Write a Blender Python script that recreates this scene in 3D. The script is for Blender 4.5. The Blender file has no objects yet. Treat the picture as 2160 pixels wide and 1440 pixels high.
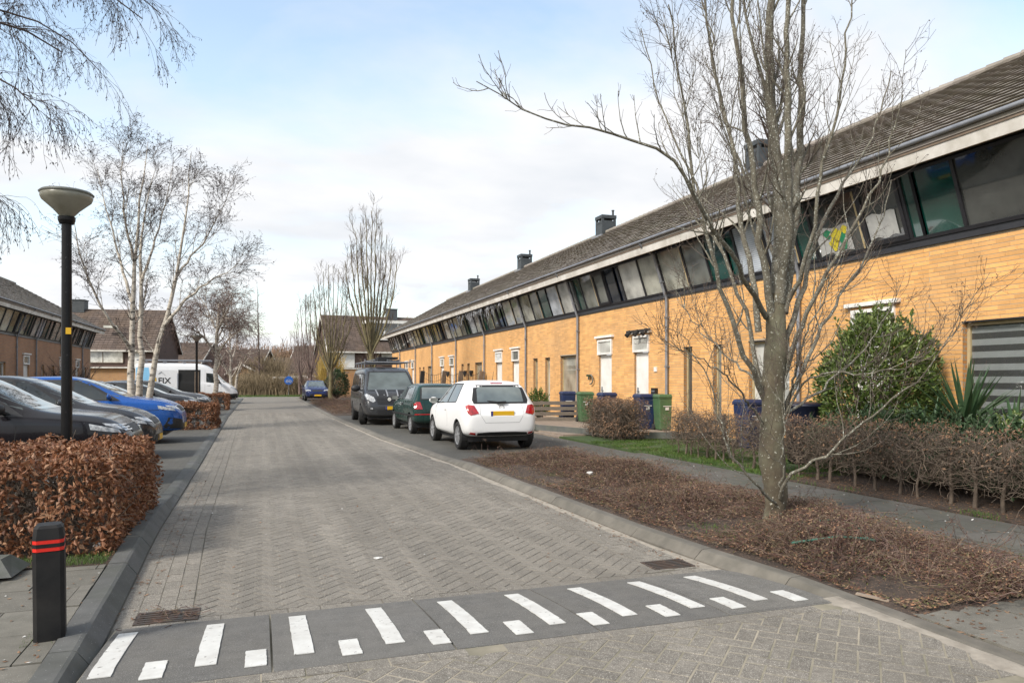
import bpy, bmesh, math, random
import numpy as np
from mathutils import Vector, Matrix, noise as mnoise
from mathutils.bvhtree import BVHTree
from mathutils.geometry import delaunay_2d_cdt

rng = np.random.default_rng(7)
random.seed(7)
R = math.radians
SC = bpy.context.scene
COL = SC.collection

# ------------------------------------------------------------------ camera
EYE = 1.55
FPX = 1537.0
VX, HY = 552.0, 800.0                       # street vanishing point and horizon in the 2160 px photo
YAW = math.atan((1080 - VX) / FPX)
SN, CS = math.sin(YAW), math.cos(YAW)
cd = bpy.data.cameras.new('camera')
cam = bpy.data.objects.new('camera', cd)
COL.objects.link(cam)
SC.camera = cam
cam.location = (0, 0, EYE)
cam.rotation_euler = (R(90), 0, -YAW)
cd.sensor_width = 36
cd.lens = 36 * FPX / 2160
cd.shift_y = (HY - 720) / 2160
cd.clip_end = 6000
cd.clip_start = 0.05

# ------------------------------------------------------------------ light
SUN_AZ, SUN_EL = R(-118), R(40)             # azimuth measured from +Y towards +X
w = bpy.data.worlds.new('World')
SC.world = w
w.use_nodes = True
nt = w.node_tree
nt.nodes.clear()
def N(t, ty, **kw):
    n = t.nodes.new(ty)
    for k, v in kw.items():
        if k.startswith('i_'):
            key = k[2:]
            key = int(key) if key.isdigit() else key.replace('_', ' ')
            n.inputs[key].default_value = v
        else:
            setattr(n, k, v)
    return n
sky = N(nt, 'ShaderNodeTexSky', sky_type='NISHITA', sun_disc=False, sun_elevation=SUN_EL,
        sun_rotation=SUN_AZ, altitude=0, air_density=1.0, dust_density=1.6, ozone_density=1.2)
tc = N(nt, 'ShaderNodeTexCoord')
sep = N(nt, 'ShaderNodeSeparateXYZ')
nt.links.new(tc.outputs['Generated'], sep.inputs[0])
zz = N(nt, 'ShaderNodeMath', operation='ADD', i_1=0.22)
nt.links.new(sep.outputs[2], zz.inputs[0])
zm = N(nt, 'ShaderNodeMath', operation='MAXIMUM', i_1=0.05)
nt.links.new(zz.outputs[0], zm.inputs[0])
dx = N(nt, 'ShaderNodeMath', operation='DIVIDE'); dy = N(nt, 'ShaderNodeMath', operation='DIVIDE')
nt.links.new(sep.outputs[0], dx.inputs[0]); nt.links.new(zm.outputs[0], dx.inputs[1])
nt.links.new(sep.outputs[1], dy.inputs[0]); nt.links.new(zm.outputs[0], dy.inputs[1])
cmb = N(nt, 'ShaderNodeCombineXYZ')
nt.links.new(dx.outputs[0], cmb.inputs[0]); nt.links.new(dy.outputs[0], cmb.inputs[1])
mp = N(nt, 'ShaderNodeMapping')
mp.inputs['Location'].default_value = (3.1, 1.75, 0)
mp.inputs['Scale'].default_value = (0.85, 1.25, 1)
mp.inputs['Rotation'].default_value = (0, 0, 0.5)
nt.links.new(cmb.outputs[0], mp.inputs[0])
n1 = N(nt, 'ShaderNodeTexNoise', i_Scale=1.15, i_Detail=9.0, i_Roughness=0.52, i_Distortion=0.35)
nt.links.new(mp.outputs[0], n1.inputs['Vector'])
r1 = N(nt, 'ShaderNodeValToRGB')
r1.color_ramp.elements[0].position = 0.38; r1.color_ramp.elements[0].color = (0.12, 0.12, 0.12, 1)
r1.color_ramp.elements[1].position = 0.60; r1.color_ramp.elements[1].color = (1, 1, 1, 1)
nt.links.new(n1.outputs['Fac'], r1.inputs[0])
# hazy, whiter towards the horizon all round
hz = N(nt, 'ShaderNodeMapRange', i_1=0.02, i_2=0.42, i_3=0.38, i_4=0.0)
nt.links.new(sep.outputs[2], hz.inputs[0])
ad = N(nt, 'ShaderNodeMath', operation='ADD', use_clamp=True)
nt.links.new(r1.outputs[0], ad.inputs[0]); nt.links.new(hz.outputs[0], ad.inputs[1])
n2 = N(nt, 'ShaderNodeTexNoise', i_Scale=2.6, i_Detail=5.0, i_Roughness=0.5)
nt.links.new(mp.outputs[0], n2.inputs['Vector'])
cc = N(nt, 'ShaderNodeValToRGB')
cc.color_ramp.elements[0].position = 0.3; cc.color_ramp.elements[0].color = (5.1, 5.3, 5.6, 1)
cc.color_ramp.elements[1].position = 0.62; cc.color_ramp.elements[1].color = (6.15, 6.18, 6.28, 1)
nt.links.new(n2.outputs['Fac'], cc.inputs[0])
gain = N(nt, 'ShaderNodeMix', data_type='RGBA', blend_type='MULTIPLY')
gain.inputs[0].default_value = 1.0
gain.inputs[7].default_value = (2.35, 2.22, 1.92, 1)
nt.links.new(sky.outputs[0], gain.inputs[6])
mx = N(nt, 'ShaderNodeMix', data_type='RGBA')
nt.links.new(ad.outputs[0], mx.inputs[0]); nt.links.new(gain.outputs[2], mx.inputs[6]); nt.links.new(cc.outputs[0], mx.inputs[7])
bg = N(nt, 'ShaderNodeBackground', i_Strength=0.10)
nt.links.new(mx.outputs[2], bg.inputs[0])
wo = N(nt, 'ShaderNodeOutputWorld')
nt.links.new(bg.outputs[0], wo.inputs[0])

sl = bpy.data.lights.new('sun', 'SUN')
sl.energy = 2.5
sl.angle = R(10.0)
sl.color = (1.0, 0.95, 0.88)
so = bpy.data.objects.new('sun', sl)
COL.objects.link(so)
sd = Vector((math.sin(SUN_AZ) * math.cos(SUN_EL), math.cos(SUN_AZ) * math.cos(SUN_EL), math.sin(SUN_EL)))
so.rotation_euler = sd.to_track_quat('Z', 'Y').to_euler()
so.location = (-30, -20, 40)
SC.view_settings.view_transform = 'Standard'
SC.view_settings.look = 'None'
SC.view_settings.gamma = 1
SC.view_settings.use_curve_mapping = False
SC.view_settings.exposure = 0.74
SC.cycles.max_bounces = 6
SC.cycles.transparent_max_bounces = 8

# ------------------------------------------------------------------ helpers
def W(x, y, D):
    "point seen at photo pixel (x, y) at depth D along the view axis"
    L = (x - 1080) / FPX * D
    return (L * CS + D * SN, D * CS - L * SN, EYE - (y - HY) * D / FPX)
def Yx(x, X):
    "Y at which the plane X=const is seen in photo column x"
    k = (x - 1080) / FPX
    return (X * CS - k * X * SN) / (k * CS + SN)

WT = {}                                      # world translation of each object, for parts given in world coordinates
def link(o, parent=None, world=True):
    COL.objects.link(o)
    if parent is not None:
        o.parent = parent
        if world:
            o.matrix_parent_inverse = Matrix.Translation(-WT.get(parent.name, Vector((0, 0, 0))))
    WT[o.name] = Vector((0, 0, 0)) if world else WT[o.name] if o.name in WT else Vector((0, 0, 0))
    return o
def tag(o, label=None, cat=None, group=None, kind=None):
    if label: o['label'] = label
    if cat: o['category'] = cat
    if group: o['group'] = group
    if kind: o['kind'] = kind
    return o
def thing(name, label, cat, loc=(0, 0, 0), group=None, rz=0):
    o = bpy.data.objects.new(name, None)
    o.empty_display_size = 0.2
    COL.objects.link(o)
    o.location = loc
    o.rotation_euler = (0, 0, rz)
    WT[o.name] = Vector(loc)
    return tag(o, label, cat, group)
def copy_tree(o, parent=None):
    c = o.copy()
    COL.objects.link(c)
    if parent is not None: c.parent = parent
    for ch in o.children: copy_tree(ch, c)
    return c

BOXF = np.array([[0, 3, 2, 1], [4, 5, 6, 7], [0, 1, 5, 4], [1, 2, 6, 5], [2, 3, 7, 6], [3, 0, 4, 7]])
class MB:
    "collects geometry for one mesh"
    def __init__(s): s.v = []; s.f = {}; s.n = 0; s.smooth = False
    def add(s, v, f):
        v = np.asarray(v, float).reshape(-1, 3)
        s.v.append(v)
        if isinstance(f, np.ndarray):
            s.f.setdefault(f.shape[1], []).append(f + s.n)
        else:
            for q in f: s.f.setdefault(len(q), []).append(np.array([q]) + s.n)
        s.n += len(v)
        return s
    def box(s, x0, x1, y0, y1, z0, z1):
        return s.hexa([(x0, y0, z0), (x1, y0, z0), (x1, y1, z0), (x0, y1, z0), (x0, y0, z1), (x1, y0, z1), (x1, y1, z1), (x0, y1, z1)])
    def hexa(s, p): return s.add(p, BOXF.copy())
    def boxes(s, b):
        b = np.asarray(b, float).reshape(-1, 6)
        if len(b) == 0: return s
        x0, x1, y0, y1, z0, z1 = b.T
        v = np.stack([np.stack(c, -1) for c in ((x0, y0, z0), (x1, y0, z0), (x1, y1, z0), (x0, y1, z0), (x0, y0, z1), (x1, y0, z1), (x1, y1, z1), (x0, y1, z1))], 1)
        f = (BOXF[None] + 8 * np.arange(len(b))[:, None, None]).reshape(-1, 4)
        return s.add(v.reshape(-1, 3), f)
    def beam(s, p, q, wd, ht, up=(0, 0, 1)):
        p, q = Vector(p), Vector(q); t = (q - p).normalized()
        u = t.cross(Vector(up)).normalized() * wd / 2; v = u.normalized().cross(t) * ht / 2
        c = [p - u - v, p + u - v, q + u - v, q - u - v, p - u + v, p + u + v, q + u + v, q - u + v]
        return s.hexa([tuple(a) for a in c])
    def tubes(s, P, Rr, n=5):
        "P (N,K,3) polylines with radii (N,K)"
        P = np.asarray(P, float); Rr = np.asarray(Rr, float)
        if P.ndim == 2: P = P[None]; Rr = Rr[None]
        Nn, K, _ = P.shape
        T = np.gradient(P, axis=1); T /= np.linalg.norm(T, axis=2, keepdims=True) + 1e-9
        m = np.abs(P[:, -1] - P[:, 0]); ref = np.zeros((Nn, 1, 3)); ref[np.arange(Nn), 0, m.argmin(1)] = 1
        U = np.cross(T, ref); U /= np.linalg.norm(U, axis=2, keepdims=True) + 1e-9
        V = np.cross(T, U)
        a = np.arange(n) * 2 * math.pi / n
        ring = P[:, :, None] + Rr[:, :, None, None] * (np.cos(a)[None, None, :, None] * U[:, :, None] + np.sin(a)[None, None, :, None] * V[:, :, None])
        i = np.arange(n); j = (i + 1) % n
        k = np.arange(K - 1)[:, None] * n
        q = np.stack([k + i, k + j, k + n + j, k + n + i], -1).reshape(-1, 4)
        f = (q[None] + (np.arange(Nn) * K * n)[:, None, None]).reshape(-1, 4)
        s.add(ring.reshape(-1, 3), f)
        return s
    def rod(s, p, q, r, n=8, r2=None):
        s.tubes([p, q], [r, r2 if r2 is not None else r], n)
        b = s.n - 2 * n
        s.f.setdefault(n, []).append(np.array([[b + i for i in range(n)][::1], [b + n + i for i in range(n)][::-1]]))
        return s
    def lathe(s, prof, n=24, c=(0, 0, 0), axis='z'):
        prof = np.asarray(prof, float); a = np.arange(n) * 2 * math.pi / n
        r, h = prof[:, 0][:, None], prof[:, 1][:, None]
        A, B, H = r * np.cos(a), r * np.sin(a), h + 0 * a
        v = {'z': (A, B, H), 'x': (H, A, B), 'y': (B, H, A)}[axis]
        v = np.stack(v, -1).reshape(-1, 3) + np.array(c)
        i = np.arange(n); j = (i + 1) % n; k = np.arange(len(prof) - 1)[:, None] * n
        return s.add(v, np.stack([k + i, k + j, k + n + j, k + n + i], -1).reshape(-1, 4))
    def prism(s, poly, z0, z1):
        n = len(poly)
        v = [(x, y, z0) for x, y in poly] + [(x, y, z1) for x, y in poly]
        s.add(v, [tuple(range(n))[::-1], tuple(range(n, 2 * n))] + [(i, (i + 1) % n, n + (i + 1) % n, n + i) for i in range(n)])
        return s
    def leaves(s, c, d, u, ln, wd, fold=0.25):
        "folded diamond leaves: centres c, direction d, side u, length, width"
        c, d, u = map(np.asarray, (c, d, u)); ln = np.asarray(ln)[:, None]; wd = np.asarray(wd)[:, None]
        nn = np.cross(d, u)
        base, tip = c - d * ln / 2, c + d * ln / 2
        l = c + u * wd / 2 + nn * wd * fold; r_ = c - u * wd / 2 + nn * wd * fold
        v = np.stack([base, l, tip, r_], 1).reshape(-1, 3)
        k = np.arange(len(c)) * 4
        f = np.stack([np.stack([k, k + 1, k + 2], 1), np.stack([k, k + 2, k + 3], 1)], 1).reshape(-1, 3)
        return s.add(v, f)
    def mesh(s, name):
        me = bpy.data.meshes.new(name)
        v = np.concatenate(s.v) if s.v else np.zeros((0, 3))
        me.vertices.add(len(v)); me.vertices.foreach_set('co', v.ravel())
        loops, tot = [], []
        for k, fl in s.f.items():
            a = np.concatenate(fl); loops.append(a.ravel()); tot.append(np.full(len(a), k))
        if loops:
            lp = np.concatenate(loops); tt = np.concatenate(tot)
            me.loops.add(len(lp)); me.loops.foreach_set('vertex_index', lp.astype(np.int32))
            me.polygons.add(len(tt))
            st = np.concatenate([[0], np.cumsum(tt)[:-1]])
            me.polygons.foreach_set('loop_start', st.astype(np.int32))
            me.polygons.foreach_set('use_smooth', np.full(len(tt), s.smooth))
        me.update(calc_edges=True)
        return me
    def build(s, name, mat, parent=None, kind=None, world=True, smooth=None, label=None):
        if smooth is not None: s.smooth = smooth
        me = s.mesh(name)
        if mat is not None: me.materials.append(mat)
        o = bpy.data.objects.new(name, me)
        link(o, parent, world)
        if kind: o['kind'] = kind
        if label: o['label'] = label
        return o
def inst(name, me, loc, parent=None, rz=0, world=True):
    o = bpy.data.objects.new(name, me)
    COL.objects.link(o)
    if parent is not None:
        o.parent = parent
        if world: o.matrix_parent_inverse = Matrix.Translation(-WT.get(parent.name, Vector((0, 0, 0))))
    o.location = loc
    o.rotation_euler = (0, 0, rz)
    return o
def bevel(o, wd, seg=2, ang=0.6):
    m = o.modifiers.new('bevel', 'BEVEL'); m.width = wd; m.segments = seg; m.limit_method = 'ANGLE'; m.angle_limit = ang
    return o

# ------------------------------------------------------------------ materials
def material(name): 
    m = bpy.data.materials.new(name); m.use_nodes = True
    t = m.node_tree; t.nodes.clear()
    out = N(t, 'ShaderNodeOutputMaterial'); b = N(t, 'ShaderNodeBsdfPrincipled')
    t.links.new(b.outputs[0], out.inputs[0])
    return m, t, b
def srf(name, col, rough=0.8, col2=None, scale=4.0, detail=6.0, var=0.25, island=0.0, icols=None, bump=0.0, bscale=60.0,
        metal=0.0, coat=0.0, spec=0.5, speck=None, dirt=None, trans=0.0, bdist=0.01, stretch=None, streak=None):
    """weathered surface: noise between col and col2, optional random tone per piece, fine specks, low-frequency stains, bump"""
    m, t, b = material(name); L = t.links.new
    geo = N(t, 'ShaderNodeTexCoord')
    src = geo.outputs['Object']
    if stretch:
        mpn = N(t, 'ShaderNodeMapping'); mpn.inputs['Scale'].default_value = stretch; L(src, mpn.inputs[0]); src = mpn.outputs[0]
    if col2 is None: col2 = tuple(c * (1 - var) for c in col)
    nz = N(t, 'ShaderNodeTexNoise', i_Scale=scale, i_Detail=detail, i_Roughness=0.6); L(src, nz.inputs['Vector'])
    rp = N(t, 'ShaderNodeValToRGB')
    rp.color_ramp.elements[0].position = 0.32; rp.color_ramp.elements[0].color = (*col2, 1)
    rp.color_ramp.elements[1].position = 0.66; rp.color_ramp.elements[1].color = (*col, 1)
    L(nz.outputs['Fac'], rp.inputs[0]); cur = rp.outputs[0]
    if island or icols:
        g = N(t, 'ShaderNodeNewGeometry'); oi = N(t, 'ShaderNodeObjectInfo')
        s_ = N(t, 'ShaderNodeMath', operation='ADD'); L(g.outputs['Random Per Island'], s_.inputs[0]); L(oi.outputs['Random'], s_.inputs[1])
        fr = N(t, 'ShaderNodeMath', operation='FRACT'); L(s_.outputs[0], fr.inputs[0])
        if icols:
            ir = N(t, 'ShaderNodeValToRGB'); ir.color_ramp.interpolation = 'LINEAR'
            while len(ir.color_ramp.elements) < len(icols): ir.color_ramp.elements.new(0.5)
            for i, c in enumerate(icols):
                ir.color_ramp.elements[i].position = i / (len(icols) - 1); ir.color_ramp.elements[i].color = (*c, 1)
            L(fr.outputs[0], ir.inputs[0])
            mm = N(t, 'ShaderNodeMix', data_type='RGBA', blend_type='MIX'); mm.inputs[0].default_value = 0.75
            L(cur, mm.inputs[6]); L(ir.outputs[0], mm.inputs[7]); cur = mm.outputs[2]
        if island:
            mr = N(t, 'ShaderNodeMapRange', i_3=1 - island, i_4=1 + island); L(fr.outputs[0], mr.inputs[0])
            mm = N(t, 'ShaderNodeMix', data_type='RGBA', blend_type='MULTIPLY'); mm.inputs[0].default_value = 1
            L(cur, mm.inputs[6]); L(mr.outputs[0], mm.inputs[7]); cur = mm.outputs[2]
    if speck:                                # (colour, scale, threshold)
        v = N(t, 'ShaderNodeTexNoise', i_Scale=speck[1], i_Detail=2.0); L(geo.outputs['Object'], v.inputs['Vector'])
        sr = N(t, 'ShaderNodeValToRGB'); sr.color_ramp.elements[0].position = speck[2]; sr.color_ramp.elements[1].position = speck[2] + 0.05
        sr.color_ramp.elements[0].color = (0, 0, 0, 1); sr.color_ramp.elements[1].color = (1, 1, 1, 1)
        L(v.outputs['Fac'], sr.inputs[0])
        mm = N(t, 'ShaderNodeMix', data_type='RGBA'); L(sr.outputs[0], mm.inputs[0]); L(cur, mm.inputs[6]); mm.inputs[7].default_value = (*speck[0], 1); cur = mm.outputs[2]
    if dirt:                                 # (colour, scale, amount)
        gp = N(t, 'ShaderNodeNewGeometry')
        v = N(t, 'ShaderNodeTexNoise', i_Scale=dirt[1], i_Detail=8.0, i_Roughness=0.65); L(gp.outputs['Position'], v.inputs['Vector'])
        sr = N(t, 'ShaderNodeMapRange', i_1=0.42, i_2=0.72, i_3=0.0, i_4=dirt[2]); L(v.outputs['Fac'], sr.inputs[0])
        mm = N(t, 'ShaderNodeMix', data_type='RGBA'); L(sr.outputs[0], mm.inputs[0]); L(cur, mm.inputs[6]); mm.inputs[7].default_value = (*dirt[0], 1); cur = mm.outputs[2]
    if streak:                               # (mapping scale, strength): long stains and wheel wear
        gp = N(t, 'ShaderNodeNewGeometry'); mq = N(t, 'ShaderNodeMapping'); mq.inputs['Scale'].default_value = streak[0]; L(gp.outputs['Position'], mq.inputs[0])
        v = N(t, 'ShaderNodeTexNoise', i_Scale=1.0, i_Detail=7.0, i_Roughness=0.62); L(mq.outputs[0], v.inputs['Vector'])
        sr = N(t, 'ShaderNodeMapRange', i_1=0.35, i_2=0.65, i_3=1 - streak[1], i_4=1 + streak[1] * .4); L(v.outputs['Fac'], sr.inputs[0])
        mm = N(t, 'ShaderNodeMix', data_type='RGBA', blend_type='MULTIPLY'); mm.inputs[0].default_value = 1; L(cur, mm.inputs[6]); L(sr.outputs[0], mm.inputs[7]); cur = mm.outputs[2]
    L(cur, b.inputs['Base Color'])
    b.inputs['Roughness'].default_value = rough; b.inputs['Metallic'].default_value = metal
    b.inputs['Coat Weight'].default_value = coat; b.inputs['Coat Roughness'].default_value = 0.04
    b.inputs['Specular IOR Level'].default_value = spec
    if bump:
        bn = N(t, 'ShaderNodeTexNoise', i_Scale=bscale, i_Detail=6.0, i_Roughness=0.6); L(geo.outputs['Object'], bn.inputs['Vector'])
        bp = N(t, 'ShaderNodeBump', i_Strength=bump, i_Distance=bdist); L(bn.outputs['Fac'], bp.inputs['Height']); L(bp.outputs[0], b.inputs['Normal'])
    if trans:
        tr = N(t, 'ShaderNodeBsdfTranslucent'); L(cur, tr.inputs[0])
        ms = N(t, 'ShaderNodeMixShader', i_0=trans); o = [x for x in t.nodes if x.type == 'OUTPUT_MATERIAL'][0]
        L(b.outputs[0], ms.inputs[1]); L(tr.outputs[0], ms.inputs[2]); L(ms.outputs[0], o.inputs[0])
    return m
def bricktex(name, c1, c2, mortar, bw, bh, ms, axes='yz', rough=0.85, off=0.5, bump=0.6, dirt=None):
    "brick pattern for surfaces whose bricks are too far off to tell apart"
    m, t, b = material(name); L = t.links.new
    g = N(t, 'ShaderNodeNewGeometry'); sp = N(t, 'ShaderNodeSeparateXYZ'); L(g.outputs['Position'], sp.inputs[0])
    cb = N(t, 'ShaderNodeCombineXYZ')
    for i, a in enumerate(axes): L(sp.outputs['xyz'.index(a)], cb.inputs[i])
    br = N(t, 'ShaderNodeTexBrick', offset=off); br.inputs['Scale'].default_value = 1
    br.inputs['Color1'].default_value = (*c1, 1); br.inputs['Color2'].default_value = (*c2, 1); br.inputs['Mortar'].default_value = (*mortar, 1)
    br.inputs['Brick Width'].default_value = bw; br.inputs['Row Height'].default_value = bh; br.inputs['Mortar Size'].default_value = ms
    L(cb.outputs[0], br.inputs['Vector']); cur = br.outputs['Color']
    nz = N(t, 'ShaderNodeTexNoise', i_Scale=0.8, i_Detail=8.0, i_Roughness=0.65); L(g.outputs['Position'], nz.inputs['Vector'])
    mr = N(t, 'ShaderNodeMapRange', i_1=0.3, i_2=0.7, i_3=0.8, i_4=1.15); L(nz.outputs['Fac'], mr.inputs[0])
    mm = N(t, 'ShaderNodeMix', data_type='RGBA', blend_type='MULTIPLY'); mm.inputs[0].default_value = 1; L(cur, mm.inputs[6]); L(mr.outputs[0], mm.inputs[7])
    n2 = N(t, 'ShaderNodeTexNoise', i_Scale=40, i_Detail=4.0); L(g.outputs['Position'], n2.inputs['Vector'])
    m2 = N(t, 'ShaderNodeMapRange', i_1=0.3, i_2=0.7, i_3=0.85, i_4=1.12); L(n2.outputs['Fac'], m2.inputs[0])
    m3 = N(t, 'ShaderNodeMix', data_type='RGBA', blend_type='MULTIPLY'); m3.inputs[0].default_value = 1; L(mm.outputs[2], m3.inputs[6]); L(m2.outputs[0], m3.inputs[7])
    L(m3.outputs[2], b.inputs['Base Color']); b.inputs['Roughness'].default_value = rough
    bp = N(t, 'ShaderNodeBump', i_Strength=bump, i_Distance=0.006); bp.invert = True; L(br.outputs['Fac'], bp.inputs['Height']); L(bp.outputs[0], b.inputs['Normal'])
    return m
def paint(name, col, rough=0.25, metal=0.0, coat=1.0, flake=0.0):
    "car paint with faint road dust low down"
    m, t, b = material(name); L = t.links.new
    g = N(t, 'ShaderNodeTexCoord'); sp = N(t, 'ShaderNodeSeparateXYZ'); L(g.outputs['Object'], sp.inputs[0])
    nz = N(t, 'ShaderNodeTexNoise', i_Scale=7.0, i_Detail=8.0, i_Roughness=0.7); L(g.outputs['Object'], nz.inputs['Vector'])
    mr = N(t, 'ShaderNodeMapRange', i_1=0.25, i_2=0.75, i_3=0.2, i_4=0.0); L(sp.outputs[2], mr.inputs[0])
    ml = N(t, 'ShaderNodeMath', operation='MULTIPLY'); L(mr.outputs[0], ml.inputs[0]); L(nz.outputs['Fac'], ml.inputs[1])
    mm = N(t, 'ShaderNodeMix', data_type='RGBA'); L(ml.outputs[0], mm.inputs[0]); mm.inputs[6].default_value = (*col, 1); mm.inputs[7].default_value = (0.16, 0.145, 0.12, 1)
    L(mm.outputs[2], b.inputs['Base Color'])
    r2 = N(t, 'ShaderNodeMapRange', i_1=0.3, i_2=0.7, i_3=rough * 0.8, i_4=rough * 1.4); L(nz.outputs['Fac'], r2.inputs[0]); L(r2.outputs[0], b.inputs['Roughness'])
    b.inputs['Metallic'].default_value = metal; b.inputs['Coat Weight'].default_value = coat * .38; b.inputs['Coat Roughness'].default_value = 0.05; b.inputs['Specular IOR Level'].default_value = 0.22
    return m
def glass(name, col, rough=0.03, wave=None, spec=0.9, coat=1.0):
    "window pane: what is behind it (dark room, curtain, blind) as tone, with a clear reflecting face"
    m, t, b = material(name); L = t.links.new
    b.inputs['Roughness'].default_value = rough; b.inputs['Specular IOR Level'].default_value = spec
    b.inputs['Coat Weight'].default_value = coat; b.inputs['Coat Roughness'].default_value = 0.02
    g = N(t, 'ShaderNodeTexCoord')
    nz = N(t, 'ShaderNodeTexNoise', i_Scale=1.7, i_Detail=3.0); L(g.outputs['Object'], nz.inputs['Vector'])
    rp = N(t, 'ShaderNodeValToRGB'); rp.color_ramp.elements[0].color = (*[c * 0.45 for c in col], 1); rp.color_ramp.elements[1].color = (*col, 1)
    rp.color_ramp.elements[0].position = 0.3; rp.color_ramp.elements[1].position = 0.65
    L(nz.outputs['Fac'], rp.inputs[0]); cur = rp.outputs[0]
    if wave:                                  # curtain folds or blind slats: (axis, scale, strength)
        wv = N(t, 'ShaderNodeTexWave', wave_type='BANDS', bands_direction=wave[0], i_Scale=wave[1], i_Distortion=wave[3] if len(wave) > 3 else 0.6)
        L(g.outputs['Object'], wv.inputs['Vector'])
        mr = N(t, 'ShaderNodeMapRange', i_3=1 - wave[2], i_4=1.1); L(wv.outputs['Fac'], mr.inputs[0])
        mm = N(t, 'ShaderNodeMix', data_type='RGBA', blend_type='MULTIPLY'); mm.inputs[0].default_value = 1; L(cur, mm.inputs[6]); L(mr.outputs[0], mm.inputs[7]); cur = mm.outputs[2]
    L(cur, b.inputs['Base Color'])
    return m

M = {}
M['brick'] = srf('orange_brick', (0.70, 0.375, 0.132), 0.85, (0.64, 0.335, 0.110), 30, island=0.16, bump=0.25, bscale=90, streak=((1, 1.6, .22), .14), dirt=((0.47, 0.31, 0.17), 0.7, 0.4))
M['mortar'] = srf('grey_mortar', (0.46, 0.37, 0.26), 0.95, var=0.25, scale=20, bump=0.2)
M['brick_far'] = bricktex('orange_brickwork', (0.71, 0.368, 0.118), (0.65, 0.325, 0.10), (0.46, 0.35, 0.21), 0.30, 0.075, 0.010)
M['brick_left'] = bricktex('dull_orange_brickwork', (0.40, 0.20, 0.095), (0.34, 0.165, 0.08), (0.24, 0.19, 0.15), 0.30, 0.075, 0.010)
M['brick_x'] = bricktex('orange_brickwork_gable', (0.50, 0.25, 0.075), (0.43, 0.20, 0.06), (0.26, 0.22, 0.17), 0.30, 0.075, 0.012, 'xz')
M['brick_brown'] = bricktex('brown_brickwork', (0.12, 0.062, 0.045), (0.095, 0.05, 0.04), (0.09, 0.08, 0.07), 0.22, 0.07, 0.010, 'xz')
M['reveal'] = bricktex('reveal_brickwork', (0.46, 0.22, 0.065), (0.38, 0.17, 0.05), (0.28, 0.24, 0.18), 0.12, 0.075, 0.010, 'xz')
M['black'] = srf('black_frame', (0.022, 0.022, 0.026), 0.4, var=0.3, scale=9)
M['white'] = srf('white_paint', (0.74, 0.73, 0.70), 0.5, (0.64, 0.63, 0.59), 3, dirt=((0.42, 0.40, 0.35), 2.0, 0.35))
M['fascia'] = srf('off_white_fascia', (0.74, 0.71, 0.66), 0.6, (0.52, 0.49, 0.43), 2.5, dirt=((0.28, 0.25, 0.2), 1.5, 0.5))
M['browntrim'] = srf('brown_trim', (0.19, 0.14, 0.10), 0.7, var=0.4, scale=5)
M['zinc'] = srf('zinc', (0.27, 0.28, 0.30), 0.5, (0.17, 0.18, 0.20), 4, metal=0.3)
M['slate'] = srf('chimney_zinc', (0.062, 0.070, 0.074), 0.6, (0.042, 0.048, 0.052), 3, metal=0.2)
M['tile'] = srf('roof_tile', (0.27, 0.24, 0.212), 0.85, (0.20, 0.178, 0.157), 2, island=0.07, bump=0.3, bscale=50, dirt=((0.20, 0.19, 0.13), 0.7, 0.5))
M['tile_dark'] = srf('dark_roof_tile', (0.115, 0.086, 0.07), 0.85, (0.075, 0.056, 0.047), 5, island=0.25, dirt=((0.16, 0.10, 0.05), 0.5, 0.3))
M['greenpanel'] = glass('green_glass_panel', (0.006, 0.055, 0.042), 0.06)
M['navypanel'] = glass('navy_glass_panel', (0.006, 0.012, 0.026), 0.06)
M['pane_dark'] = glass('dark_pane', (0.07, 0.075, 0.07))
M['pane_grey'] = glass('grey_pane', (0.22, 0.23, 0.21))
M['pane_curtain'] = glass('curtained_pane', (0.52, 0.52, 0.44), wave=('Y', 9, 0.35, 1.5))
M['pane_net'] = glass('net_curtain_pane', (0.62, 0.62, 0.57), wave=('Y', 14, 0.25, 2.0))
M['pane_white'] = glass('white_blind_pane', (0.55, 0.60, 0.66), wave=('Z', 7, 0.22, 0.2))
M['pane_blind'] = glass('slat_blind_pane', (0.42, 0.39, 0.31), wave=('Z', 12, 0.35, 0.1))
M['blind_light'] = srf('light_blind_band', (0.23, 0.25, 0.245), 0.6, var=0.1)
M['blind_dark'] = srf('dark_blind_band', (0.045, 0.047, 0.046), 0.6, var=0.15)
M['woodframe'] = srf('pale_wood_frame', (0.46, 0.36, 0.20), 0.6, var=0.25, scale=8)
M['paver'] = srf('paving_brick', (0.215, 0.195, 0.163), 0.9, (0.125, 0.113, 0.095), 28, island=0.15, bump=0.5, bscale=130, bdist=0.006, streak=((1.5, .10, 1), .22), speck=((0.44, 0.41, 0.36), 170, 0.585), dirt=((0.15, 0.135, 0.11), 0.6, 0.6))
M['joint'] = srf('sandy_joint', (0.34, 0.30, 0.235), 0.95, (0.20, 0.18, 0.135), 1.6, dirt=((0.08, 0.085, 0.045), 2.2, 0.75))
M['paver_far'] = bricktex('paving_far', (0.225, 0.203, 0.170), (0.19, 0.171, 0.143), (0.13, 0.12, 0.10), 0.21, 0.105, 0.012, 'xy')
M['paver_dark'] = bricktex('dark_paving', (0.092, 0.088, 0.077), (0.077, 0.073, 0.064), (0.06, 0.06, 0.048), 0.21, 0.105, 0.008, 'xy')
M['slab'] = srf('concrete_slab', (0.165, 0.154, 0.130), 0.9, (0.115, 0.108, 0.09), 7, island=0.13, bump=0.4, bscale=120, bdist=0.004, speck=((0.34, 0.33, 0.30), 160, 0.66), dirt=((0.09, 0.088, 0.07), 1.3, 0.5))
M['joint_dark'] = srf('mossy_joint', (0.085, 0.082, 0.062), 0.95, (0.05, 0.055, 0.035), 3)
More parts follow.
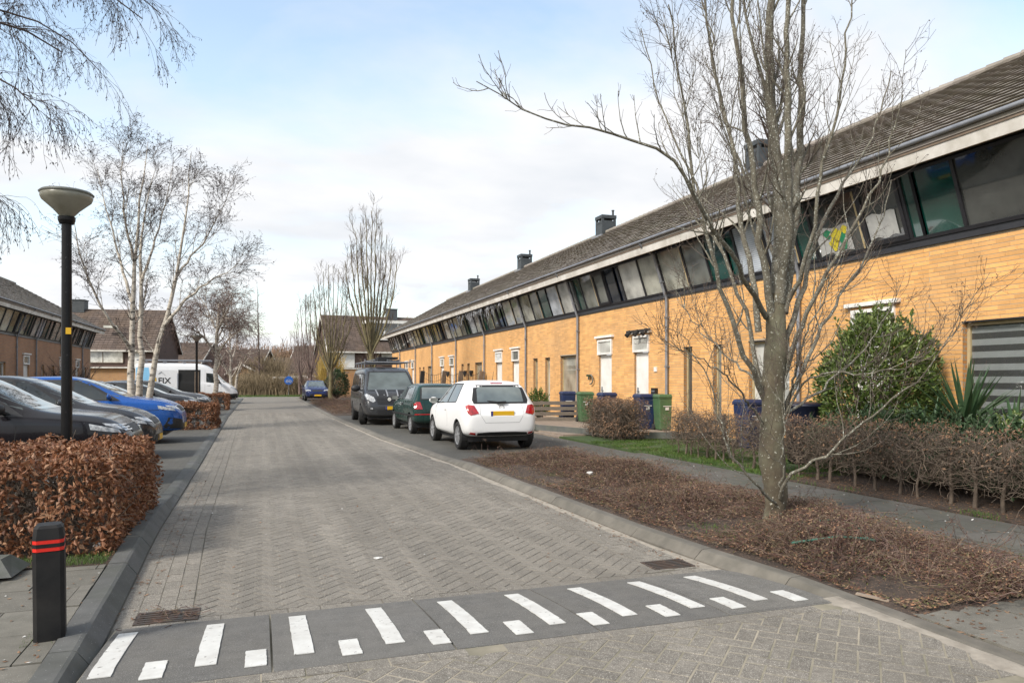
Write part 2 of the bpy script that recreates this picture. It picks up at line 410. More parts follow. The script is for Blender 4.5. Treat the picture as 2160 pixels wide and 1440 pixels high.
M['joint_road'] = srf('road_joint', (0.16, 0.145, 0.115), 0.95, (0.075, 0.07, 0.052), 1.1, dirt=((0.30, 0.265, 0.21), 0.7, 0.6))
M['slabdark'] = srf('mossy_slab', (0.105, 0.098, 0.086), 0.9, (0.075, 0.07, 0.062), 6, island=0.14, bump=0.4, bscale=100, bdist=0.004, speck=((0.27, 0.27, 0.25), 120, 0.69), dirt=((0.06, 0.068, 0.04), 1.1, 0.55))
M['kerb'] = srf('kerb_concrete', (0.165, 0.15, 0.125), 0.85, (0.105, 0.096, 0.08), 5, island=0.10, bump=0.4, bscale=90, bdist=0.005, dirt=((0.10, 0.095, 0.075), 1.3, 0.5))
M['kerbdark'] = srf('dark_kerb_concrete', (0.105, 0.105, 0.10), 0.8, (0.07, 0.07, 0.066), 5, island=0.12, bump=0.35, bscale=90, bdist=0.004, speck=((0.24, 0.25, 0.24), 70, 0.68), dirt=((0.05, 0.06, 0.03), 0.9, 0.4))
M['hump'] = srf('ramp_slab', (0.135, 0.130, 0.12), 0.85, (0.095, 0.092, 0.085), 8, island=0.1, bump=1.0, bscale=170, bdist=0.006, speck=((0.26, 0.255, 0.24), 170, 0.60), dirt=((0.15, 0.14, 0.12), 1.5, 0.5))
M['marking'] = srf('road_marking', (0.60, 0.60, 0.57), 0.65, (0.48, 0.47, 0.44), 9, speck=((0.22, 0.21, 0.19), 34, 0.655), bump=0.2)
M['sand'] = srf('sand', (0.33, 0.295, 0.245), 0.95, (0.22, 0.195, 0.16), 10, bump=0.4, bscale=60)
M['soil'] = srf('soil', (0.075, 0.052, 0.038), 0.95, (0.038, 0.028, 0.022), 9, bump=1.0, bscale=25, bdist=0.03, speck=((0.19, 0.12, 0.075), 55, 0.62))
M['grassg'] = srf('lawn_ground', (0.055, 0.09, 0.022), 0.95, (0.03, 0.05, 0.015), 6, bump=0.8, bscale=40, bdist=0.02)
M['ground'] = srf('ground', (0.10, 0.10, 0.05), 0.95, (0.07, 0.055, 0.035), 0.3)
M['grass'] = srf('grass_blade', (0.10, 0.17, 0.03), 0.7, (0.06, 0.11, 0.02), 2, island=0.35, trans=0.3)
M['iron'] = srf('cast_iron', (0.07, 0.065, 0.06), 0.6, (0.10, 0.06, 0.04), 20, bump=0.4, metal=0.4)
M['blackpole'] = srf('black_pole', (0.009, 0.009, 0.010), 0.35, spec=0.25, var=0.3, scale=12, speck=((0.05, 0.05, 0.05), 40, 0.68))
M['bollard'] = srf('black_plastic', (0.010, 0.010, 0.011), 0.55, spec=0.2, col2=(0.018, 0.018, 0.018), scale=7, bump=0.25, bscale=80, bdist=0.003, dirt=((0.045, 0.04, 0.036), 4, 0.3))
M['red'] = srf('red_reflector', (0.62, 0.02, 0.012), 0.35, var=0.15)
M['yellow'] = srf('yellow_plate', (0.72, 0.42, 0.01), 0.45, var=0.1)
M['lampglass'] = srf('lamp_diffuser', (0.44, 0.43, 0.36), 0.3, (0.34, 0.33, 0.26), 6, trans=0.35)
M['lampcap'] = srf('lamp_cap', (0.17, 0.18, 0.16), 0.5, var=0.3)
M['leaf_beech'] = srf('dry_beech_leaf', (0.24, 0.085, 0.028), 0.6, island=0.25, icols=[(0.09, 0.035, 0.018), (0.23, 0.085, 0.034), (0.30, 0.13, 0.06), (0.16, 0.065, 0.03), (0.44, 0.27, 0.16), (0.12, 0.048, 0.024), (0.20, 0.10, 0.05)], trans=0.2)
M['leaf_beech_dull'] = srf('withered_leaf', (0.22, 0.12, 0.06), 0.7, island=0.25, icols=[(0.11, 0.055, 0.035), (0.22, 0.12, 0.065), (0.14, 0.08, 0.05), (0.32, 0.20, 0.12), (0.10, 0.065, 0.045)], trans=0.15)
M['twig'] = srf('hedge_twig', (0.15, 0.115, 0.085), 0.85, (0.075, 0.056, 0.042), 12, island=0.3)
M['twig_red'] = srf('reddish_stem', (0.13, 0.06, 0.045), 0.8, (0.08, 0.04, 0.03), 12, island=0.4, icols=[(0.075, 0.034, 0.028), (0.12, 0.062, 0.048), (0.055, 0.032, 0.027), (0.24, 0.18, 0.14), (0.09, 0.04, 0.032), (0.09, 0.085, 0.045), (0.13, 0.10, 0.075)])
M['bedleaf'] = srf('ground_cover_leaf', (0.16, 0.08, 0.045), 0.8, island=0.3, icols=[(0.09, 0.034, 0.026), (0.16, 0.07, 0.046), (0.06, 0.08, 0.022), (0.34, 0.24, 0.15), (0.09, 0.045, 0.03), (0.07, 0.10, 0.025), (0.065, 0.036, 0.026), (0.24, 0.12, 0.06), (0.19, 0.14, 0.09)])
M['laurel'] = srf('laurel_leaf', (0.07, 0.13, 0.03), 0.38, island=0.2, icols=[(0.055, 0.09, 0.018), (0.11, 0.165, 0.035), (0.19, 0.24, 0.06), (0.07, 0.11, 0.025), (0.27, 0.31, 0.11)], trans=0.2, spec=0.6)
M['yucca'] = srf('yucca_leaf', (0.065, 0.12, 0.055), 0.45, (0.035, 0.075, 0.032), 5, island=0.3)
M['deepgreen'] = srf('conifer_leaf', (0.035, 0.07, 0.025), 0.7, island=0.35)
M['bark'] = srf('lichen_bark', (0.125, 0.10, 0.064), 0.9, (0.06, 0.048, 0.032), 7, stretch=(1, 1, 0.35), bump=0.7, bscale=35, bdist=0.012, speck=((0.44, 0.43, 0.36), 38, 0.655), dirt=((0.20, 0.21, 0.14), 3.0, 0.5))
M['bark_up'] = srf('grey_limb_bark', (0.175, 0.16, 0.122), 0.9, (0.085, 0.075, 0.055), 16, bump=0.4, bscale=50, speck=((0.40, 0.41, 0.36), 60, 0.60))
M['twigdark'] = srf('dark_twig', (0.115, 0.085, 0.065), 0.85, (0.06, 0.045, 0.038), 20)
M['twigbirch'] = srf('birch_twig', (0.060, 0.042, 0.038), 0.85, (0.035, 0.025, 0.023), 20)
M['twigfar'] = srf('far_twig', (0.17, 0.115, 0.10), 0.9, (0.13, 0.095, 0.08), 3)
M['twiggreen'] = srf('green_tinged_limb', (0.17, 0.145, 0.07), 0.9, (0.10, 0.085, 0.05), 3)
M['scrub'] = srf('dry_scrub', (0.21, 0.16, 0.095), 0.9, (0.13, 0.10, 0.06), 0.8, island=0.4)
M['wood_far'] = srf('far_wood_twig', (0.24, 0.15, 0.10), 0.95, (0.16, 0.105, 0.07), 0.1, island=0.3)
M['yellowtwig'] = srf('yellow_willow', (0.34, 0.23, 0.045), 0.9, (0.24, 0.17, 0.05), 2, island=0.3)
def birchbark():
    m, t, b = material('birch_bark'); L = t.links.new
    g = N(t, 'ShaderNodeTexCoord'); mpn = N(t, 'ShaderNodeMapping'); mpn.inputs['Scale'].default_value = (3, 3, 11); L(g.outputs['Object'], mpn.inputs[0])
    nz = N(t, 'ShaderNodeTexNoise', i_Scale=1.3, i_Detail=6.0, i_Roughness=0.65); L(mpn.outputs[0], nz.inputs['Vector'])
    rp = N(t, 'ShaderNodeValToRGB'); e = rp.color_ramp.elements
    e[0].position = 0.36; e[0].color = (0.035, 0.028, 0.024, 1); e[1].position = 0.47; e[1].color = (0.40, 0.355, 0.29, 1)
    q = e.new(0.7); q.color = (0.53, 0.49, 0.43, 1)
    L(nz.outputs['Fac'], rp.inputs[0]); L(rp.outputs[0], b.inputs['Base Color']); b.inputs['Roughness'].default_value = 0.8
    return m
M['birch'] = birchbark()
M['bin_blue'] = srf('blue_bin_plastic', (0.010, 0.022, 0.070), 0.45, (0.01, 0.022, 0.08), 5, dirt=((0.06, 0.06, 0.07), 3, 0.3))
M['tub'] = srf('navy_tub_plastic', (0.008, 0.011, 0.028), 0.4)
M['bin_green'] = srf('green_bin_plastic', (0.065, 0.135, 0.055), 0.45, (0.05, 0.105, 0.045), 5, dirt=((0.10, 0.11, 0.08), 3, 0.3))
M['rubber'] = srf('tyre_rubber', (0.018, 0.018, 0.018), 0.85, (0.03, 0.028, 0.026), 9)
M['alloy'] = srf('alloy', (0.42, 0.43, 0.44), 0.35, (0.32, 0.32, 0.33), 9, metal=0.5)
M['darkalloy'] = srf('dark_alloy', (0.05, 0.05, 0.052), 0.4, var=0.3, metal=0.3)
M['trimblack'] = srf('black_trim', (0.016, 0.016, 0.017), 0.55, var=0.25, scale=9)
M['carglass'] = glass('car_glass', (0.035, 0.042, 0.042), 0.02, spec=0.5, coat=0.4)
M['carglass_light'] = glass('light_car_glass', (0.17, 0.20, 0.19), 0.03)
M['screen'] = glass('windscreen_glass', (0.11, 0.135, 0.135), 0.03, spec=0.4, coat=0.25)
M['seam'] = srf('panel_gap', (0.01, 0.01, 0.01), 0.8)
M['seamwhite'] = srf('grey_panel_gap', (0.30, 0.30, 0.30), 0.8)
M['taillight'] = srf('red_lamp_lens', (0.42, 0.008, 0.008), 0.12, (0.22, 0.004, 0.006), 14, coat=1)
M['headlight'] = srf('clear_lamp_lens', (0.62, 0.63, 0.63), 0.12, (0.16, 0.17, 0.18), 16, coat=1, detail=3)
M['orange'] = srf('amber_lens', (0.5, 0.12, 0.01), 0.3)
M['chrome'] = srf('chrome', (0.6, 0.6, 0.6), 0.15, metal=1.0, var=0.1)
M['blueplate'] = srf('blue_plate_end', (0.01, 0.03, 0.25), 0.5)
M['p_white'] = paint('white_car_paint', (0.80, 0.80, 0.79), 0.3)
M['p_green'] = paint('dark_green_car_paint', (0.007, 0.032, 0.027), 0.25)
M['p_grey'] = paint('graphite_car_paint', (0.050, 0.052, 0.056), 0.28, 0.35)
M['p_black'] = paint('black_car_paint', (0.010, 0.009, 0.011), 0.2)
M['p_slate'] = paint('anthracite_car_paint', (0.036, 0.038, 0.042), 0.25, 0.3)
M['p_navy'] = paint('navy_car_paint', (0.012, 0.015, 0.034), 0.22)
M['p_dgrey'] = paint('dark_grey_car_paint', (0.03, 0.032, 0.037), 0.25, 0.3)
M['p_mgrey'] = paint('mid_grey_car_paint', (0.085, 0.088, 0.094), 0.28, 0.4)
M['p_blue'] = paint('bright_blue_car_paint', (0.012, 0.085, 0.33), 0.25, 0.25)
M['p_dblue'] = paint('dark_blue_car_paint', (0.014, 0.026, 0.10), 0.25, 0.2)
M['p_van'] = paint('white_van_paint', (0.72, 0.73, 0.74), 0.3)
M['skyblue'] = srf('pale_blue_sticker', (0.20, 0.48, 0.72), 0.4, (0.26, 0.55, 0.78), 2)
M['wood'] = srf('weathered_wood', (0.20, 0.165, 0.13), 0.9, (0.12, 0.10, 0.08), 5, stretch=(1, 1, 8), island=0.2, bump=0.4)
M['stone'] = srf('bluish_stone', (0.13, 0.13, 0.125), 0.85, (0.08, 0.085, 0.08), 4, bump=0.4, bscale=30, dirt=((0.05, 0.07, 0.03), 2, 0.5))
M['stonewarm'] = srf('warm_stone', (0.27, 0.215, 0.165), 0.85, (0.19, 0.15, 0.12), 4, bump=0.4, bscale=30)
M['hose'] = srf('green_hose', (0.05, 0.17, 0.12), 0.5, (0.08, 0.2, 0.15), 9)
M['litter'] = srf('white_litter', (0.62, 0.61, 0.58), 0.7)
M['gravel'] = srf('grey_gravel', (0.16, 0.15, 0.14), 0.9, island=0.5)
M['signblue'] = srf('blue_sign_face', (0.02, 0.14, 0.55), 0.4)

# ================================================================== GROUND, ROAD, KERBS
def XL(y): return float(np.interp(y, [2, 4.5, 8, 14, 32, 62], [-0.80, -0.86, -0.99, -1.05, -1.30, -1.38]))
def XR(y): return float(np.interp(y, [2, 4.5, 6, 13, 19, 31, 62], [3.60, 3.60, 3.45, 3.30, 2.92, 2.66, 2.62]))
def struct(name, mb, mat, parent=None):
    o = mb.build(name, mat, parent)
    if parent is None: o['kind'] = 'structure'
    return o
def strip(mb, ys, f0, f1, z0, z1):
    for a, b in zip(ys[:-1], ys[1:]):
        mb.hexa([(f0(a), a, z0), (f1(a), a, z0), (f1(b), b, z0), (f0(b), b, z0), (f0(a), a, z1), (f1(a), a, z1), (f1(b), b, z1), (f0(b), b, z1)])
    return mb
C_ = lambda v: (lambda y: v)

struct('ground', MB().add([(-900, -200, -0.06), (900, -200, -0.06), (900, 1600, -0.06), (-900, 1600, -0.06)], [(0, 1, 2, 3)]), M['ground'])

# --- road: herringbone paving bricks, each with its own edges
road = strip(MB(), [4.9, 6, 8, 10, 13, 16, 19, 23, 27, 31, 36], lambda y: XL(y) - 0.02, lambda y: XR(y) + 0.02, -0.05, -0.0045)
road = struct('road', road, M['joint_road'])
def clip(poly, a, b):
    "keep the part of poly left of the line a->b"
    out = []
    for i in range(len(poly)):
        p, q = poly[i], poly[(i + 1) % len(poly)]
        sp = (b[0] - a[0]) * (p[1] - a[1]) - (b[1] - a[1]) * (p[0] - a[0]); sq = (b[0] - a[0]) * (q[1] - a[1]) - (b[1] - a[1]) * (q[0] - a[0])
        if sp >= 0: out.append(p)
        if sp * sq < 0:
            t = sp / (sp - sq); out.append((p[0] + t * (q[0] - p[0]), p[1] + t * (q[1] - p[1])))
    return out
def area(p): return abs(sum(p[i][0] * p[(i + 1) % len(p)][1] - p[(i + 1) % len(p)][0] * p[i][1] for i in range(len(p)))) / 2
BW, BL = 0.105, 0.21
def herring(x0, x1, y0, y1, ang, lf, rf, yb, yt, zt, parent, nmax, zwob=0.0012, gap=.0035):
    """bricks in herringbone between the curves lf(y), rf(y) and the lines yb, yt; the nmax nearest whole ones are objects"""
    ca, sa = math.cos(ang), math.sin(ang); g = gap; cx, cy = (x0 + x1) / 2, (y0 + y1) / 2
    S = max(x1 - x0, y1 - y0) / BW * 0.75; K = int(S) + 2
    whole, cut = [], []
    r2 = ((x1 - x0) ** 2 + (y1 - y0) ** 2) / 4 + 1
    for j in range(-K, K):
        for i in range(-K, K):
            ox, oy = i + 2 * j, i - 2 * j
            wx, wy = cx + BW * (ox * ca - oy * sa), cy + BW * (ox * sa + oy * ca)
            if not (x0 - .5 < wx < x1 + .5 and y0 - .5 < wy < y1 + .5): continue
            for (a, b, c, d, o) in ((0, 0, 2, 1, 0), (0, 1, 1, 3, 1)):
                P = []
                for (px, py) in ((a * BW + g, b * BW + g), (c * BW - g, b * BW + g), (c * BW - g, d * BW - g), (a * BW + g, d * BW - g)):
                    u, v = ox * BW + px, oy * BW + py
                    P.append((cx + u * ca - v * sa, cy + u * sa + v * ca))
                mx_, my = sum(p[0] for p in P) / 4, sum(p[1] for p in P) / 4
                if not (y0 - .3 < my < y1 + .3): continue
                yl, yh = my - .15, my + .15
                Q = clip(P, (lf(yh), yh), (lf(yl), yl)); Q = clip(Q, (rf(yl), yl), (rf(yh), yh)) if Q else Q
                Q = clip(Q, (-50, yb), (50, yb)) if Q else Q; Q = clip(Q, (50, yt), (-50, yt)) if Q else Q
                if len(Q) < 3 or area(Q) < 0.0008: continue
                if len(Q) == 4 and area(Q) > BW * BL * 0.86: whole.append((mx_, my, o))
                else: cut.append(Q)
    whole.sort(key=lambda q: q[0] ** 2 + q[1] ** 2)
    base = MB()
    hx, hy = BL / 2 - g, BW / 2 - g; e = 0.0022
    base.add([(-hx, -hy, -.04), (hx, -hy, -.04), (hx, hy, -.04), (-hx, hy, -.04), (-hx, -hy, -e), (hx, -hy, -e), (hx, hy, -e), (-hx, hy, -e),
              (-hx + e, -hy + e, 0), (hx - e, -hy + e, 0), (hx - e, hy - e, 0), (-hx + e, hy - e, 0)],
             [(0, 1, 5, 4), (1, 2, 6, 5), (2, 3, 7, 6), (3, 0, 4, 7), (4, 5, 9, 8), (5, 6, 10, 9), (6, 7, 11, 10), (7, 4, 8, 11), (8, 9, 10, 11)])
    me = base.mesh('brick'); me.materials.append(M['paver'])
    bv = np.concatenate(base.v); bf = np.concatenate(base.f[4])
    rest = []
    for k, (x, y, o) in enumerate(whole):
        th = ang + (math.pi / 2 if o else 0) + rng.normal() * 0.006
        z = zt + rng.normal() * zwob * .5
        if k < nmax:
            ob = inst('brick', me, (x, y, z), parent, th); ob.rotation_euler = (rng.normal() * .0025, rng.normal() * .0025, th)
        else: rest.append((x, y, z, th))
    rs = np.array(rest); mb = MB()
    if len(rs):
        c, s_ = np.cos(rs[:, 3])[:, None], np.sin(rs[:, 3])[:, None]
        tx, ty = rng.normal(0, .003, (len(rs), 1)), rng.normal(0, .003, (len(rs), 1))
        V = np.stack([rs[:, 0:1] + bv[:, 0] * c - bv[:, 1] * s_, rs[:, 1:2] + bv[:, 0] * s_ + bv[:, 1] * c, rs[:, 2:3] + bv[:, 2] + bv[:, 0] * tx + bv[:, 1] * ty], -1)
        mb.add(V.reshape(-1, 3), (bf[None] + 12 * np.arange(len(rs))[:, None, None]).reshape(-1, 4))
    for Q in cut: mb.prism(Q[::-1] if False else Q, zt - .04, zt + rng.normal() * zwob * .3)
    o = mb.build('brick_field', M['paver'], parent, kind='stuff')
    return o
gl = lambda y: XL(y) + 0.46
gr = lambda y: XR(y) - 0.46
herring(-0.7, 3.4, 5.0, 35.5, R(45), gl, gr, 5.17, 35.5, 0.0, road, 210)
# straight gutter courses along both kerbs
gb = MB()
for side, fn, sg in ((0, XL, 1), (1, XR, -1)):
    for k in range(4):
        y = 5.1 + (k % 2) * 0.1
        while y < 35.4:
            h = 0.0046; x0 = fn(y) + sg * (0.008 + k * 0.112); x1 = fn(y) + sg * (0.008 + (k + 1) * 0.112 - 0.007)
            dx_ = fn(y + .21) - fn(y); xa, xb = min(x0, x1), max(x0, x1)
            z = -0.0008 * (3 - k) + rng.normal() * .0008
            gb.hexa([(xa, y, -.04), (xb, y, -.04), (xb + dx_, y + .203, -.04), (xa + dx_, y + .203, -.04), (xa, y, z), (xb, y, z), (xb + dx_, y + .203, z), (xa + dx_, y + .203, z)])
            y += 0.21
gb.build('gutter_bricks', M['paver'], road, kind='stuff')
# soldier course next to the ramp
sb = MB(); x = XL(5.1)
while x < XR(5.1) - .02:
    sb.box(x + .004, min(x + .206, XR(5.1) - .004), 5.065, 5.162, -.04, rng.normal() * .0015); x += .21
sb.build('edge_bricks', M['paver'], road, kind='stuff')
struct('far_road', strip(MB(), [35.5, 42, 50, 62.2], XL, XR, -0.05, -0.002), M['paver_far'])
struct('cross_road', MB().box(-60, 60, 62.2, 68.4, -0.05, -0.004), M['paver_far'])

# --- raised crossing in the foreground
plateau = struct('raised_crossing', MB().box(-0.83, 3.6, 1.5, 3.83, -0.05, 0.0880), M['joint'])
herring(-0.9, 3.7, 2.6, 3.9, R(45), lambda y: XL(y) + .01, lambda y: XR(y) - .01, 2.6, 3.72, 0.090, plateau, 90, 0.0008, .0048)
sb = MB(); x = XL(3.8)
while x < 3.56:
    sb.box(x + .004, min(x + .206, 3.595), 3.726, 3.824, 0.03, .090 + rng.normal() * .0015); x += .21
sb.build('edge_bricks', M['paver'], plateau, kind='stuff')

RZ = lambda y: 0.086 * math.sin(min(1, max(0, (5.06 - y) / 1.22)) * math.pi / 2) + 0.004
hump = thing('traffic_ramp', 'dark grey ribbed slab ramp with white stripes crossing the brick street', 'speed ramp', (1.4, 4.4, 0))
MB().hexa([(XL(4.4), 3.835, -.04), (3.57, 3.835, -.04), (3.57, 5.05, -.04), (XL(4.4), 5.05, -.04), (XL(4.4), 3.835, RZ(3.835) - .006), (3.57, 3.835, RZ(3.835) - .006), (3.57, 5.05, RZ(5.05) - .004), (XL(4.4), 5.05, RZ(5.05) - .004)]).build('bedding', M['joint'], hump)
hb = [XL(4.4) + .01, 0.05, 1.0, 1.86, 2.75, 3.57]
for a, b in zip(hb[:-1], hb[1:]):
    m_ = MB(); y0, y1 = 3.833, 5.055
    yy_ = np.linspace(y0, y1, 10); v = [p for y in yy_ for p in ((a + .006, y, -.04), (b - .006, y, -.04), (b - .006, y, RZ(y)), (a + .006, y, RZ(y)))]
    m_.add(v, [(4 * i + j, 4 * i + (j + 1) % 4, 4 * i + 4 + (j + 1) % 4, 4 * i + 4 + j)[::-1] for i in range(9) for j in range(4)] + [(0, 1, 2, 3), (39, 38, 37, 36)])
    n = int((b - a) / .026) if a > 2.5 else 0
    for i in range(n):
        xx = a + .02 + i * (b - a - .04) / n; yr = np.linspace(y0 + .02, y1 - .01, 9)
        v = [p for y in yr for p in ((xx, y, RZ(y)), (xx + .004, y, RZ(y) + .003), (xx + .010, y, RZ(y) + .003), (xx + .014, y, RZ(y)))]
        m_.add(v, [(4 * k + q, 4 * k + q + 1, 4 * k + q + 5, 4 * k + q + 4) for k in range(8) for q in range(3)])
    m_.build('slab', M['hump'], hump)
def stripe(x0, x1, ya, yb):
    m_ = MB(); n = 15; ys = np.linspace(ya, yb, n); v = []
    for i, y in enumerate(ys):
        j1, j2 = rng.normal(0, .0014, 2)
        v += [(x0 + j1, y, RZ(y) + .0065), (x1 + j2, y, RZ(y) + .0065), (x0 + j1, y, RZ(y) + .002), (x1 + j2, y, RZ(y) + .002)]
    f = []
    for i in range(n - 1):
        a = 4 * i; b = a + 4
        f += [(a, a + 1, b + 1, b), (a + 2, a, b, b + 2), (a + 1, a + 3, b + 3, b + 1)]
    f += [(0, 2, 3, 1), (4 * n - 4, 4 * n - 3, 4 * n - 1, 4 * n - 2)]
    m_.add(v, f); m_.build('stripe', M['marking'], hump)
for k in range(-2, 7):
    xc = .215 + .486 * k
    stripe(xc - .052, xc + .052, 4.03, 4.89)
    if xc + .243 < 3.4: stripe(xc + .190, xc + .295, 3.93, 4.18)

# --- kerbs: stone by stone
def kerbrun(name, fn, sg, y0, y1, mat, hp, wk, ln=1.0):
    root = bpy.data.objects.new(name, None); COL.objects.link(root); root['kind'] = 'structure'; WT[root.name] = Vector((0, 0, 0))
    y = y0
    while y < y1:
        L_ = ln if y < 40 else 2.0
        a, b = y + .004, y + L_ - .004
        v = []
        jz = rng.normal() * .002
        for yy in (a, b):
            h_ = float(np.interp(yy, *hp)); prof = [(0, -.06), (0, .015), (.07, h_ - .007), (.09, h_), (wk, h_), (wk, -.06)]
            for (dx_, z) in prof: v.append((fn(yy) - sg * dx_, yy, z + (jz if z > 0 else 0)))
        n = len(prof); f = [tuple(range(n)), tuple(range(2 * n - 1, n - 1, -1))] + [(i, n + i, n + (i + 1) % n, (i + 1) % n) for i in range(n)]
        if sg < 0: f = [q[::-1] for q in f]
        MB().add(v, f).build('kerb_stone', mat, root)
        y += L_
    return root
kerbrun('left_kerb', XL, 1, 2.4, 62, M['kerbdark'], ([0, 9.6, 10.6, 70], [.115, .115, .055, .055]), .20)
kerbrun('right_kerb', XR, -1, 2.4, 62, M['kerb'], ([0, 4.2, 5.2, 12.4, 13.2, 70], [.10, .10, .09, .09, .05, .05]), .18)

XLi = lambda y: XL(y) - .202
XRi = lambda y: XR(y) + .182
struct('parking_bay_left', strip(MB(), [10.1, 14, 20, 32, 62.2], C_(-12.6), XLi, -.05, .030), M['paver_dark'])
struct('parking_bay_right', strip(MB(), [13.1, 16, 19, 24, 31.2], XRi, C_(7.28), -.05, .030), M['paver_dark'])
struct('parking_bay_far', strip(MB(), [49.5, 55, 58.5], XRi, C_(7.28), -.05, .030), M['paver_dark'])
def slabs(name, xs, ys, zt, mat, base, poly=None, stag=0):
    root = struct(name, MB().box(xs[0], xs[-1], ys[0], ys[-1], -.05, zt - .012) if poly is None else MB().prism(poly, -.05, zt - .012), base)
    for j in range(len(ys) - 1):
        for i in range(len(xs) - 1):
            off = stag * (j % 2) * (xs[1] - xs[0]) / 2
            q = [(xs[i] + off, ys[j]), (xs[i + 1] + off, ys[j]), (xs[i + 1] + off, ys[j + 1]), (xs[i] + off, ys[j + 1])]
            g = .005; q = [(q[0][0] + g, q[0][1] + g), (q[1][0] - g, q[1][1] + g), (q[2][0] - g, q[2][1] - g), (q[3][0] + g, q[3][1] - g)]
            if poly is not None:
                for a in range(len(poly)): q = clip(q, poly[a], poly[(a + 1) % len(poly)]) if len(q) > 2 else []
            if len(q) < 3 or area(q) < .004: continue
            MB().prism(q, -.02, zt + rng.normal() * .0025).build('slab', mat, root)
    return root
slabs('pavement_left', [-4.92 + .62 * k for k in range(8)], [2.3 + .5 * k for k in range(10)], .106, M['slab'], M['joint_dark'],
      [(-4.3, 2.3), (-1.01, 2.3), (-1.07, 4.5), (-1.15, 6.42), (-4.3, 6.42)], 1)
slabs('pavement_right', [3.85 + .6 * k for k in range(9)], [1.9 + .6 * k for k in range(5)], .086, M['slab'], M['joint_dark'],
      [(3.79, 2.0), (8.2, 2.0), (8.2, 3.5), (3.79, 3.5)])
slabs('footpath', [5.09 + .38 * k for k in range(8)], [3.4 + .6 * k for k in range(18)], .062, M['slabdark'], M['joint_dark'],
      [(5.35, 3.5), (7.34, 3.5), (7.30, 13.1), (5.92, 13.1)], 1)
struct('hedge_soil_left', strip(MB(), [6.43, 8, 10.1], C_(-9), lambda y: XL(y) - .203, -.05, .098), M['soil'])
def mound(name, x0f, x1f, y0, y1, nx, ny, z0, hgt, mat, seed=0):
    "uneven soil surface, highest in its middle"
    v = []; 
    for j in range(ny + 1):
        y = y0 + (y1 - y0) * j / ny
        for i in range(nx + 1):
            u = i / nx; x = x0f(y) + (x1f(y) - x0f(y)) * u
            e = min(1, 5 * min(u, 1 - u, j / ny * (y1 - y0) / 2, (1 - j / ny) * (y1 - y0) / 2))
            v.append((x, y, z0 + hgt * e * (0.6 + 0.8 * mnoise.noise((x * 1.3, y * 1.3, seed))) + .012 * mnoise.noise((x * 9, y * 9, seed))))
    f = [(j * (nx + 1) + i, j * (nx + 1) + i + 1, (j + 1) * (nx + 1) + i + 1, (j + 1) * (nx + 1) + i) for j in range(ny) for i in range(nx)]
    return struct(name, MB().add(v, f), mat), np.array(v)
bedL = lambda y: XRi(y)
bedR = lambda y: float(np.interp(y, [3.4, 4.2, 5, 6, 9, 13.1], [5.15, 5.6, 5.8, 5.85, 5.88, 5.9]))
bedZ0, bed_v = mound('planting_bed', bedL, bedR, 3.42, 13.1, 26, 96, .078, .08, M['soil'])
mound('planting_bed_far', XRi, C_(7.5), 31.2, 49.5, 14, 40, .04, .10, M['soil'], 3)
mound('planting_bed_end', XRi, C_(7.5), 58.5, 62.2, 10, 10, .04, .10, M['soil'], 5)
struct('front_garden_grass', strip(MB(), [3.98, 8, 12, 17.6], C_(7.35), C_(11.0), -.05, .065), M['grassg'])
struct('hedge_soil_right', strip(MB(), [3.98, 6, 9.4], C_(7.345), C_(10.9), -.05, .078), M['soil'])
struct('front_garden_paving', strip(MB(), [17.6, 24, 31, 64.7], C_(7.35), C_(11.0), -.05, .06), M['stonewarm'])
struct('left_garden', MB().box(-22, -12.6, 30, 62, -.05, .10), M['grassg'])
# sand swept against the right kerb, thin uneven drifts
sd_ = MB(); v = []; ys = np.arange(4.6, 30, .12)
for y in ys:
    wv = .05 + .12 * max(0, mnoise.noise((y * .9, 3, 0)) + .35) * (1 if y < 14 else .5)
    wv += .025 * mnoise.noise((y * 7, 1, 0))
    if y < 5.1: wv = .05
    v += [(XR(y) - .002, y, .0045), (XR(y) - wv * .5, y, .003), (XR(y) - wv, y, -.004)]
n = len(ys); f = []
for i in range(n - 1):
    a = 3 * i; b = a + 3; f += [(a, b, b + 1, a + 1), (a + 1, b + 1, b + 2, a + 2)]
sd_.add(v, f); o = struct('kerb_sand', sd_, M['sand']); o['kind'] = 'stuff'; tag(o, 'pale sand swept along the right kerb of the street', 'sand')
v = []; m_ = MB(); ys = np.arange(2.2, 3.95, .025)
for y in ys:
    n_ = mnoise.noise((y * 1.7, 7, 0)) + .5 * mnoise.noise((y * 6, 7, 3)) + .25 * mnoise.noise((y * 21, 7, 5))
    a_ = .05 + .09 * n_; b_ = .035 + .03 * n_; h_ = .004 * n_
    v += [(3.60 - a_, y, .0893), (3.60 - a_ * .4, y, .0915 + h_), (3.60 + b_, y, .093 + h_), (3.60 + b_ + .05, y, .0905)]
m_.add(v, [(4 * i + q, 4 * i + q + 1, 4 * i + q + 5, 4 * i + q + 4) for i in range(len(ys) - 1) for q in range(3)])
o = m_.build('sand_patch', M['sand'], kind='stuff'); tag(o, 'sand spilled over the flush kerb at the bottom right', 'sand')

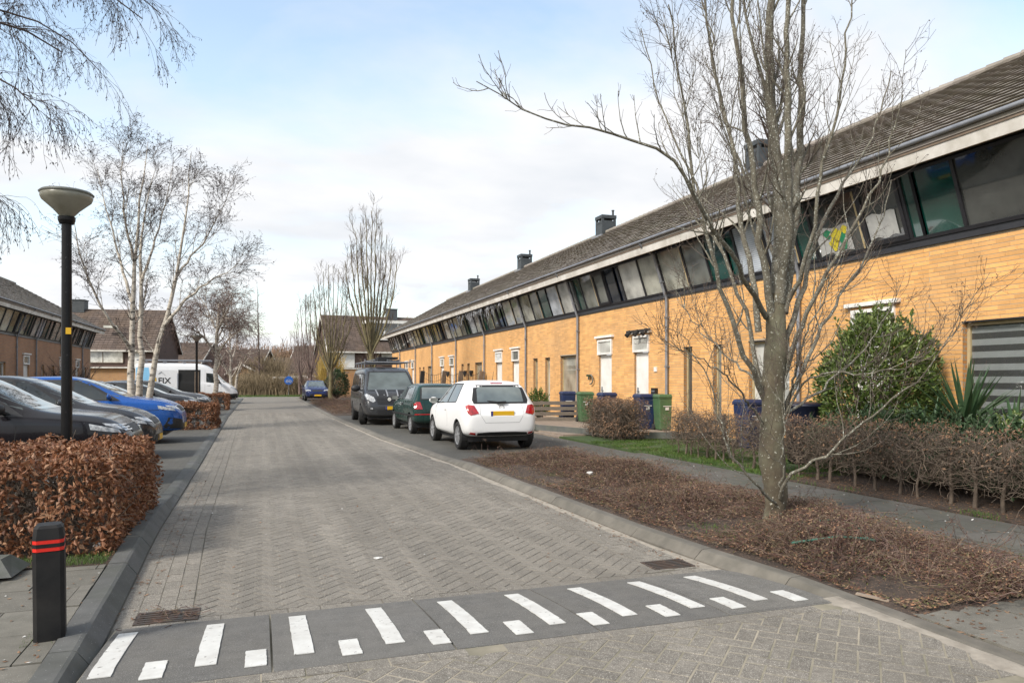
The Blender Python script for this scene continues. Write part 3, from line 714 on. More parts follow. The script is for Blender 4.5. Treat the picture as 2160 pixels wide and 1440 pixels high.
# --- gully grates in the gutter
def grate(x, y, label, rz=0):
    t = thing('drain_grate', label, 'drain grate', (x, y, 0), rz=rz)
    f = MB(); W2, H2 = .19, .125
    for b in ((-W2, W2, -H2, -H2 + .02), (-W2, W2, H2 - .02, H2), (-W2, -W2 + .02, -H2 + .02, H2 - .02), (W2 - .02, W2, -H2 + .02, H2 - .02)): f.box(*b, -.02, .006)
    f.build('frame', M['iron'], t, world=False)
    MB().box(-W2 + .02, W2 - .02, -H2 + .02, H2 - .02, -.02, -.0075).build('pit', M['seam'], t, world=False)
    bm_ = MB().box(-W2 + .02, W2 - .02, -.011, .011, -.006, .009).mesh('bar'); bm_.materials.append(M['iron'])
    for k in range(5):
        o = inst('bar', bm_, (0, -H2 + .04 + k * .045, 0), t, world=False)
    return t
grate(-.58, 5.24, 'rusty drain grate with twigs at the left kerb beside the ramp')
grate(3.22, 5.36, 'drain grate at the right kerb beside the ramp')
t_ = MB()
for k in range(60):
    p = np.array([-.55 + rng.normal() * .13, 5.27 + rng.normal() * .09, .012]); a = rng.uniform(0, 6.28); l = rng.uniform(.02, .09)
    q = p + np.array([math.cos(a) * l, math.sin(a) * l, rng.uniform(0, .012)])
    t_.tubes([p, (p + q) / 2 + rng.normal(0, .006, 3) * [1, 1, .3], q], [.0022] * 3, 3)
tag(t_.build('fallen_twigs', M['twig_red'], kind='stuff'), 'brown twigs and leaf litter lying on the left drain grate', 'twigs')

# ================================================================== RIGHT AND LEFT TERRACES
tile_cache = {}
def terrace_house(side, a, Y0, Y1, label, feats, panels, pipe=None, chimney=None, geo_bricks=False, nbrick=0, ntile=0, left=False, group=None, ends=(0, 0), wallmat=None):
    X = lambda d: a - side * d
    def bx(mb, d0, d1, y0, y1, z0, z1):
        xa, xb = sorted((X(d0), X(d1))); return mb.box(xa, xb, y0, y1, z0, z1)
    H = thing('terraced_house', label, 'house', (a, (Y0 + Y1) / 2, .1), group=group)
    ZS = 3.88
    # openings
    ops = []
    for k, ya, yb in feats:
        z0, z1 = {'door': (.10, 2.86), 'narrow': (.50, 2.42), 'wide': (.50, 2.44), 'striped': (.42, 2.49), 'small': (1.9, 2.9)}[k]
        ops.append((ya, yb, z0, z1, k))
    ops.sort()
    wall = MB(); y = Y0; fd = -.0045 if geo_bricks else 0.0
    for ya, yb, z0, z1, k in ops:
        bx(wall, -.3, fd, y, ya, 0, ZS)
        if z0 > .2: bx(wall, -.3, fd, ya, yb, 0, z0)
        bx(wall, -.3, fd, ya, yb, z1, ZS); y = yb
    bx(wall, -.3, fd, y, Y1, 0, ZS)
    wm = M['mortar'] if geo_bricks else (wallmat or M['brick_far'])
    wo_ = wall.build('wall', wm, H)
    if geo_bricks:
        cand = []
        row = 0; z = .10
        while z + .064 < ZS:
            off = (row % 2) * .151 + (row % 3) * .04
            y = Y0 - off
            while y < Y1:
                s0, s1 = max(y, Y0) + (.0 if y >= Y0 else 0), min(y + .2975, Y1)
                segs = [(s0, s1)]
                for ya, yb, z0, z1, k in ops:
                    if z + .064 > z0 and z < z1:
                        ns = []
                        for p, q in segs:
                            if q <= ya or p >= yb: ns.append((p, q))
                            else:
                                if p < ya: ns.append((p, ya))
                                if q > yb: ns.append((yb, q))
                        segs = ns
                for p, q in segs:
                    if q - p > .03: cand.append((p, q, z))
                y += .302
            z += .075; row += 1
        vis = [c for c in cand if abs((c[1] - c[0]) - .2975) < 1e-6 and c[1] > 7.9 and c[2] > 2.0]
        vis.sort(key=lambda c: c[0])
        sel = set(vis[:nbrick])
        if nbrick:
            xa, xb = sorted((-side * 0.0, side * .011)); me = MB().box(xa, xb, 0, .2975, 0, .063).mesh('brick'); me.materials.append(M['brick'])
            for c in sel: inst('brick', me, (a + rng.normal() * .0008, c[0], c[2]), wo_)
        bl = [(min(a, a + side * .011) + (j := rng.normal() * .0009), max(a, a + side * .011) + j, c[0], c[1], c[2], c[2] + .063) for c in cand if c not in sel]
        MB().boxes(bl).build('brickwork', M['brick'], wo_, kind='stuff')
    # reveals
    for ya, yb, z0, z1, k in ops:
        for q0, q1 in ((ya - .001, ya + .006), (yb - .006, yb + .001)): bx(MB(), -.2, fd - .001, q0, q1, z0, z1).build('reveal', M['reveal'], wo_)
    for idx, (ya, yb, z0, z1, k) in enumerate(ops):
        if k == 'door':
            d = bx(MB(), -.13, -.09, ya + .05, yb - .05, .12, 2.33).build('door', M['white'], H)
            fr = MB()
            for q in ((ya + .006, ya + .05, .1, 2.36), (yb - .05, yb - .006, .1, 2.36)): bx(fr, -.15, -.07, *q)
            bx(fr, -.15, -.07, ya + .05, yb - .05, 2.33, 2.37)
            fr.build('door_frame', M['white'], H)
            hm = MB(); hx = yb - .12; bx(hm, -.09, -.055, hx, hx + .035, 1.1, 1.3); bx(hm, -.055, -.04, hx - .09, hx + .03, 1.18, 1.205); hm.build('handle', M['zinc'], d)
            for zz_ in (.35, 1.0): pass
            tl = MB(); e = .07; ya_, yb_ = ya - .06, yb + .05
            for q in ((ya_, ya_ + e, 2.39, 2.9), (yb_ - e, yb_, 2.39, 2.9), (ya_ + e, yb_ - e, 2.39, 2.39 + e), (ya_ + e, yb_ - e, 2.9 - e, 2.9)): bx(tl, -.10, .045, *q)
            fo = tl.build('toplight_frame', M['white'], H)
            bx(MB(), -.03, .0, ya_ + e, yb_ - e, 2.39 + e, 2.9 - e).build('pane', M[['pane_dark', 'pane_grey', 'pane_net'][(idx + int(Y0)) % 3]], fo)
            bx(MB(), .0, .10, ya_ - .12, yb_ + .12, 2.955, 3.03).build('lintel_board', M['white'], H)
        elif k == 'small':
            pass
        else:
            fr = MB(); e = .055
            for q in ((ya + .006, ya + e, z0, z1), (yb - e, yb - .006, z0, z1), (ya + e, yb - e, z0, z0 + e), (ya + e, yb - e, z1 - e, z1)): bx(fr, -.17, -.10, *q)
            fo = fr.build('window_frame', M['woodframe'] if side > 0 else M['white'], H)
            if k == 'striped':
                z = z0 + e; i = 0
                while z < z1 - e - .01:
                    zt = min(z + .102, z1 - e)
                    bx(MB(), -.155, -.145, ya + e, yb - e, z, zt).build('blind_band', M['blind_light'] if i % 2 == 0 else M['blind_dark'], fo)
                    z = zt; i += 1
                gm = bx(MB(), -.135, -.128, ya + e, yb - e, z0 + e, z1 - e).build('pane', M['clear'], fo)
            else:
                pm = {'wide': ['pane_blind', 'pane_net', 'pane_grey'], 'narrow': ['pane_grey', 'pane_dark', 'pane_net']}[k][(idx + int(Y0)) % 3]
                bx(MB(), -.15, -.135, ya + e, yb - e, z0 + e, z1 - e).build('pane', M[pm], fo)
            bx(MB(), -.19, .035, ya, yb, z0 - .055, z0 - .002).build('sill', M['brick_far'] if False else M['stone'], H)
            bx(MB(), -.2, .004, ya - .01, yb + .01, z1 - .001, z1 + .022).build('lintel', M['black'], H)
    # slanted window band
    bx(MB(), -.25, .045, Y0, Y1, ZS, 4.01).build('band_sill', M['black'], H)
    D0, Z0_, D1, Z1_ = .03, 4.01, .42, 5.17
    def sl(mb, y0, y1, t0, t1, o0, o1):
        "box on the slanted plane between heights t0..t1 and offsets o0..o1"
        n_ = Vector((Z1_ - Z0_, -(D1 - D0))).normalized()
        def P(t, o): return (D0 + (D1 - D0) * t + n_.x * o, Z0_ + (Z1_ - Z0_) * t + n_.y * o)
        q = [P(t0, o0), P(t0, o1), P(t1, o1), P(t1, o0)]
        v = [(X(d), y0, z) for d, z in q] + [(X(d), y1, z) for d, z in q]
        f = [(0, 1, 2, 3), (7, 6, 5, 4), (0, 4, 5, 1), (1, 5, 6, 2), (2, 6, 7, 3), (3, 7, 4, 0)]
        return mb.add(v, f if side < 0 else [p[::-1] for p in f])
    fm = MB()
    sl(fm, Y0, Y1, 0, .05, -.04, .045); sl(fm, Y0, Y1, .955, 1.0, -.04, .045)
    for (p, q, ty) in panels:
        sl(fm, p - .03, p + .03, .05, .955, -.04, .05)
    sl(fm, panels[-1][1] - .03, panels[-1][1] + .03, .05, .955, -.04, .05)
    bf_ = fm.build('band_frame', M['black'], H)
    tm = {'g': 'greenpanel', 'n': 'navypanel', 'd': 'pane_dark', 'y': 'pane_grey', 'c': 'pane_curtain', 't': 'pane_net', 'w': 'pane_white', 'o': 'pane_grey', 'p': 'pane_dark'}
    for (p, q, ty) in panels:
        if ty in 'op':
            e = .07; om = MB()
            sl(om, p + .03, p + .03 + e, .05, .955, -.01, .07); sl(om, q - .03 - e, q - .03, .05, .955, -.01, .07)
            sl(om, p + .03 + e, q - .03 - e, .05, .12, -.01, .07); sl(om, p + .03 + e, q - .03 - e, .88, .955, -.01, .07)
            so_ = om.build('casement', M['black'], H); sl(MB(), p + .03 + e, q - .03 - e, .12, .88, 0, .02).build('pane', M[tm[ty]], so_)
        else: sl(MB(), p + .03, q - .03, .05, .955, -.01, .012).build('green_panel' if ty == 'g' else 'blue_panel' if ty == 'n' else 'pane', M[tm[ty]], bf_)
        if ty not in 'gn' and (int(p * 7) % 3):
            sl(MB(), p + .032, p + .075, .05, .955, .012, .05).build('pale_mullion', M['woodframe'] if side > 0 else M['black'], bf_)
    # soffit, fascia, gutter
    e0, e1 = Y0 - ends[0], Y1 + ends[1]
    bx(MB(), .3, .80, e0, e1, 5.175, 5.195).build('soffit', M['black'], H)
    fz = MB(); v = [(X(d), y, z) for y in (e0, e1) for d, z in ((.80, 5.09), (.83, 5.09), (.87, 5.275), (.80, 5.275))]
    f = [(0, 1, 2, 3), (7, 6, 5, 4), (0, 4, 5, 1), (1, 5, 6, 2), (2, 6, 7, 3), (3, 7, 4, 0)]
    fz.add(v, f if side < 0 else [p[::-1] for p in f]); fz.build('fascia', M['fascia'], H)
    bx(MB(), .70, .885, e0, e1, 5.276, 5.39).build('eaves_board', M['browntrim'], H)
    gp = np.array([[X(.935), e0, 5.425], [X(.935), e1, 5.425]])
    MB().tubes(gp, [.042, .042], 10).build('gutter', M['zinc'], H, smooth=True)
    # roof
    dE, zE, dR, zR = .90, 5.42, -5.2, 8.82
    sv = np.array([dR - dE, zR - zE]); SL = np.linalg.norm(sv); sv /= SL; nv = np.array([-sv[1], sv[0]]) * -1
    if nv[1] < 0: nv = -nv
    rb = MB()
    q = [(dE, zE - .02), (dR, zR - .02), (-11.3, zE - .02), (-11.3, zE - .15), (dR, zR - .2), (dE, zE - .1)]
    v = [(X(d), y, z) for y in (e0, e1) for d, z in q]
    f = [(0, 1, 4, 5), (1, 2, 3, 4), (6, 11, 10, 7), (7, 10, 9, 8), (0, 6, 7, 1), (1, 7, 8, 2), (5, 4, 10, 11), (4, 3, 9, 10), (0, 5, 11, 6), (2, 8, 9, 3)]
    rb.add(v, f if side > 0 else [p[::-1] for p in f])
    roof = rb.build('roof', M['tile'], H)
    rows = 21; rl = SL / rows; tw = .33
    ny = max(1, int(round((e1 - e0) / tw))); tw = (e1 - e0) / ny
    def tverts(w_):
        pts = []
        for y in (.001, w_ / 2, w_ - .001):
            bulge = .006 if y == w_ / 2 else 0
            pts += [(0 - .02, y, .044 + bulge), (rl + .01, y, .006 + bulge), (.025, y, .0)]
        v = []
        for s_, y, h in pts:
            d = sv * s_ + nv * h; v.append((-side * d[0], y, d[1]))
        return v
    tv = tverts(tw); tf = [(0, 3, 4, 1), (3, 6, 7, 4), (2, 5, 3, 0), (5, 8, 6, 3), (0, 1, 2), (6, 8, 7)]
    if side < 0: tf = [p[::-1] for p in tf]
    mbt = MB(); me = None
    if ntile: me = MB().add(tv, tf).mesh('tile'); me.materials.append(M['tile'])
    pos = []
    for r_ in range(rows):
        for c in range(ny):
            s_ = r_ * rl; pos.append((X(dE + sv[0] * s_), e0 + c * tw, zE + sv[1] * s_))
    if ntile: pos.sort(key=lambda p: (p[2] > 7.8, p[1] < 7.6, p[1]))
    for p in pos[:ntile]: inst('tile', me, (p[0], p[1], p[2] + rng.normal() * .002), roof)
    ps = np.array(pos[ntile:])
    if len(ps):
        ps[:, 2] += rng.normal(0, .0025, len(ps))
        V = (ps[:, None] + np.array(tv)[None]).reshape(-1, 3); k9 = 9 * np.arange(len(ps))[:, None, None]
        nv0 = mbt.n; mbt.v.append(V); mbt.n += len(V)
        mbt.f.setdefault(4, []).append((np.array(tf[:4])[None] + k9).reshape(-1, 4)); mbt.f.setdefault(3, []).append((np.array(tf[4:])[None] + k9).reshape(-1, 3))
        mbt.build('roof_tiles', M['tile'], roof, kind='stuff')
    rc = MB()
    y = e0
    while y < e1 - .1:
        y2 = min(y + .42, e1); rc.tubes([[X(dR), y, zR + .02], [X(dR), y2, zR + .03]], [.10, .115], 8); y = y2 - .0
    rc.build('ridge_tiles', M['tile'], roof, kind='stuff')
    if pipe:
        pp = [(.95, 5.37), (.80, 5.22), (.50, 5.08), (.16, 4.05), (.085, 3.86), (.075, 3.7), (.075, .12)]
        P_ = [[X(d), pipe, z] for d, z in pp]
        dp = MB().tubes(P_, [.042] * len(P_), 10).build('downpipe', M['zinc'], H, smooth=True)
        bk = MB()
        for z in (3.3, 1.9, .7, 4.3): 
            dd = .075 if z < 4 else .245
            bx(bk, dd - .075 if z < 4 else dd - .05, dd + .05, pipe - .052, pipe + .052, z, z + .035)
        bk.build('bracket', M['zinc'], dp)
    if chimney:
        cx = X(dR - .1); cy = chimney
        ch = MB(); ch.box(cx - .38, cx + .38, cy - .38, cy + .38, 8.1, 9.42); ch = ch.build('chimney', M['slate'], roof)
        cp = MB(); cp.box(cx - .40, cx + .40, cy - .40, cy + .40, 9.54, 9.70)
        for i in (-1, 1):
            for j in (-1, 1): cp.box(cx + i * .33 - .05, cx + i * .33 + .05, cy + j * .33 - .05, cy + j * .33 + .05, 9.42, 9.54)
        for i in range(4): cp.box(cx - .40, cx + .40, cy - .25 + i * .16, cy - .19 + i * .16, 9.28, 9.36)
        cp.rod((cx + .25, cy - .3, 9.7), (cx + .25, cy - .3, 9.95), .055, 10); cp.rod((cx + .25, cy - .3, 9.93), (cx + .25, cy - .3, 9.97), .075, 10)
        cp.build('cap', M['slate'], ch)
        MB().box(cx - .52, cx + .52, cy - .54, cy + .54, 8.6, 8.70).build('flashing', M['zinc'], ch)
    return H

def clearglass():
    m, t, b = material('clear_glass'); L = t.links.new
    tr = N(t, 'ShaderNodeBsdfTransparent'); gl_ = N(t, 'ShaderNodeBsdfGlossy', i_Roughness=0.02)
    fr = N(t, 'ShaderNodeLayerWeight', i_Blend=0.5); pw = N(t, 'ShaderNodeMath', operation='POWER', i_1=4.0); L(fr.outputs['Facing'], pw.inputs[0]); ad_ = N(t, 'ShaderNodeMath', operation='ADD', i_1=0.05, use_clamp=True); L(pw.outputs[0], ad_.inputs[0]); ms = N(t, 'ShaderNodeMixShader')
    L(ad_.outputs[0], ms.inputs[0]); L(tr.outputs[0], ms.inputs[1]); L(gl_.outputs[0], ms.inputs[2])
    o = [x for x in t.nodes if x.type == 'OUTPUT_MATERIAL'][0]; L(ms.outputs[0], o.inputs[0]); t.nodes.remove(b)
    return m
M['clear'] = clearglass()

AX = 11.0
yb = lambda x: Yx(x, AX)
p_near = [(4.2, 5.4, 'd'), (5.4, yb(2047) - 1.5, 'c')]
pn = [yb(2047), yb(1932), yb(1838), yb(1733), yb(1697)]          # 8.9, 9.9, ...
per = 11.75
def panel_list(Y0, Y1, base):
    "repeating pattern of the upper window band, cut at the house edges"
    out = []
    y = base - per * 3
    seq = [('t', 1.05), ('w', 1.15), ('g', .95), ('y', 1.0), ('c', 1.25), ('c', 1.15), ('t', 1.25), ('n', 1.05), ('o', .85), ('y', 1.05), ('g', .55), ('d', .45)]
    tot = sum(s_[1] for s_ in seq); sc_ = per / tot
    while y < Y1:
        for ty, wd in seq:
            a_, b_ = y, y + wd * sc_
            if b_ > Y0 + .12 and a_ < Y1 - .12: out.append((max(a_, Y0), min(b_, Y1), ty))
            y = b_
    if out and out[0][0] > Y0: out[0] = (Y0, out[0][1], out[0][2])
    if out and out[-1][1] < Y1: out[-1] = (out[-1][0], Y1, out[-1][2])
    return out
GR = 'terraced houses along the right side of the street'
terrace_house(1, AX, 4.2, 9.65, 'nearest orange brick terraced house, with a wide ground floor window behind a grey striped blind', [('striped', 6.6, 9.01)],
              [(4.2, 5.6, 'd'), (5.6, 7.15, 'd'), (7.15, pn[0], 'd'), (pn[0], 9.65, 'g')], geo_bricks=True, nbrick=300, ntile=300, group=GR)
terrace_house(1, AX, 9.65, 15.1, 'orange brick terraced house behind the laurel, with a child\'s drawing in an upstairs window', [('door', 10.42, 11.35), ('wide', 13.2, 14.62)],
              [(9.65, pn[1], 'g'), (pn[1], pn[2], 'p'), (pn[2], pn[3], 'd'), (pn[3], pn[4], 'g'), (pn[4], 13.7, 'w'), (13.7, 14.75, 'w'), (14.75, 15.1, 'g')], pipe=12.83, geo_bricks=True, nbrick=0, group=GR)
rest = [(15.1, 20.95, 'orange brick terraced house with three spot lamps over its white door, left of the tree', [('narrow', 15.71, 16.06), ('narrow', 17.04, 17.46), ('door', 19.39, 20.27)], 18.23, None),
        (20.95, 26.8, 'orange brick terraced house behind the board fence, with hanging planter by its door', [('door', 21.83, 22.8), ('wide', 24.73, 26.22)], 24.43, 21.0),
        (26.8, 32.8, 'orange brick terraced house whose two narrow windows show just right of the white hatchback roof', [('narrow', 27.31, 27.83), ('narrow', 28.70, 29.21), ('door', 31.05, 31.95)], 29.98, None),
        (32.8, 38.9, 'orange brick terraced house above the white hatchback, with icicle ornaments under its eaves', [('door', 33.5, 34.45), ('wide', 36.9, 38.2)], 36.27, 33.0),
        (38.9, 44.8, 'orange brick terraced house behind the leaning dark posts and netting', [('narrow', 39.3, 39.8), ('narrow', 40.6, 41.1), ('door', 42.9, 43.8)], 42.10, None),
        (44.8, 50.8, 'orange brick terraced house right of the graphite van, third from the far row end', [('door', 45.4, 46.3), ('wide', 48.9, 50.1)], 48.58, 44.9),
        (50.8, 57.0, 'orange brick terraced house above the graphite van roof, second from the far row end', [('narrow', 51.3, 51.8), ('narrow', 52.6, 53.1), ('door', 55.1, 56.0)], 54.20, None),
        (57.0, 64.7, 'last orange brick terraced house at the far end of the right row', [('door', 57.4, 58.3), ('wide', 60.9, 62.2)], 60.73, 57.0)]
for i, (y0, y1, lb, ft, pp, ch) in enumerate(rest):
    terrace_house(1, AX, y0, y1, lb, ft, panel_list(y0, y1, 12.83), pipe=pp, chimney=ch, geo_bricks=i < 3, group=GR, ends=(0, .9 if i == 7 else 0))
# end wall of the far house
LAX = -12.6
GL = 'terraced houses along the left side of the street'
for i, (y0, y1, lb, ft, pp) in enumerate([
        (34.5, 40.4, 'nearest dull orange terraced house at the left edge of the picture', [('narrow', 36, 36.5), ('door', 38.5, 39.5)], None),
        (40.4, 46.3, 'dull orange terraced house on the left, left of the near black lamp post', [('door', 42.0, 43.0), ('wide', 43.3, 44.4)], 46.0),
        (46.3, 52.2, 'dull orange terraced house on the left with a white door and downpipe', [('door', 47.4, 48.4), ('narrow', 51.0, 51.5)], 49.6),
        (52.2, 58.1, 'dull orange terraced house on the left directly behind the near black lamp post', [('narrow', 53.3, 53.8), ('door', 55.1, 56.0)], 55.4),
        (58.1, 64.0, 'last dull orange terraced house of the left row, right of the lamp post', [('door', 59.5, 60.4), ('wide', 61.6, 62.8)], 61.3)]):
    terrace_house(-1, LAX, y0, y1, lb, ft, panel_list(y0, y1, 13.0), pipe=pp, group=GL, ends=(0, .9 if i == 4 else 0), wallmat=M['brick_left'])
# gable ends
def gable(a, side, y, mat, host):
    X = lambda d: a - side * d
    v = [(X(.0), y0, z) for y0 in (y, y + .28) for z in (0,)]
    pts = [(0, 0), (0, 3.88), (.40, 5.15), (-5.2, 8.7), (-11, 5.3), (-11, 0)]
    v = [(X(d), yy, z) for yy in (y, y + .28) for d, z in pts]
    f = [(0, 1, 2, 3, 4, 5), (11, 10, 9, 8, 7, 6)] + [(i, 6 + i, 6 + (i + 1) % 6, (i + 1) % 6) for i in range(6)]
    MB().add(v, f if side < 0 else [q[::-1] for q in f]).build('gable_wall', mat, host)
hs = [o for o in bpy.data.objects if o.name.startswith('terraced_house')]
hs.sort(key=lambda o: int(o.name.split('.')[1]) if '.' in o.name else 0)
gable(AX, 1, 64.7, M['brick_x'], hs[9]); gable(LAX, -1, 64.0, M['brick_x'], hs[-1])
gable(LAX, -1, 34.2, M['brick_x'], hs[10]); gable(AX, 1, 3.9, M['brick_x'], hs[0])

# children's paper in the upstairs window of the second house
def band_point(y, t, o):
    D0, Z0_, D1, Z1_ = .03, 4.01, .42, 5.17; n_ = Vector((Z1_ - Z0_, -(D1 - D0))).normalized()
    return (AX - (D0 + (D1 - D0) * t + n_.x * o), y, Z0_ + (Z1_ - Z0_) * t + n_.y * o)
def sheet(name, mat, y0, y1, t0, t1, o, label, cat, jit=.02):
    n = 8; v = []
    for i in range(n + 1):
        for j in range(5):
            yy = y0 + (y1 - y0) * i / n; tt = t0 + (t1 - t0) * j / 4
            v.append(band_point(yy, tt + (jit * math.sin(i * 1.3) if j in (0, 4) else 0), o + .004 * math.sin(i * 2 + j)))
    f = [(i * 5 + j, i * 5 + j + 1, (i + 1) * 5 + j + 1, (i + 1) * 5 + j) for i in range(n) for j in range(4)]
    ob = MB().add(v, f).build(name, mat); return tag(ob, label, cat)
M['paper'] = srf('paper', (0.42, 0.42, 0.40), 0.7, (0.34, 0.34, 0.33), 6)
M['pyel'] = srf('yellow_poster_paint', (0.62, 0.52, 0.03), 0.6); M['pgrn'] = srf('green_poster_paint', (0.02, 0.22, 0.10), 0.6)
dr = sheet('drawing', M['paper'], pn[3] - .98, pn[3] - .10, .07, .50, .022, 'white drawing with yellow and green painted blotches taped inside an upstairs window', 'drawing')
sheet('paper_sheet', M['paper'], pn[2] - .78, pn[2] - .12, .15, .52, .04, 'plain white paper sheet taped in the casement beside the painted drawing', 'paper')
for (yy, tt, ry, rt, mk) in ((pn[3] - .62, .36, .14, .11, 'pyel'), (pn[3] - .78, .25, .10, .13, 'pgrn'), (pn[3] - .52, .22, .12, .10, 'pyel'), (pn[3] - .40, .40, .11, .07, 'pgrn'), (pn[3] - .85, .42, .09, .06, 'pyel'), (pn[3] - .70, .14, .07, .05, 'pgrn')):
    v = [band_point(yy + ry * math.cos(a) * (1 + .3 * math.sin(3 * a)), tt + rt * math.sin(a) * (1 + .25 * math.cos(4 * a)), .034 if mk == 'pyel' else .031) for a in np.linspace(0, 6.28, 15)[:-1]]
    MB().add(v, [tuple(range(14))]).build('paint_blotch', M[mk], dr)

# icicle ornaments hanging from the eaves
ic = MB()
for k in range(70):
    y = rng.uniform(31.5, 39.2); l = abs(rng.normal(.32, .22)) + .08
    if rng.random() < .05: l = 1.6
    P_ = np.array([[AX - .72 + rng.normal() * .03, y + rng.normal() * .02 * i, 5.15 - l * i / 4] for i in range(5)]); ic.tubes(P_, [.012, .016, .014, .012, .004], 4)
tag(ic.build('hanging_ornament', M['zinc'], kind='stuff'), 'grey icicle strings dangling under the eaves above the white hatchback', 'ornament')

# ================================================================== VEHICLES
# local frame: +x forward, y to the car's left, z up; x=0 at the rear bumper
def eval_mesh(o):
    dg = bpy.context.evaluated_depsgraph_get(); dg.update()
    return bpy.data.meshes.new_from_object(o.evaluated_get(dg))
def car_body(st, wheels, wr, W2, mat, root, name='body', smooth_lv=2):
    """st: stations (x, z low, z belt, z top, half width belt, half width top)"""
    bmm = bmesh.new(); rings = []
    for (x, zl, zb, zt, wb, wt) in st:
        half = [(0, zl), (wb * .72, zl), (wb * .93, zl + .04), (wb * .99, zl + .14), (wb, zl + (zb - zl) * .62), (wb * .985, zb - .05), (wb * .955, zb + .01),
                (wb * .955 + (wt - wb * .955) * .18, zb + (zt - zb) * .15 + .008), (wt, zt - max(.015, .13 * (zt - zb))), (wt * .90, zt - .012), (0, zt)]
        ring = [bmm.verts.new((x, y, z)) for y, z in half] + [bmm.verts.new((x, -y, z)) for y, z in half[-2:0:-1]]
        rings.append(ring)
    n = len(rings[0]); h = 11
    for a, b in zip(rings[:-1], rings[1:]):
        for i in range(n): bmm.faces.new((a[i], a[(i + 1) % n], b[(i + 1) % n], b[i]))
    for ring in (rings[0], rings[-1]):
        for i in range(h - 1):
            q = [ring[i], ring[i + 1], ring[(n - i - 1) % n], ring[(n - i) % n]]
            q2 = []
            for v_ in q:
                if v_ not in q2: q2.append(v_)
            if len(q2) > 2: bmm.faces.new(q2)
    bmesh.ops.recalc_face_normals(bmm, faces=bmm.faces)
    me = bpy.data.meshes.new('b'); bmm.to_mesh(me); bmm.free()
    o = bpy.data.objects.new('tmp', me); COL.objects.link(o)
    s_ = o.modifiers.new('s', 'SUBSURF'); s_.levels = smooth_lv; s_.render_levels = smooth_lv
    sm = eval_mesh(o)
    bvh = BVHTree.FromPolygons([v.co.copy() for v in sm.vertices], [tuple(p.vertices) for p in sm.polygons])
    o.modifiers.clear(); o.data = sm
    cuts = []
    for wx in wheels:
        for sg in (1, -1):
            c = MB(); k = 28
            c.prism([(math.cos(a) * (wr + .055), math.sin(a) * (wr + .055)) for a in np.linspace(0, 2 * math.pi, k + 1)[:-1]], 0, .5)
            cm = c.mesh('c'); cm.transform(Matrix.Translation((wx, sg * (W2 + .15), wr)) @ Matrix.Rotation(R(90 * sg), 4, 'X'))
            co = bpy.data.objects.new('cut', cm); COL.objects.link(co); cuts.append(co)
            b = o.modifiers.new('b', 'BOOLEAN'); b.operation = 'DIFFERENCE'; b.object = co; b.solver = 'EXACT'
    bo = eval_mesh(o)
    if len(bo.polygons) < 50: bo = sm
    for c in cuts: bpy.data.objects.remove(c)
    bpy.data.objects.remove(o)
    bo.materials.clear(); bo.materials.append(mat)
    bo.polygons.foreach_set('use_smooth', np.ones(len(bo.polygons), bool))
    bo.name = name
    ob = bpy.data.objects.new(name, bo); link(ob, root, False)
    try: bo.set_sharp_from_angle(angle=R(40))
    except Exception: pass
    return ob, bvh
def patch(bvh, poly, view, mat, name, root, off=.005, step=.06, depth=.02, parent=None):
    """polygon given in side (x,z), 'front'/'rear' (y,z) or top (x,y) view, laid on the body and standing proud of it"""
    poly = [Vector(p) for p in poly]
    # densify the edge
    P = []
    for i, p in enumerate(poly):
        q = poly[(i + 1) % len(poly)]; k = max(1, int((q - p).length / step))
        P += [p.lerp(q, j / k) for j in range(k)]
    n = len(P); xs = [p.x for p in P]; ys = [p.y for p in P]
    pts = list(P); a = min(xs) + step / 2
    def inside(x, y):
        c = False; j = n - 1
        for i in range(n):
            if (P[i].y > y) != (P[j].y > y) and x < (P[j].x - P[i].x) * (y - P[i].y) / (P[j].y - P[i].y + 1e-12) + P[i].x: c = not c
            j = i
        return c
    while a < max(xs):
        b = min(ys) + step / 2
        while b < max(ys):
            if inside(a, b) and min((Vector((a, b)) - p).length for p in P) > step * .35: pts.append(Vector((a, b)))
            b += step
        a += step
    vs, es, fs, *_ = delaunay_2d_cdt(pts, [(i, (i + 1) % n) for i in range(n)], [], 1, 1e-5)
    v3 = []; last = None
    for v in vs:
        if view == 'left': o_, d_ = Vector((v.x, 3, v.y)), Vector((0, -1, 0))
        elif view == 'right': o_, d_ = Vector((v.x, -3, v.y)), Vector((0, 1, 0))
        elif view == 'front': o_, d_ = Vector((9, v.x, v.y)), Vector((-1, 0, 0))
        elif view == 'rear': o_, d_ = Vector((-3, v.x, v.y)), Vector((1, 0, 0))
        else: o_, d_ = Vector((v.x, v.y, 5)), Vector((0, 0, -1))
        hit, nr, ix, ds = bvh.ray_cast(o_, d_)
        if hit is None:
            if last is None: hit = o_ + d_ * 3
            else:
                k = {'left': 1, 'right': 1, 'front': 0, 'rear': 0, 'top': 2}[view]; hit = o_.copy(); hit[k] = last[k]
        else: last = hit.copy()
        v3.append(hit - d_ * off)
    m = MB(); m.add([tuple(v) for v in v3], [tuple(f) for f in fs])
    # skirt
    cnt = {}
    for f in fs:
        for i in range(len(f)):
            e = (f[i], f[(i + 1) % len(f)]); cnt[tuple(sorted(e))] = cnt.get(tuple(sorted(e)), []) + [e]
    d3 = {'left': (0, -1, 0), 'right': (0, 1, 0), 'front': (-1, 0, 0), 'rear': (1, 0, 0), 'top': (0, 0, -1)}[view]
    for k, l in cnt.items():
        if len(l) == 1:
            a_, b_ = l[0]; pa, pb = v3[a_], v3[b_]; dd = Vector(d3) * depth
            m.add([tuple(pa), tuple(pb), tuple(pb + dd), tuple(pa + dd)], [(0, 3, 2, 1)])
    ob = m.build(name, mat, parent or root, world=False, smooth=False)
    return ob
def mir(poly): return [(-y, z) for y, z in poly][::-1]
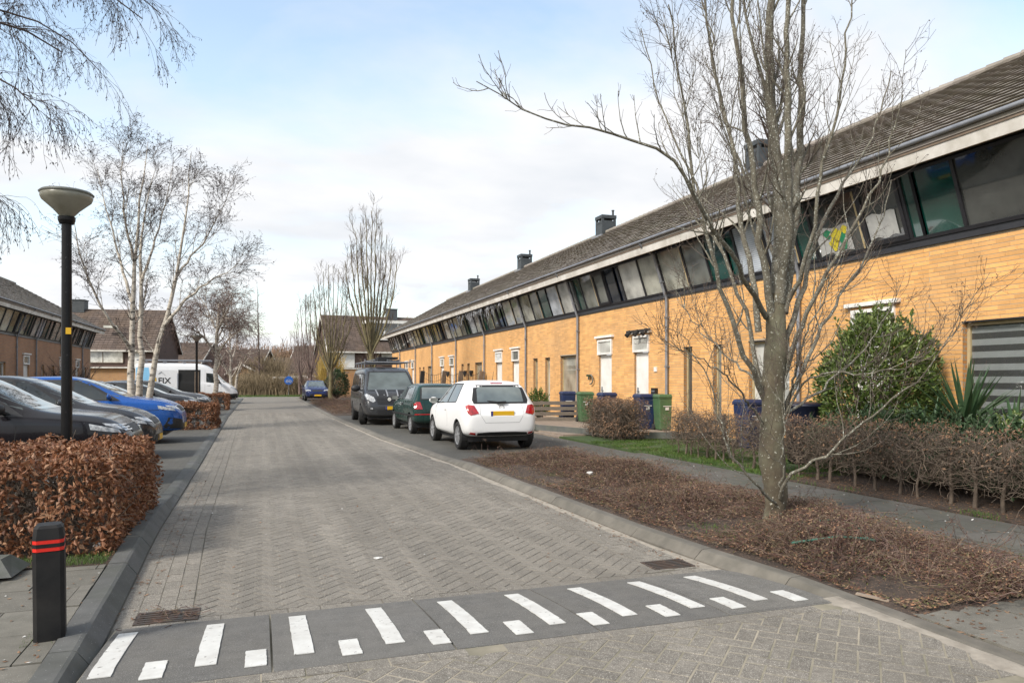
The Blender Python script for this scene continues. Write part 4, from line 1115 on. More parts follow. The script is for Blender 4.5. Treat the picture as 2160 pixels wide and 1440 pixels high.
def wheel(root, x, y, r, wdt, style, steer=0):
    sg = 1 if y > 0 else -1
    key = (round(r, 3), wdt, style, sg)
    t = MB(); w2 = wdt / 2
    prof = [(r * .66, -w2 * .8), (r * .72, -w2), (r * .93, -w2), (r, -w2 * .72), (r * 1.0, w2 * .72), (r * .93, w2), (r * .72, w2), (r * .66, w2 * .8)]
    t.lathe(prof, 36, axis='y')
    ty = t.build('tyre', M['rubber'], None, world=False, smooth=True)
    tm = ty.data; bpy.data.objects.remove(ty)
    try: tm.set_sharp_from_angle(angle=R(35))
    except Exception: pass
    wo_ = bpy.data.objects.new('wheel', tm); link(wo_, root, False); wo_.location = (x, y, r); wo_.rotation_euler = (0, 0, steer)
    rm = MB(); R_ = r * .67
    rm.lathe([(R_, sg * w2 * .8), (R_ * .97, sg * w2 * .95), (R_ * .90, sg * w2 * .88), (R_ * .88, sg * w2 * .2)], 36, axis='y')
    am = M['alloy'] if 'dark' not in style else M['darkalloy']
    nsp = 5 if 'five' in style else 9
    for k in range(nsp):
        a = k * 2 * math.pi / nsp; ca, sa = math.cos(a), math.sin(a)
        wi, wo2 = (.020, .032) if nsp == 9 else (.035, .045)
        yy0, yy1 = sg * w2 * .70, sg * w2 * .90
        def pt(rr, tt, yy): return (rr * ca - tt * sa, yy, rr * sa + tt * ca)
        rm.hexa([pt(R_ * .1, -wi, yy0), pt(R_ * .9, -wo2, yy0), pt(R_ * .9, wo2, yy0), pt(R_ * .1, wi, yy0), pt(R_ * .1, -wi, yy1), pt(R_ * .9, -wo2, yy1 * .96), pt(R_ * .9, wo2, yy1 * .96), pt(R_ * .1, wi, yy1)])
    rm.lathe([(0.001, sg * w2 * .96), (R_ * .2, sg * w2 * .95), (R_ * .24, sg * w2 * .6)], 16, axis='y')
    ro = rm.build('rim', am, wo_, world=False)
    MB().lathe([(0.001, sg * w2 * .22), (R_ * .93, sg * w2 * .22)], 24, axis='y').build('brake', M['trimblack'], wo_, world=False)
def arches(root, wheels, wr, W2):
    for wx in wheels:
        for sg in (1, -1):
            mb = MB(); n = 20; a = np.linspace(-.25, math.pi + .25, n); v = []
            for yy in (W2 * .985 - .0, W2 - .36):
                v += [(wx + math.cos(t) * (wr + .048), sg * yy, wr + math.sin(t) * (wr + .048)) for t in a]
            mb.add(v, [(i, i + 1, n + i + 1, n + i) for i in range(n - 1)])
            mb.add([(wx + math.cos(t) * (wr + .05), sg * (W2 - .36), wr + math.sin(t) * (wr + .05)) for t in a], [tuple(range(n))])
            mb.build('wheel_arch', M['trimblack'], root, world=False)
def mirror(root, x, y, z, mat, big=1.0):
    sg = 1 if y > 0 else -1
    b_ = bmesh.new(); bmesh.ops.create_uvsphere(b_, u_segments=14, v_segments=8, radius=1)
    for v in b_.verts: v.co = Vector((v.co.x * .065 * (1 if v.co.x > 0 else .35), v.co.y * .105, v.co.z * .075)) * big
    me = bpy.data.meshes.new('door_mirror'); b_.to_mesh(me); b_.free(); me.materials.append(mat)
    me.polygons.foreach_set('use_smooth', np.ones(len(me.polygons), bool))
    o = bpy.data.objects.new('door_mirror', me); link(o, root, False); o.location = (x, y + sg * .11 * big, z)
    MB().beam((0, -sg * .04, -.03), (.03, -sg * .16 * big, -.06), .05, .035).build('mirror_arm', M['trimblack'], o, world=False)
    MB().box(-.028 * big, -.020 * big, -.085 * big, .085 * big, -.05 * big, .055 * big).build('mirror_glass', M['pane_grey'], o, world=False)
def plate(root, bvh, z, front, L, y=0, w_=.52, white=False):
    v = 'front' if front else 'rear'
    sgn = 1 if front else -1
    hit = bvh.ray_cast(Vector((9 if front else -3, y, z)), Vector((-1 if front else 1, 0, 0)))[0]
    x = hit.x + sgn * .012; m = MB(); xa, xb = sorted((x - sgn * .03, x + sgn * .004))
    p = m.box(xa, xb, y - w_ / 2, y + w_ / 2, z - .055, z + .055).build('number_plate', M['yellow'], root, world=False)
    yy = y + sgn * (w_ / 2) * (-1 if front else 1) * -1
    e0 = y + (-w_ / 2 if not front else w_ / 2 - .045); 
    if not front: e0 = y + w_ / 2 - .045
    else: e0 = y - w_ / 2
    xa, xb = sorted((x, x + sgn * .006))
    MB().box(xa, xb, e0, e0 + .045, z - .054, z + .054).build('plate_band', M['blueplate'], p, world=False)
def line(pts, w_=.008):
    "thin closed strip around a polyline in 2D, for panel gaps"
    a, b = [], []
    for i, p in enumerate(pts):
        q0 = Vector(pts[max(0, i - 1)]); q1 = Vector(pts[min(len(pts) - 1, i + 1)]); t = (q1 - q0).normalized(); nn = Vector((-t.y, t.x)) * w_ / 2
        a.append(tuple(Vector(p) + nn)); b.append(tuple(Vector(p) - nn))
    return a + b[::-1]
def underside(root, L, W2, z, x0=.3):
    MB().box(x0, L - .35, -W2 * .8, W2 * .8, z - .02, z + .16).build('underbody', M['trimblack'], root, world=False)

def car(label, paintm, spec, group='parked cars', name='parked_car', cat='car'):
    L, Wd, H = spec['L'], spec['W'], spec['H']; W2 = Wd / 2; r = spec['r']; ws = spec['wheels']
    t = thing(name, label, cat, group=group)
    body, bvh = car_body(spec['st'], ws, r, W2, paintm, t)
    arches(t, ws, r, W2 * .98)
    for i, wx in enumerate(ws):
        for sg in (1, -1): wheel(t, wx, sg * (W2 - .115), r, spec.get('tw', .20), spec['rim'], spec.get('steer', 0) if i == 1 else 0)
    underside(t, L, W2, spec.get('clear', .20))
    gm = M[spec.get('glass', 'carglass')]
    seam = M['seamwhite'] if spec.get('lightbody') else M['seam']
    for sd in ('left', 'right'):
        for nm, poly in spec['side']:
            mt = {'side_window': gm, 'pillar': M['trimblack'], 'sill_trim': M['trimblack'], 'window_surround': M['trimblack'], 'chrome_strip': M['chrome'], 'door_strip': M['trimblack'],
                  'taillight': M['taillight'], 'headlight': M['headlight']}.get(nm, M['trimblack'])
            patch(bvh, poly, sd, mt, nm, t, off=.004 if nm in ('window_surround',) else .008 if nm != 'pillar' else .010)
        for ln in spec.get('seams', []): patch(bvh, line(ln, .009), sd, seam, 'door_gap', t, off=.0015, step=.12, depth=.006)
        for (hx, hz) in spec.get('handles', []): patch(bvh, [(hx, hz), (hx + .17, hz), (hx + .17, hz + .03), (hx, hz + .03)], sd, M['trimblack'] if not spec.get('lightbody') else paintm, 'door_handle', t, off=.025, step=.1)
    for v in ('front', 'rear'):
        for it in spec.get(v, []):
            nm, poly, mk = it[:3]; both = len(it) > 3 and it[3]
            of = it[4] if len(it) > 4 else .007
            patch(bvh, poly, v, M[mk] if isinstance(mk, str) else mk, nm, t, off=of)
            if both: patch(bvh, mir(poly), v, M[mk] if isinstance(mk, str) else mk, nm, t, off=of)
    for (z, fr) in spec.get('plates', []): plate(t, bvh, z, fr, L)
    if 'mirror' in spec:
        mxx, myy, mz = spec['mirror']; mirror(t, mxx, myy, mz, M[spec.get('mirrormat', 'trimblack')] if isinstance(spec.get('mirrormat', 'trimblack'), str) else spec['mirrormat'], spec.get('mbig', 1)); mirror(t, mxx, -myy, mz, M[spec.get('mirrormat', 'trimblack')] if isinstance(spec.get('mirrormat', 'trimblack'), str) else spec['mirrormat'], spec.get('mbig', 1))
    if 'aerial' in spec:
        ax, az = spec['aerial']; MB().rod((ax, 0, az), (ax - .10, 0, az + .20), .006, 6, .003).build('aerial', M['trimblack'], t, world=False)
    return t, bvh, body
def place(t, x, y, ang):
    "ang: heading of the car's nose, degrees from +X towards +Y"
    t.location = (x, y, .032); t.rotation_euler = (0, 0, R(ang)); return t

# --- white three-door hatchback seen from behind
hatch = dict(L=3.90, W=1.70, H=1.51, r=.305, wheels=(.66, 3.10), rim='silver9', glass='carglass', lightbody=True, clear=.2,
    st=[(0.00, .42, .66, .74, .62, .50), (.05, .33, .76, .86, .74, .60), (.14, .30, .90, .99, .80, .655), (.24, .29, .965, 1.20, .828, .64), (.36, .28, .985, 1.40, .84, .60), (.50, .27, .985, 1.475, .848, .575),
        (.90, .25, .97, 1.505, .85, .575), (1.45, .24, .95, 1.51, .85, .58), (2.0, .24, .93, 1.49, .85, .575), (2.45, .24, .92, 1.38, .848, .565), (2.85, .25, .905, 1.12, .845, .60), (3.08, .26, .89, .98, .84, .68),
        (3.40, .27, .82, .90, .82, .66), (3.68, .28, .72, .80, .77, .60), (3.83, .29, .62, .68, .68, .52), (3.90, .34, .54, .58, .54, .40)],
    side=[('side_window', [(.93, 1.03), (1.62, 1.0), (1.62, 1.40), (1.05, 1.41)]), ('side_window', [(1.68, .995), (2.62, .97), (2.05, 1.385), (1.68, 1.40)]), ('pillar', [(1.61, 1.0), (1.69, 1.0), (1.69, 1.40), (1.61, 1.40)]),
          ('window_surround', [(.89, 1.01), (2.72, .945), (2.10, 1.41), (1.68, 1.43), (1.03, 1.435)])],
    seams=[[(1.55, .97), (1.52, .6), (1.56, .33)], [(2.72, .92), (2.70, .6), (2.66, .33)], [(1.56, .33), (2.66, .33)]], handles=[(1.62, .83)],
    rear=[('rear_window', [(-.60, 1.0), (.60, 1.0), (.63, 1.08), (.55, 1.385), (.50, 1.40), (-.50, 1.40), (-.55, 1.385), (-.63, 1.08)], 'trimblack', False, .005),
          ('rear_glass', [(-.52, 1.035), (.52, 1.035), (.50, 1.30), (.46, 1.355), (-.46, 1.355), (-.50, 1.30)], 'carglass_light', False, .009),
          ('taillight', [(.52, .80), (.70, .76), (.745, .80), (.78, .95), (.72, .985), (.60, .965)], 'taillight', True, .014),
          ('bumper_trim', [(-.62, .30), (.62, .30), (.55, .385), (.3, .40), (-.3, .40), (-.55, .385)], 'trimblack', False, .012),
          ('rear_reflector', [(.58, .335), (.72, .36), (.70, .40), (.60, .39)], 'taillight', True, .014),
          ('brake_light', [(-.14, 1.425), (.14, 1.425), (.14, 1.455), (-.14, 1.455)], 'taillight', False, .012),
          ('tailgate_gap', line([(-.47, .985), (-.49, .78), (-.38, .60), (.38, .60), (.49, .78), (.47, .985)], .008), 'seamwhite', False, .002)],
    front=[('windscreen', [(-.66, .98), (.66, .98), (.52, 1.40), (-.52, 1.40)], 'screen')],
    plates=[(.79, False)], mirror=(2.62, .80, 1.02), mirrormat='p_white', aerial=(.75, 1.50))
t, bvh, _ = car('white three-door hatchback parked at the right kerb, seen from behind, nearest car on the right', M['p_white'], hatch)
wp = MB(); wp.beam((.10, .02, 1.025), (.175, .30, 1.055), .03, .02, (1, 0, 0)); wp.beam((.10, -.10, 1.03), (.095, .10, 1.02), .05, .04, (1, 0, 0)); wp.build('rear_wiper', M['trimblack'], t, world=False)
MB().beam((-.004, 0, .915), (.0, .0001, .915), .0001, .0001)
em = MB(); em.lathe([(.045, 0), (.05, .008), (.055, 0)], 18, c=(.075, 0, .925), axis='x'); em.build('tailgate_badge', M['chrome'], t, world=False)
for yy in (.38,): MB().rod((.25, yy, .24), (.02, yy, .24), .025, 10).build('exhaust', M['iron'], t, world=False)
place(t, 4.86, 14.75, 90)
WHITE = t

# --- old dark green hatchback
gh = dict(L=3.72, W=1.59, H=1.42, r=.275, wheels=(.62, 3.0), rim='silver9', glass='carglass', tw=.18, clear=.2,
    st=[(0, .40, .60, .66, .68, .55), (.04, .32, .74, .82, .765, .64), (.10, .30, .90, .965, .785, .665), (.20, .29, .93, 1.16, .79, .64), (.32, .28, .94, 1.34, .792, .60), (.44, .27, .94, 1.395, .795, .58),
        (.9, .25, .93, 1.415, .795, .58), (1.5, .24, .915, 1.42, .795, .58), (2.0, .24, .90, 1.39, .795, .57), (2.4, .24, .885, 1.22, .79, .58), (2.68, .25, .87, .98, .79, .64), (3.1, .26, .80, .88, .775, .64),
        (3.5, .28, .70, .77, .74, .60), (3.66, .29, .60, .66, .68, .52), (3.72, .34, .52, .56, .58, .42)],
    side=[('side_window', [(.52, .97), (1.40, .955), (1.40, 1.32), (.70, 1.33)]), ('side_window', [(1.47, .955), (2.45, .93), (1.95, 1.305), (1.47, 1.32)]), ('pillar', [(1.39, .955), (1.48, .955), (1.48, 1.32), (1.39, 1.32)]),
          ('door_strip', [(.05, .50), (3.6, .48), (3.6, .53), (.05, .55)])],
    seams=[[(1.42, .92), (1.40, .3)], [(2.55, .88), (2.50, .3)]], handles=[(1.5, .80)],
    rear=[('rear_window', [(-.60, .955), (.60, .955), (.55, 1.33), (-.55, 1.33)], 'trimblack', False, .004), ('rear_glass', [(-.55, .985), (.55, .985), (.50, 1.30), (-.50, 1.30)], 'carglass_light', False, .008),
          ('taillight', [(.54, .70), (.765, .70), (.77, .86), (.70, .90), (.60, .90)], 'taillight', True, .012),
          ('bumper_strip', [(-.76, .545), (.76, .545), (.76, .575), (-.76, .575)], 'taillight', False, .01),
          ('tailgate_gap', line([(-.50, .93), (-.46, .62), (.46, .62), (.50, .93)], .01), 'seam', False, .002),
          ('tailgate_recess', [(-.27, .74), (.27, .74), (.27, .87), (-.27, .87)], 'trimblack', False, .003)],
    front=[('windscreen', [(-.64, .93), (.64, .93), (.52, 1.31), (-.52, 1.31)], 'screen')], mirror=(2.42, .74, .97), mirrormat='trimblack')
t, bvh, _ = car('old dark green hatchback parked between the white hatchback and the graphite van', M['p_green'], gh)
wp = MB(); wp.beam((.075, .02, .985), (.14, .33, 1.0), .02, .015, (1, 0, 0)); wp.build('rear_wiper', M['trimblack'], t, world=False)
place(t, 4.72, 19.7, 91)

# --- graphite panel van facing the viewer
vn = dict(L=4.97, W=1.99, H=1.97, r=.335, wheels=(1.0, 3.95), rim='darkfive', glass='carglass', tw=.22, steer=R(-14), clear=.24,
    st=[(0, .45, 1.05, 1.80, .93, .80), (.05, .34, 1.12, 1.90, .97, .83), (.3, .30, 1.15, 1.945, .985, .83), (1.2, .29, 1.15, 1.965, .99, .83), (2.4, .29, 1.14, 1.97, .99, .82), (3.2, .29, 1.12, 1.955, .99, .80), (3.6, .29, 1.11, 1.83, .985, .78),
        (4.05, .29, 1.09, 1.42, .98, .80), (4.32, .29, 1.06, 1.20, .97, .82), (4.60, .29, .98, 1.11, .94, .78), (4.82, .29, .84, .98, .89, .70), (4.92, .30, .68, .78, .82, .60), (4.97, .36, .56, .62, .68, .50)],
    side=[('side_window', [(3.05, 1.17), (4.02, 1.14), (3.55, 1.66), (3.05, 1.70)]), ('side_window', [(1.95, 1.18), (2.92, 1.17), (2.92, 1.70), (1.95, 1.71)]), ('side_window', [(.55, 1.19), (1.82, 1.18), (1.82, 1.71), (.60, 1.70)]),
          ('sill_trim', [(.1, .33), (.55, .33), (.55, .40), (.1, .42)]), ('window_surround', [(.50, 1.15), (4.12, 1.11), (3.60, 1.70), (3.05, 1.745), (.56, 1.745)])],
    seams=[[(2.98, 1.80), (2.98, .4)], [(4.02, 1.12), (4.0, .75)], [(1.86, 1.82), (1.86, .42)], [(.3, .86), (3.9, .86)]], handles=[(3.05, .98), (2.7, .98)],
    front=[('windscreen', [(-.83, 1.13), (.83, 1.13), (.66, 1.80), (-.66, 1.80)], 'trimblack', False, .005), ('windscreen_glass', [(-.78, 1.17), (.78, 1.17), (.63, 1.765), (-.63, 1.765)], 'screen', False, .010),
           ('grille', [(-.50, .70), (.50, .70), (.56, .90), (.50, .95), (-.50, .95), (-.56, .90)], 'trimblack', False, .010),
           ('headlight', [(.58, .80), (.66, .76), (.86, .88), (.90, 1.02), (.84, 1.05), (.62, .93)], 'headlight', True, .014),
           ('lower_grille', [(-.50, .40), (.50, .40), (.56, .52), (-.56, .52)], 'trimblack', False, .008), ('fog_light', [(.62, .50), (.80, .54), (.80, .62), (.64, .60)], 'trimblack', True, .008),
           ('fog_lamp', [(.67, .535), (.75, .545), (.75, .60), (.68, .59)], 'headlight', True, .014),
           ('bonnet_stripe', [(-.30, 1.0), (-.26, 1.0), (-.26, 1.115), (-.31, 1.115)], 'alloy', False, .004), ('bonnet_stripe', [(.26, 1.0), (.30, 1.0), (.31, 1.115), (.26, 1.115)], 'alloy', False, .004)],
    rear=[('taillight', [(.86, .9), (.94, .9), (.92, 1.3), (.86, 1.3)], 'taillight', True)], plates=[(.58, True)], mirror=(3.95, .97, 1.22), mirrormat='trimblack', mbig=1.5)
t, bvh, vb = car('graphite panel van with twin bonnet stripes and roof rack, facing the viewer', M['p_grey'], vn, name='parked_van', cat='van')
for s_ in (-1, 1):
    patch(bvh, [(4.28, s_ * .16), (4.28, s_ * .20), (4.85, s_ * .19), (4.85, s_ * .15)] if s_ > 0 else [(4.28, -.20), (4.28, -.16), (4.85, -.15), (4.85, -.19)], 'top', M['alloy'], 'bonnet_stripe', t, off=.004)
    patch(bvh, [(4.28, s_ * .52), (4.28, s_ * .56), (4.78, s_ * .50), (4.78, s_ * .46)], 'top', M['alloy'], 'bonnet_stripe', t, off=.004)
    y0_, y1_ = sorted((s_ * .20, s_ * .52)); patch(bvh, [(4.30, y0_), (4.30, y1_), (4.78, y1_ * .95), (4.80, y0_ * .97)], 'top', M['trimblack'], 'bonnet_panel', t, off=.0025)
for i in range(4):
    patch(bvh, [(-.52, .735 + i * .052), (.52, .735 + i * .052), (.52, .747 + i * .052), (-.52, .747 + i * .052)], 'front', M['darkalloy'], 'grille_bar', t, off=.02)
for y_ in (-.13, .13):
    MB().lathe([(.001, .02), (.055, .018), (.06, 0)], 16, c=(4.93, y_, .86), axis='x').build('spot_lamp', M['white'], t, world=False)
wp = MB()
for s_ in (-1, 1): wp.beam((4.17, s_ * .70, 1.20), (4.0, s_ * .10, 1.30), .02, .02)
wp.build('wiper', M['trimblack'], t, world=False)
rk = MB()
for y_ in (-.78, .78):
    rk.rod((.25, y_, 2.12), (3.55, y_, 2.12), .022, 8)
    for x_ in (.4, 1.4, 2.4, 3.4): rk.rod((x_, y_, 1.93), (x_, y_, 2.12), .016, 6)
for x_ in (.3, 1.1, 1.9, 2.7, 3.5): rk.rod((x_, -.80, 2.12), (x_, .80, 2.12), .02, 8)
rk.rod((.25, -.45, 2.2), (3.5, -.45, 2.2), .02, 8); rk.rod((3.55, -.78, 2.12), (3.55, -.78, 2.22), .02, 6); rk.rod((3.55, .78, 2.12), (3.55, .78, 2.22), .02, 6)
rk.build('roof_rack', M['zinc'], t, world=False)
VANLOC = (4.25, 29.0)
place(t, VANLOC[0], VANLOC[1], -91.5)
lad = thing('ladder', 'folded grey ladder and straps lying on the roof rack of the graphite van', 'ladder', (0, 0, 0))
lm = MB()
for y_ in (.10, .55): lm.beam((.5, y_, 2.20), (2.7, y_, 2.20), .03, .08)
lm.build('side_rail', M['zinc'], lad, world=False); lr = MB()
for i in range(9): lr.rod((.6 + i * .25, .10, 2.20), (.6 + i * .25, .55, 2.20), .015, 6)
lr.build('rung', M['zinc'], lad, world=False)
lp = MB(); lp.box(1.5, 2.9, -.25, .02, 2.15, 2.26); lp.box(1.7, 2.6, -.2, .5, 2.25, 2.33); lp.build('cargo', M['trimblack'], lad, world=False)
lad.location = t.location; lad.rotation_euler = t.rotation_euler

# --- generic saloon/suv shapes for the others
def estate(L, W, H, r, hood_z, nose_z, rim='silver9', xa=None, **kw):
    "rounded five-door body; xa = x of windscreen base"
    W2 = W / 2; xa = xa or L - 1.15; zb = hood_z - .02
    st = [(0, .45, .75, .82, W2 * .80, W2 * .6), (.05, .34, .85, .93, W2 * .92, W2 * .75), (.15, .30, zb, zb + .14, W2 * .97, W2 * .77), (.38, .28, zb + .02, H - .16, W2 * .99, W2 * .72), (.62, .26, zb + .02, H - .05, W2, W2 * .69),
          (1.2, .25, zb, H - .01, W2, W2 * .69), (1.9, .25, zb - .015, H, W2, W2 * .69), (xa - 1.15, .25, zb - .02, H - .02, W2, W2 * .68), (xa - .75, .25, zb - .03, H - .13, W2, W2 * .67), (xa - .30, .25, zb - .03, hood_z + .20, W2 * .995, W2 * .71), (xa, .25, zb - .03, hood_z + .05, W2 * .99, W2 * .78),
          (xa + .45, .26, hood_z - .09, hood_z + .01, W2 * .97, W2 * .78), (L - .35, .27, nose_z - .02, nose_z + .08, W2 * .92, W2 * .70), (L - .12, .28, nose_z - .14, nose_z - .06, W2 * .80, W2 * .60), (L - .02, .30, nose_z - .28, nose_z - .20, W2 * .66, W2 * .48), (L, .36, nose_z - .34, nose_z - .28, W2 * .5, W2 * .36)]
    zw = zb + .055; zt = H - .135
    side = [('side_window', [(.55, zw + .02), (1.25, zw), (1.25, zt), (.80, zt)]), ('side_window', [(1.31, zw), (2.12, zw - .01), (2.12, zt + .01), (1.31, zt)]), ('side_window', [(2.18, zw - .01), (xa - .28, zw - .03), (xa - .93, zt - .02), (2.18, zt + .01)]),
            ('window_surround', [(.47, zw - .01), (xa - .14, zw - .055), (xa - .92, zt + .02), (2.1, zt + .05), (.76, zt + .04)]),
            ('sill_trim', [(r * 2 + .55, .29), (L - 1.4, .29), (L - 1.4, .36), (r * 2 + .55, .36)])]
    d = dict(L=L, W=W, H=H, r=r, wheels=(.80, L - .90), rim=rim, st=st, side=side, clear=.22,
             seams=[[(2.15, zw), (2.13, .36)], [(xa - .2, zw - .05), (xa - .25, .36)], [(1.22, zw), (1.15, .6)]], handles=[(1.35, zb - .12), (2.25, zb - .12)],
             front=[('windscreen', [(-W2 * .80, hood_z + .07), (W2 * .80, hood_z + .07), (W2 * .64, H - .07), (-W2 * .64, H - .07)], 'screen'),
                    ('grille', [(-.34, nose_z - .17), (.34, nose_z - .17), (.38, nose_z - .06), (-.38, nose_z - .06)], 'trimblack', False, .008),
                    ('lower_grille', [(-.55, .32), (.55, .32), (.48, .47), (-.48, .47)], 'trimblack', False, .008)],
             rear=[('rear_window', [(-W2 * .7, zb + .08), (W2 * .7, zb + .08), (W2 * .6, H - .17), (-W2 * .6, H - .17)], 'carglass'), ('taillight', [(W2 * .66, .72), (W2 * .92, .72), (W2 * .93, .92), (W2 * .7, .92)], 'taillight', True)],
             mirror=(xa - .38, W2 * .93, zb + .10), plates=[(.40, True)])
    nz = nose_z
    d['side'].append(('headlight', [(L - .52, nz - .02), (L - .18, nz - .10), (L - .14, nz - .16), (L - .50, nz - .10)]))
    d['front'].append(('headlight', [(W2 * .48, nz - .14), (W2 * .78, nz - .10), (W2 * .92, nz - .01), (W2 * .55, nz - .05)], 'headlight', True, .010))
    d.update(kw)
    return d
# row of cars parked nose-out on the left, from the front hedge backwards
sv_ = estate(4.66, 1.80, 1.68, .345, 1.04, .93, 'silver5five')
sv_['side'] += [('door_strip', [(1.2, .42), (3.5, .42), (3.5, .47), (1.2, .47)])]
t, bvh, _ = car('black off-road car parked nose-out directly behind the nearest brown hedge', M['p_black'], sv_)
patch(bvh, [(.5, .34), (.5, .60), (-.5, .60), (-.5, .34)], 'front', M['trimblack'], 'lower_intake', t, off=.012)
for i in range(3): patch(bvh, [(.30, .80 + i * .035), (.62, .80 + i * .035), (.62, .815 + i * .035), (.30, .815 + i * .035)], 'front', M['chrome'], 'chrome_bar', t, off=.02); patch(bvh, [(-.62, .80 + i * .035), (-.30, .80 + i * .035), (-.30, .815 + i * .035), (-.62, .815 + i * .035)], 'front', M['chrome'], 'chrome_bar', t, off=.02)
CARS = [(t, -1.72, 12.15, 4.66)]
t, bvh, _ = car('dark grey rounded car parked between the black off-road car and the blue car', M['p_dgrey'], estate(4.45, 1.79, 1.60, .315, 1.00, .84, 'silver9', mirrormat='p_dgrey'))
CARS.append((t, -1.9, 15.9, 4.45))
bl = estate(4.44, 1.82, 1.60, .345, 1.04, .93, 'dark5five', mirrormat='p_blue')
t, bvh, _ = car('bright blue compact off-road car with slim headlamps, parked nose-out on the left', M['p_blue'], bl)
for s_ in (-1, 1):
    patch(bvh, [(s_ * .06 + (0 if s_ > 0 else -.20), .74), (s_ * .06 + (.20 if s_ > 0 else 0), .74), (s_ * .06 + (.20 if s_ > 0 else 0), .90), (s_ * .06 + (0 if s_ > 0 else -.20), .90)], 'front', M['chrome'], 'grille_frame', t, off=.012)
    patch(bvh, [(s_ * .16 - .08, .755), (s_ * .16 + .08, .755), (s_ * .16 + .08, .885), (s_ * .16 - .08, .885)], 'front', M['trimblack'], 'grille', t, off=.018)
patch(bvh, [(.48, .34), (.82, .36), (.80, .62), (.52, .55)], 'front', M['trimblack'], 'side_intake', t, off=.012); patch(bvh, mir([(.48, .34), (.82, .36), (.80, .62), (.52, .55)]), 'front', M['trimblack'], 'side_intake', t, off=.012)
for sd in ('left', 'right'): patch(bvh, line([(.6, .82), (2.2, .80), (3.4, .78), (4.05, .80)], .014), sd, M['seam'], 'crease_shade', t, off=.001, step=.12, depth=.004); patch(bvh, [(1.2, .30), (3.1, .30), (3.1, .42), (1.2, .42)], sd, M['trimblack'], 'sill_cladding', t, off=.006)  # flat dark strip paints the shade of the pressed side line; cladding below
CARS.append((t, -1.8, 19.75, 4.44))
t, bvh, _ = car('navy small car half hidden behind the white birch trunks', M['p_navy'], estate(4.05, 1.72, 1.48, .30, .95, .80))
CARS.append((t, -2.75, 27.0, 4.05))
t, bvh, _ = car('anthracite saloon parked nose-out left of the far lamp post', M['p_slate'], estate(4.6, 1.80, 1.45, .32, .93, .80))
CARS.append((t, -2.2, 30.2, 4.6))
t, bvh, _ = car('mid grey estate car parked nose-out just right of the far lamp post', M['p_mgrey'], estate(4.6, 1.80, 1.50, .32, .95, .82))
CARS.append((t, -2.0, 33.4, 4.6))
for t, nx, cy, L in CARS: place(t, nx - L, cy, 0)
t, bvh, _ = car('dark blue family car parked far down the street on the right, facing the viewer', M['p_dblue'], estate(4.25, 1.76, 1.46, .31, .95, .84))
place(t, 3.72, 57.2, -90)

# --- white high-roof delivery van with open side door
lv = dict(L=5.9, W=2.06, H=2.55, r=.345, wheels=(1.15, 4.88), rim='dark9', tw=.22, lightbody=True, clear=.26,
    st=[(0, .5, 1.3, 2.40, .98, .90), (.06, .34, 1.35, 2.50, 1.0, .92), (.4, .32, 1.38, 2.545, 1.02, .92), (1.5, .31, 1.38, 2.55, 1.025, .92), (3.2, .31, 1.36, 2.55, 1.025, .91), (3.9, .31, 1.32, 2.50, 1.02, .88), (4.35, .31, 1.28, 2.25, 1.01, .84),
        (4.80, .31, 1.22, 1.72, 1.0, .82), (5.12, .31, 1.15, 1.36, .99, .84), (5.42, .31, 1.06, 1.20, .96, .80), (5.68, .31, .92, 1.04, .90, .72), (5.84, .32, .74, .84, .80, .60), (5.9, .38, .58, .64, .66, .5)],
    side=[('side_window', [(4.05, 1.36), (4.98, 1.22), (4.52, 1.88), (4.05, 1.92)]), ('sill_trim', [(1.6, .36), (4.4, .36), (4.4, .46), (1.6, .46)]), ('headlight', [(5.45, 1.0), (5.78, .86), (5.78, .96), (5.50, 1.08)])],
    seams=[[(3.98, 2.1), (3.98, .42)], [(4.95, 1.2), (4.90, .6)]], handles=[(4.1, 1.15)],
    front=[('windscreen', [(-.86, 1.32), (.86, 1.32), (.70, 2.15), (-.70, 2.15)], 'screen'), ('grille', [(-.45, .70), (.45, .70), (.5, .88), (-.5, .88)], 'trimblack', False, .01),
           ('headlight', [(.58, .82), (.86, .92), (.90, 1.04), (.62, .98)], 'headlight', True, .012), ('bumper_trim', [(-.9, .34), (.9, .34), (.9, .62), (-.9, .62)], 'trimblack', False, .012)],
    mirror=(4.75, 1.0, 1.42), mbig=1.7)
t, bvh, _ = car('white delivery van with open side door, roof bars and FIX lettering', M['p_van'], lv, name='parked_van', cat='van')
patch(bvh, [(2.45, .48), (3.72, .48), (3.72, 2.12), (2.45, 2.12)], 'right', M['seam'], 'door_opening', t, off=.006)
patch(bvh, [(3.38, .50), (3.62, .50), (3.62, 2.0), (3.38, 2.0)], 'right', M['browntrim'], 'inner_shelf', t, off=.012)
MB().box(1.1, 2.4, -1.10, -1.055, .52, 2.10).build('sliding_door', M['p_van'], t, world=False)
patch(bvh, [(.08, 1.05), (.95, 1.05), (.78, 2.25), (.08, 2.25)], 'right', M['skyblue'], 'blue_graphic', t, off=.008)
patch(bvh, [(5.1, .36), (5.75, .36), (5.75, .60), (5.1, .62)], 'right', M['trimblack'], 'bumper_corner', t, off=.012)
rk = MB()
for y_ in (-.75, 0, .75): rk.rod((.1, y_, 2.72), (4.3, y_, 2.70), .04, 8)
for x_ in (.5, 1.6, 2.7, 3.8): rk.rod((x_, -.85, 2.63), (x_, .85, 2.63), .025, 6); rk.rod((x_, -.85, 2.5), (x_, -.85, 2.66), .02, 6)
rk.build('roof_bars', M['zinc'], t, world=False)
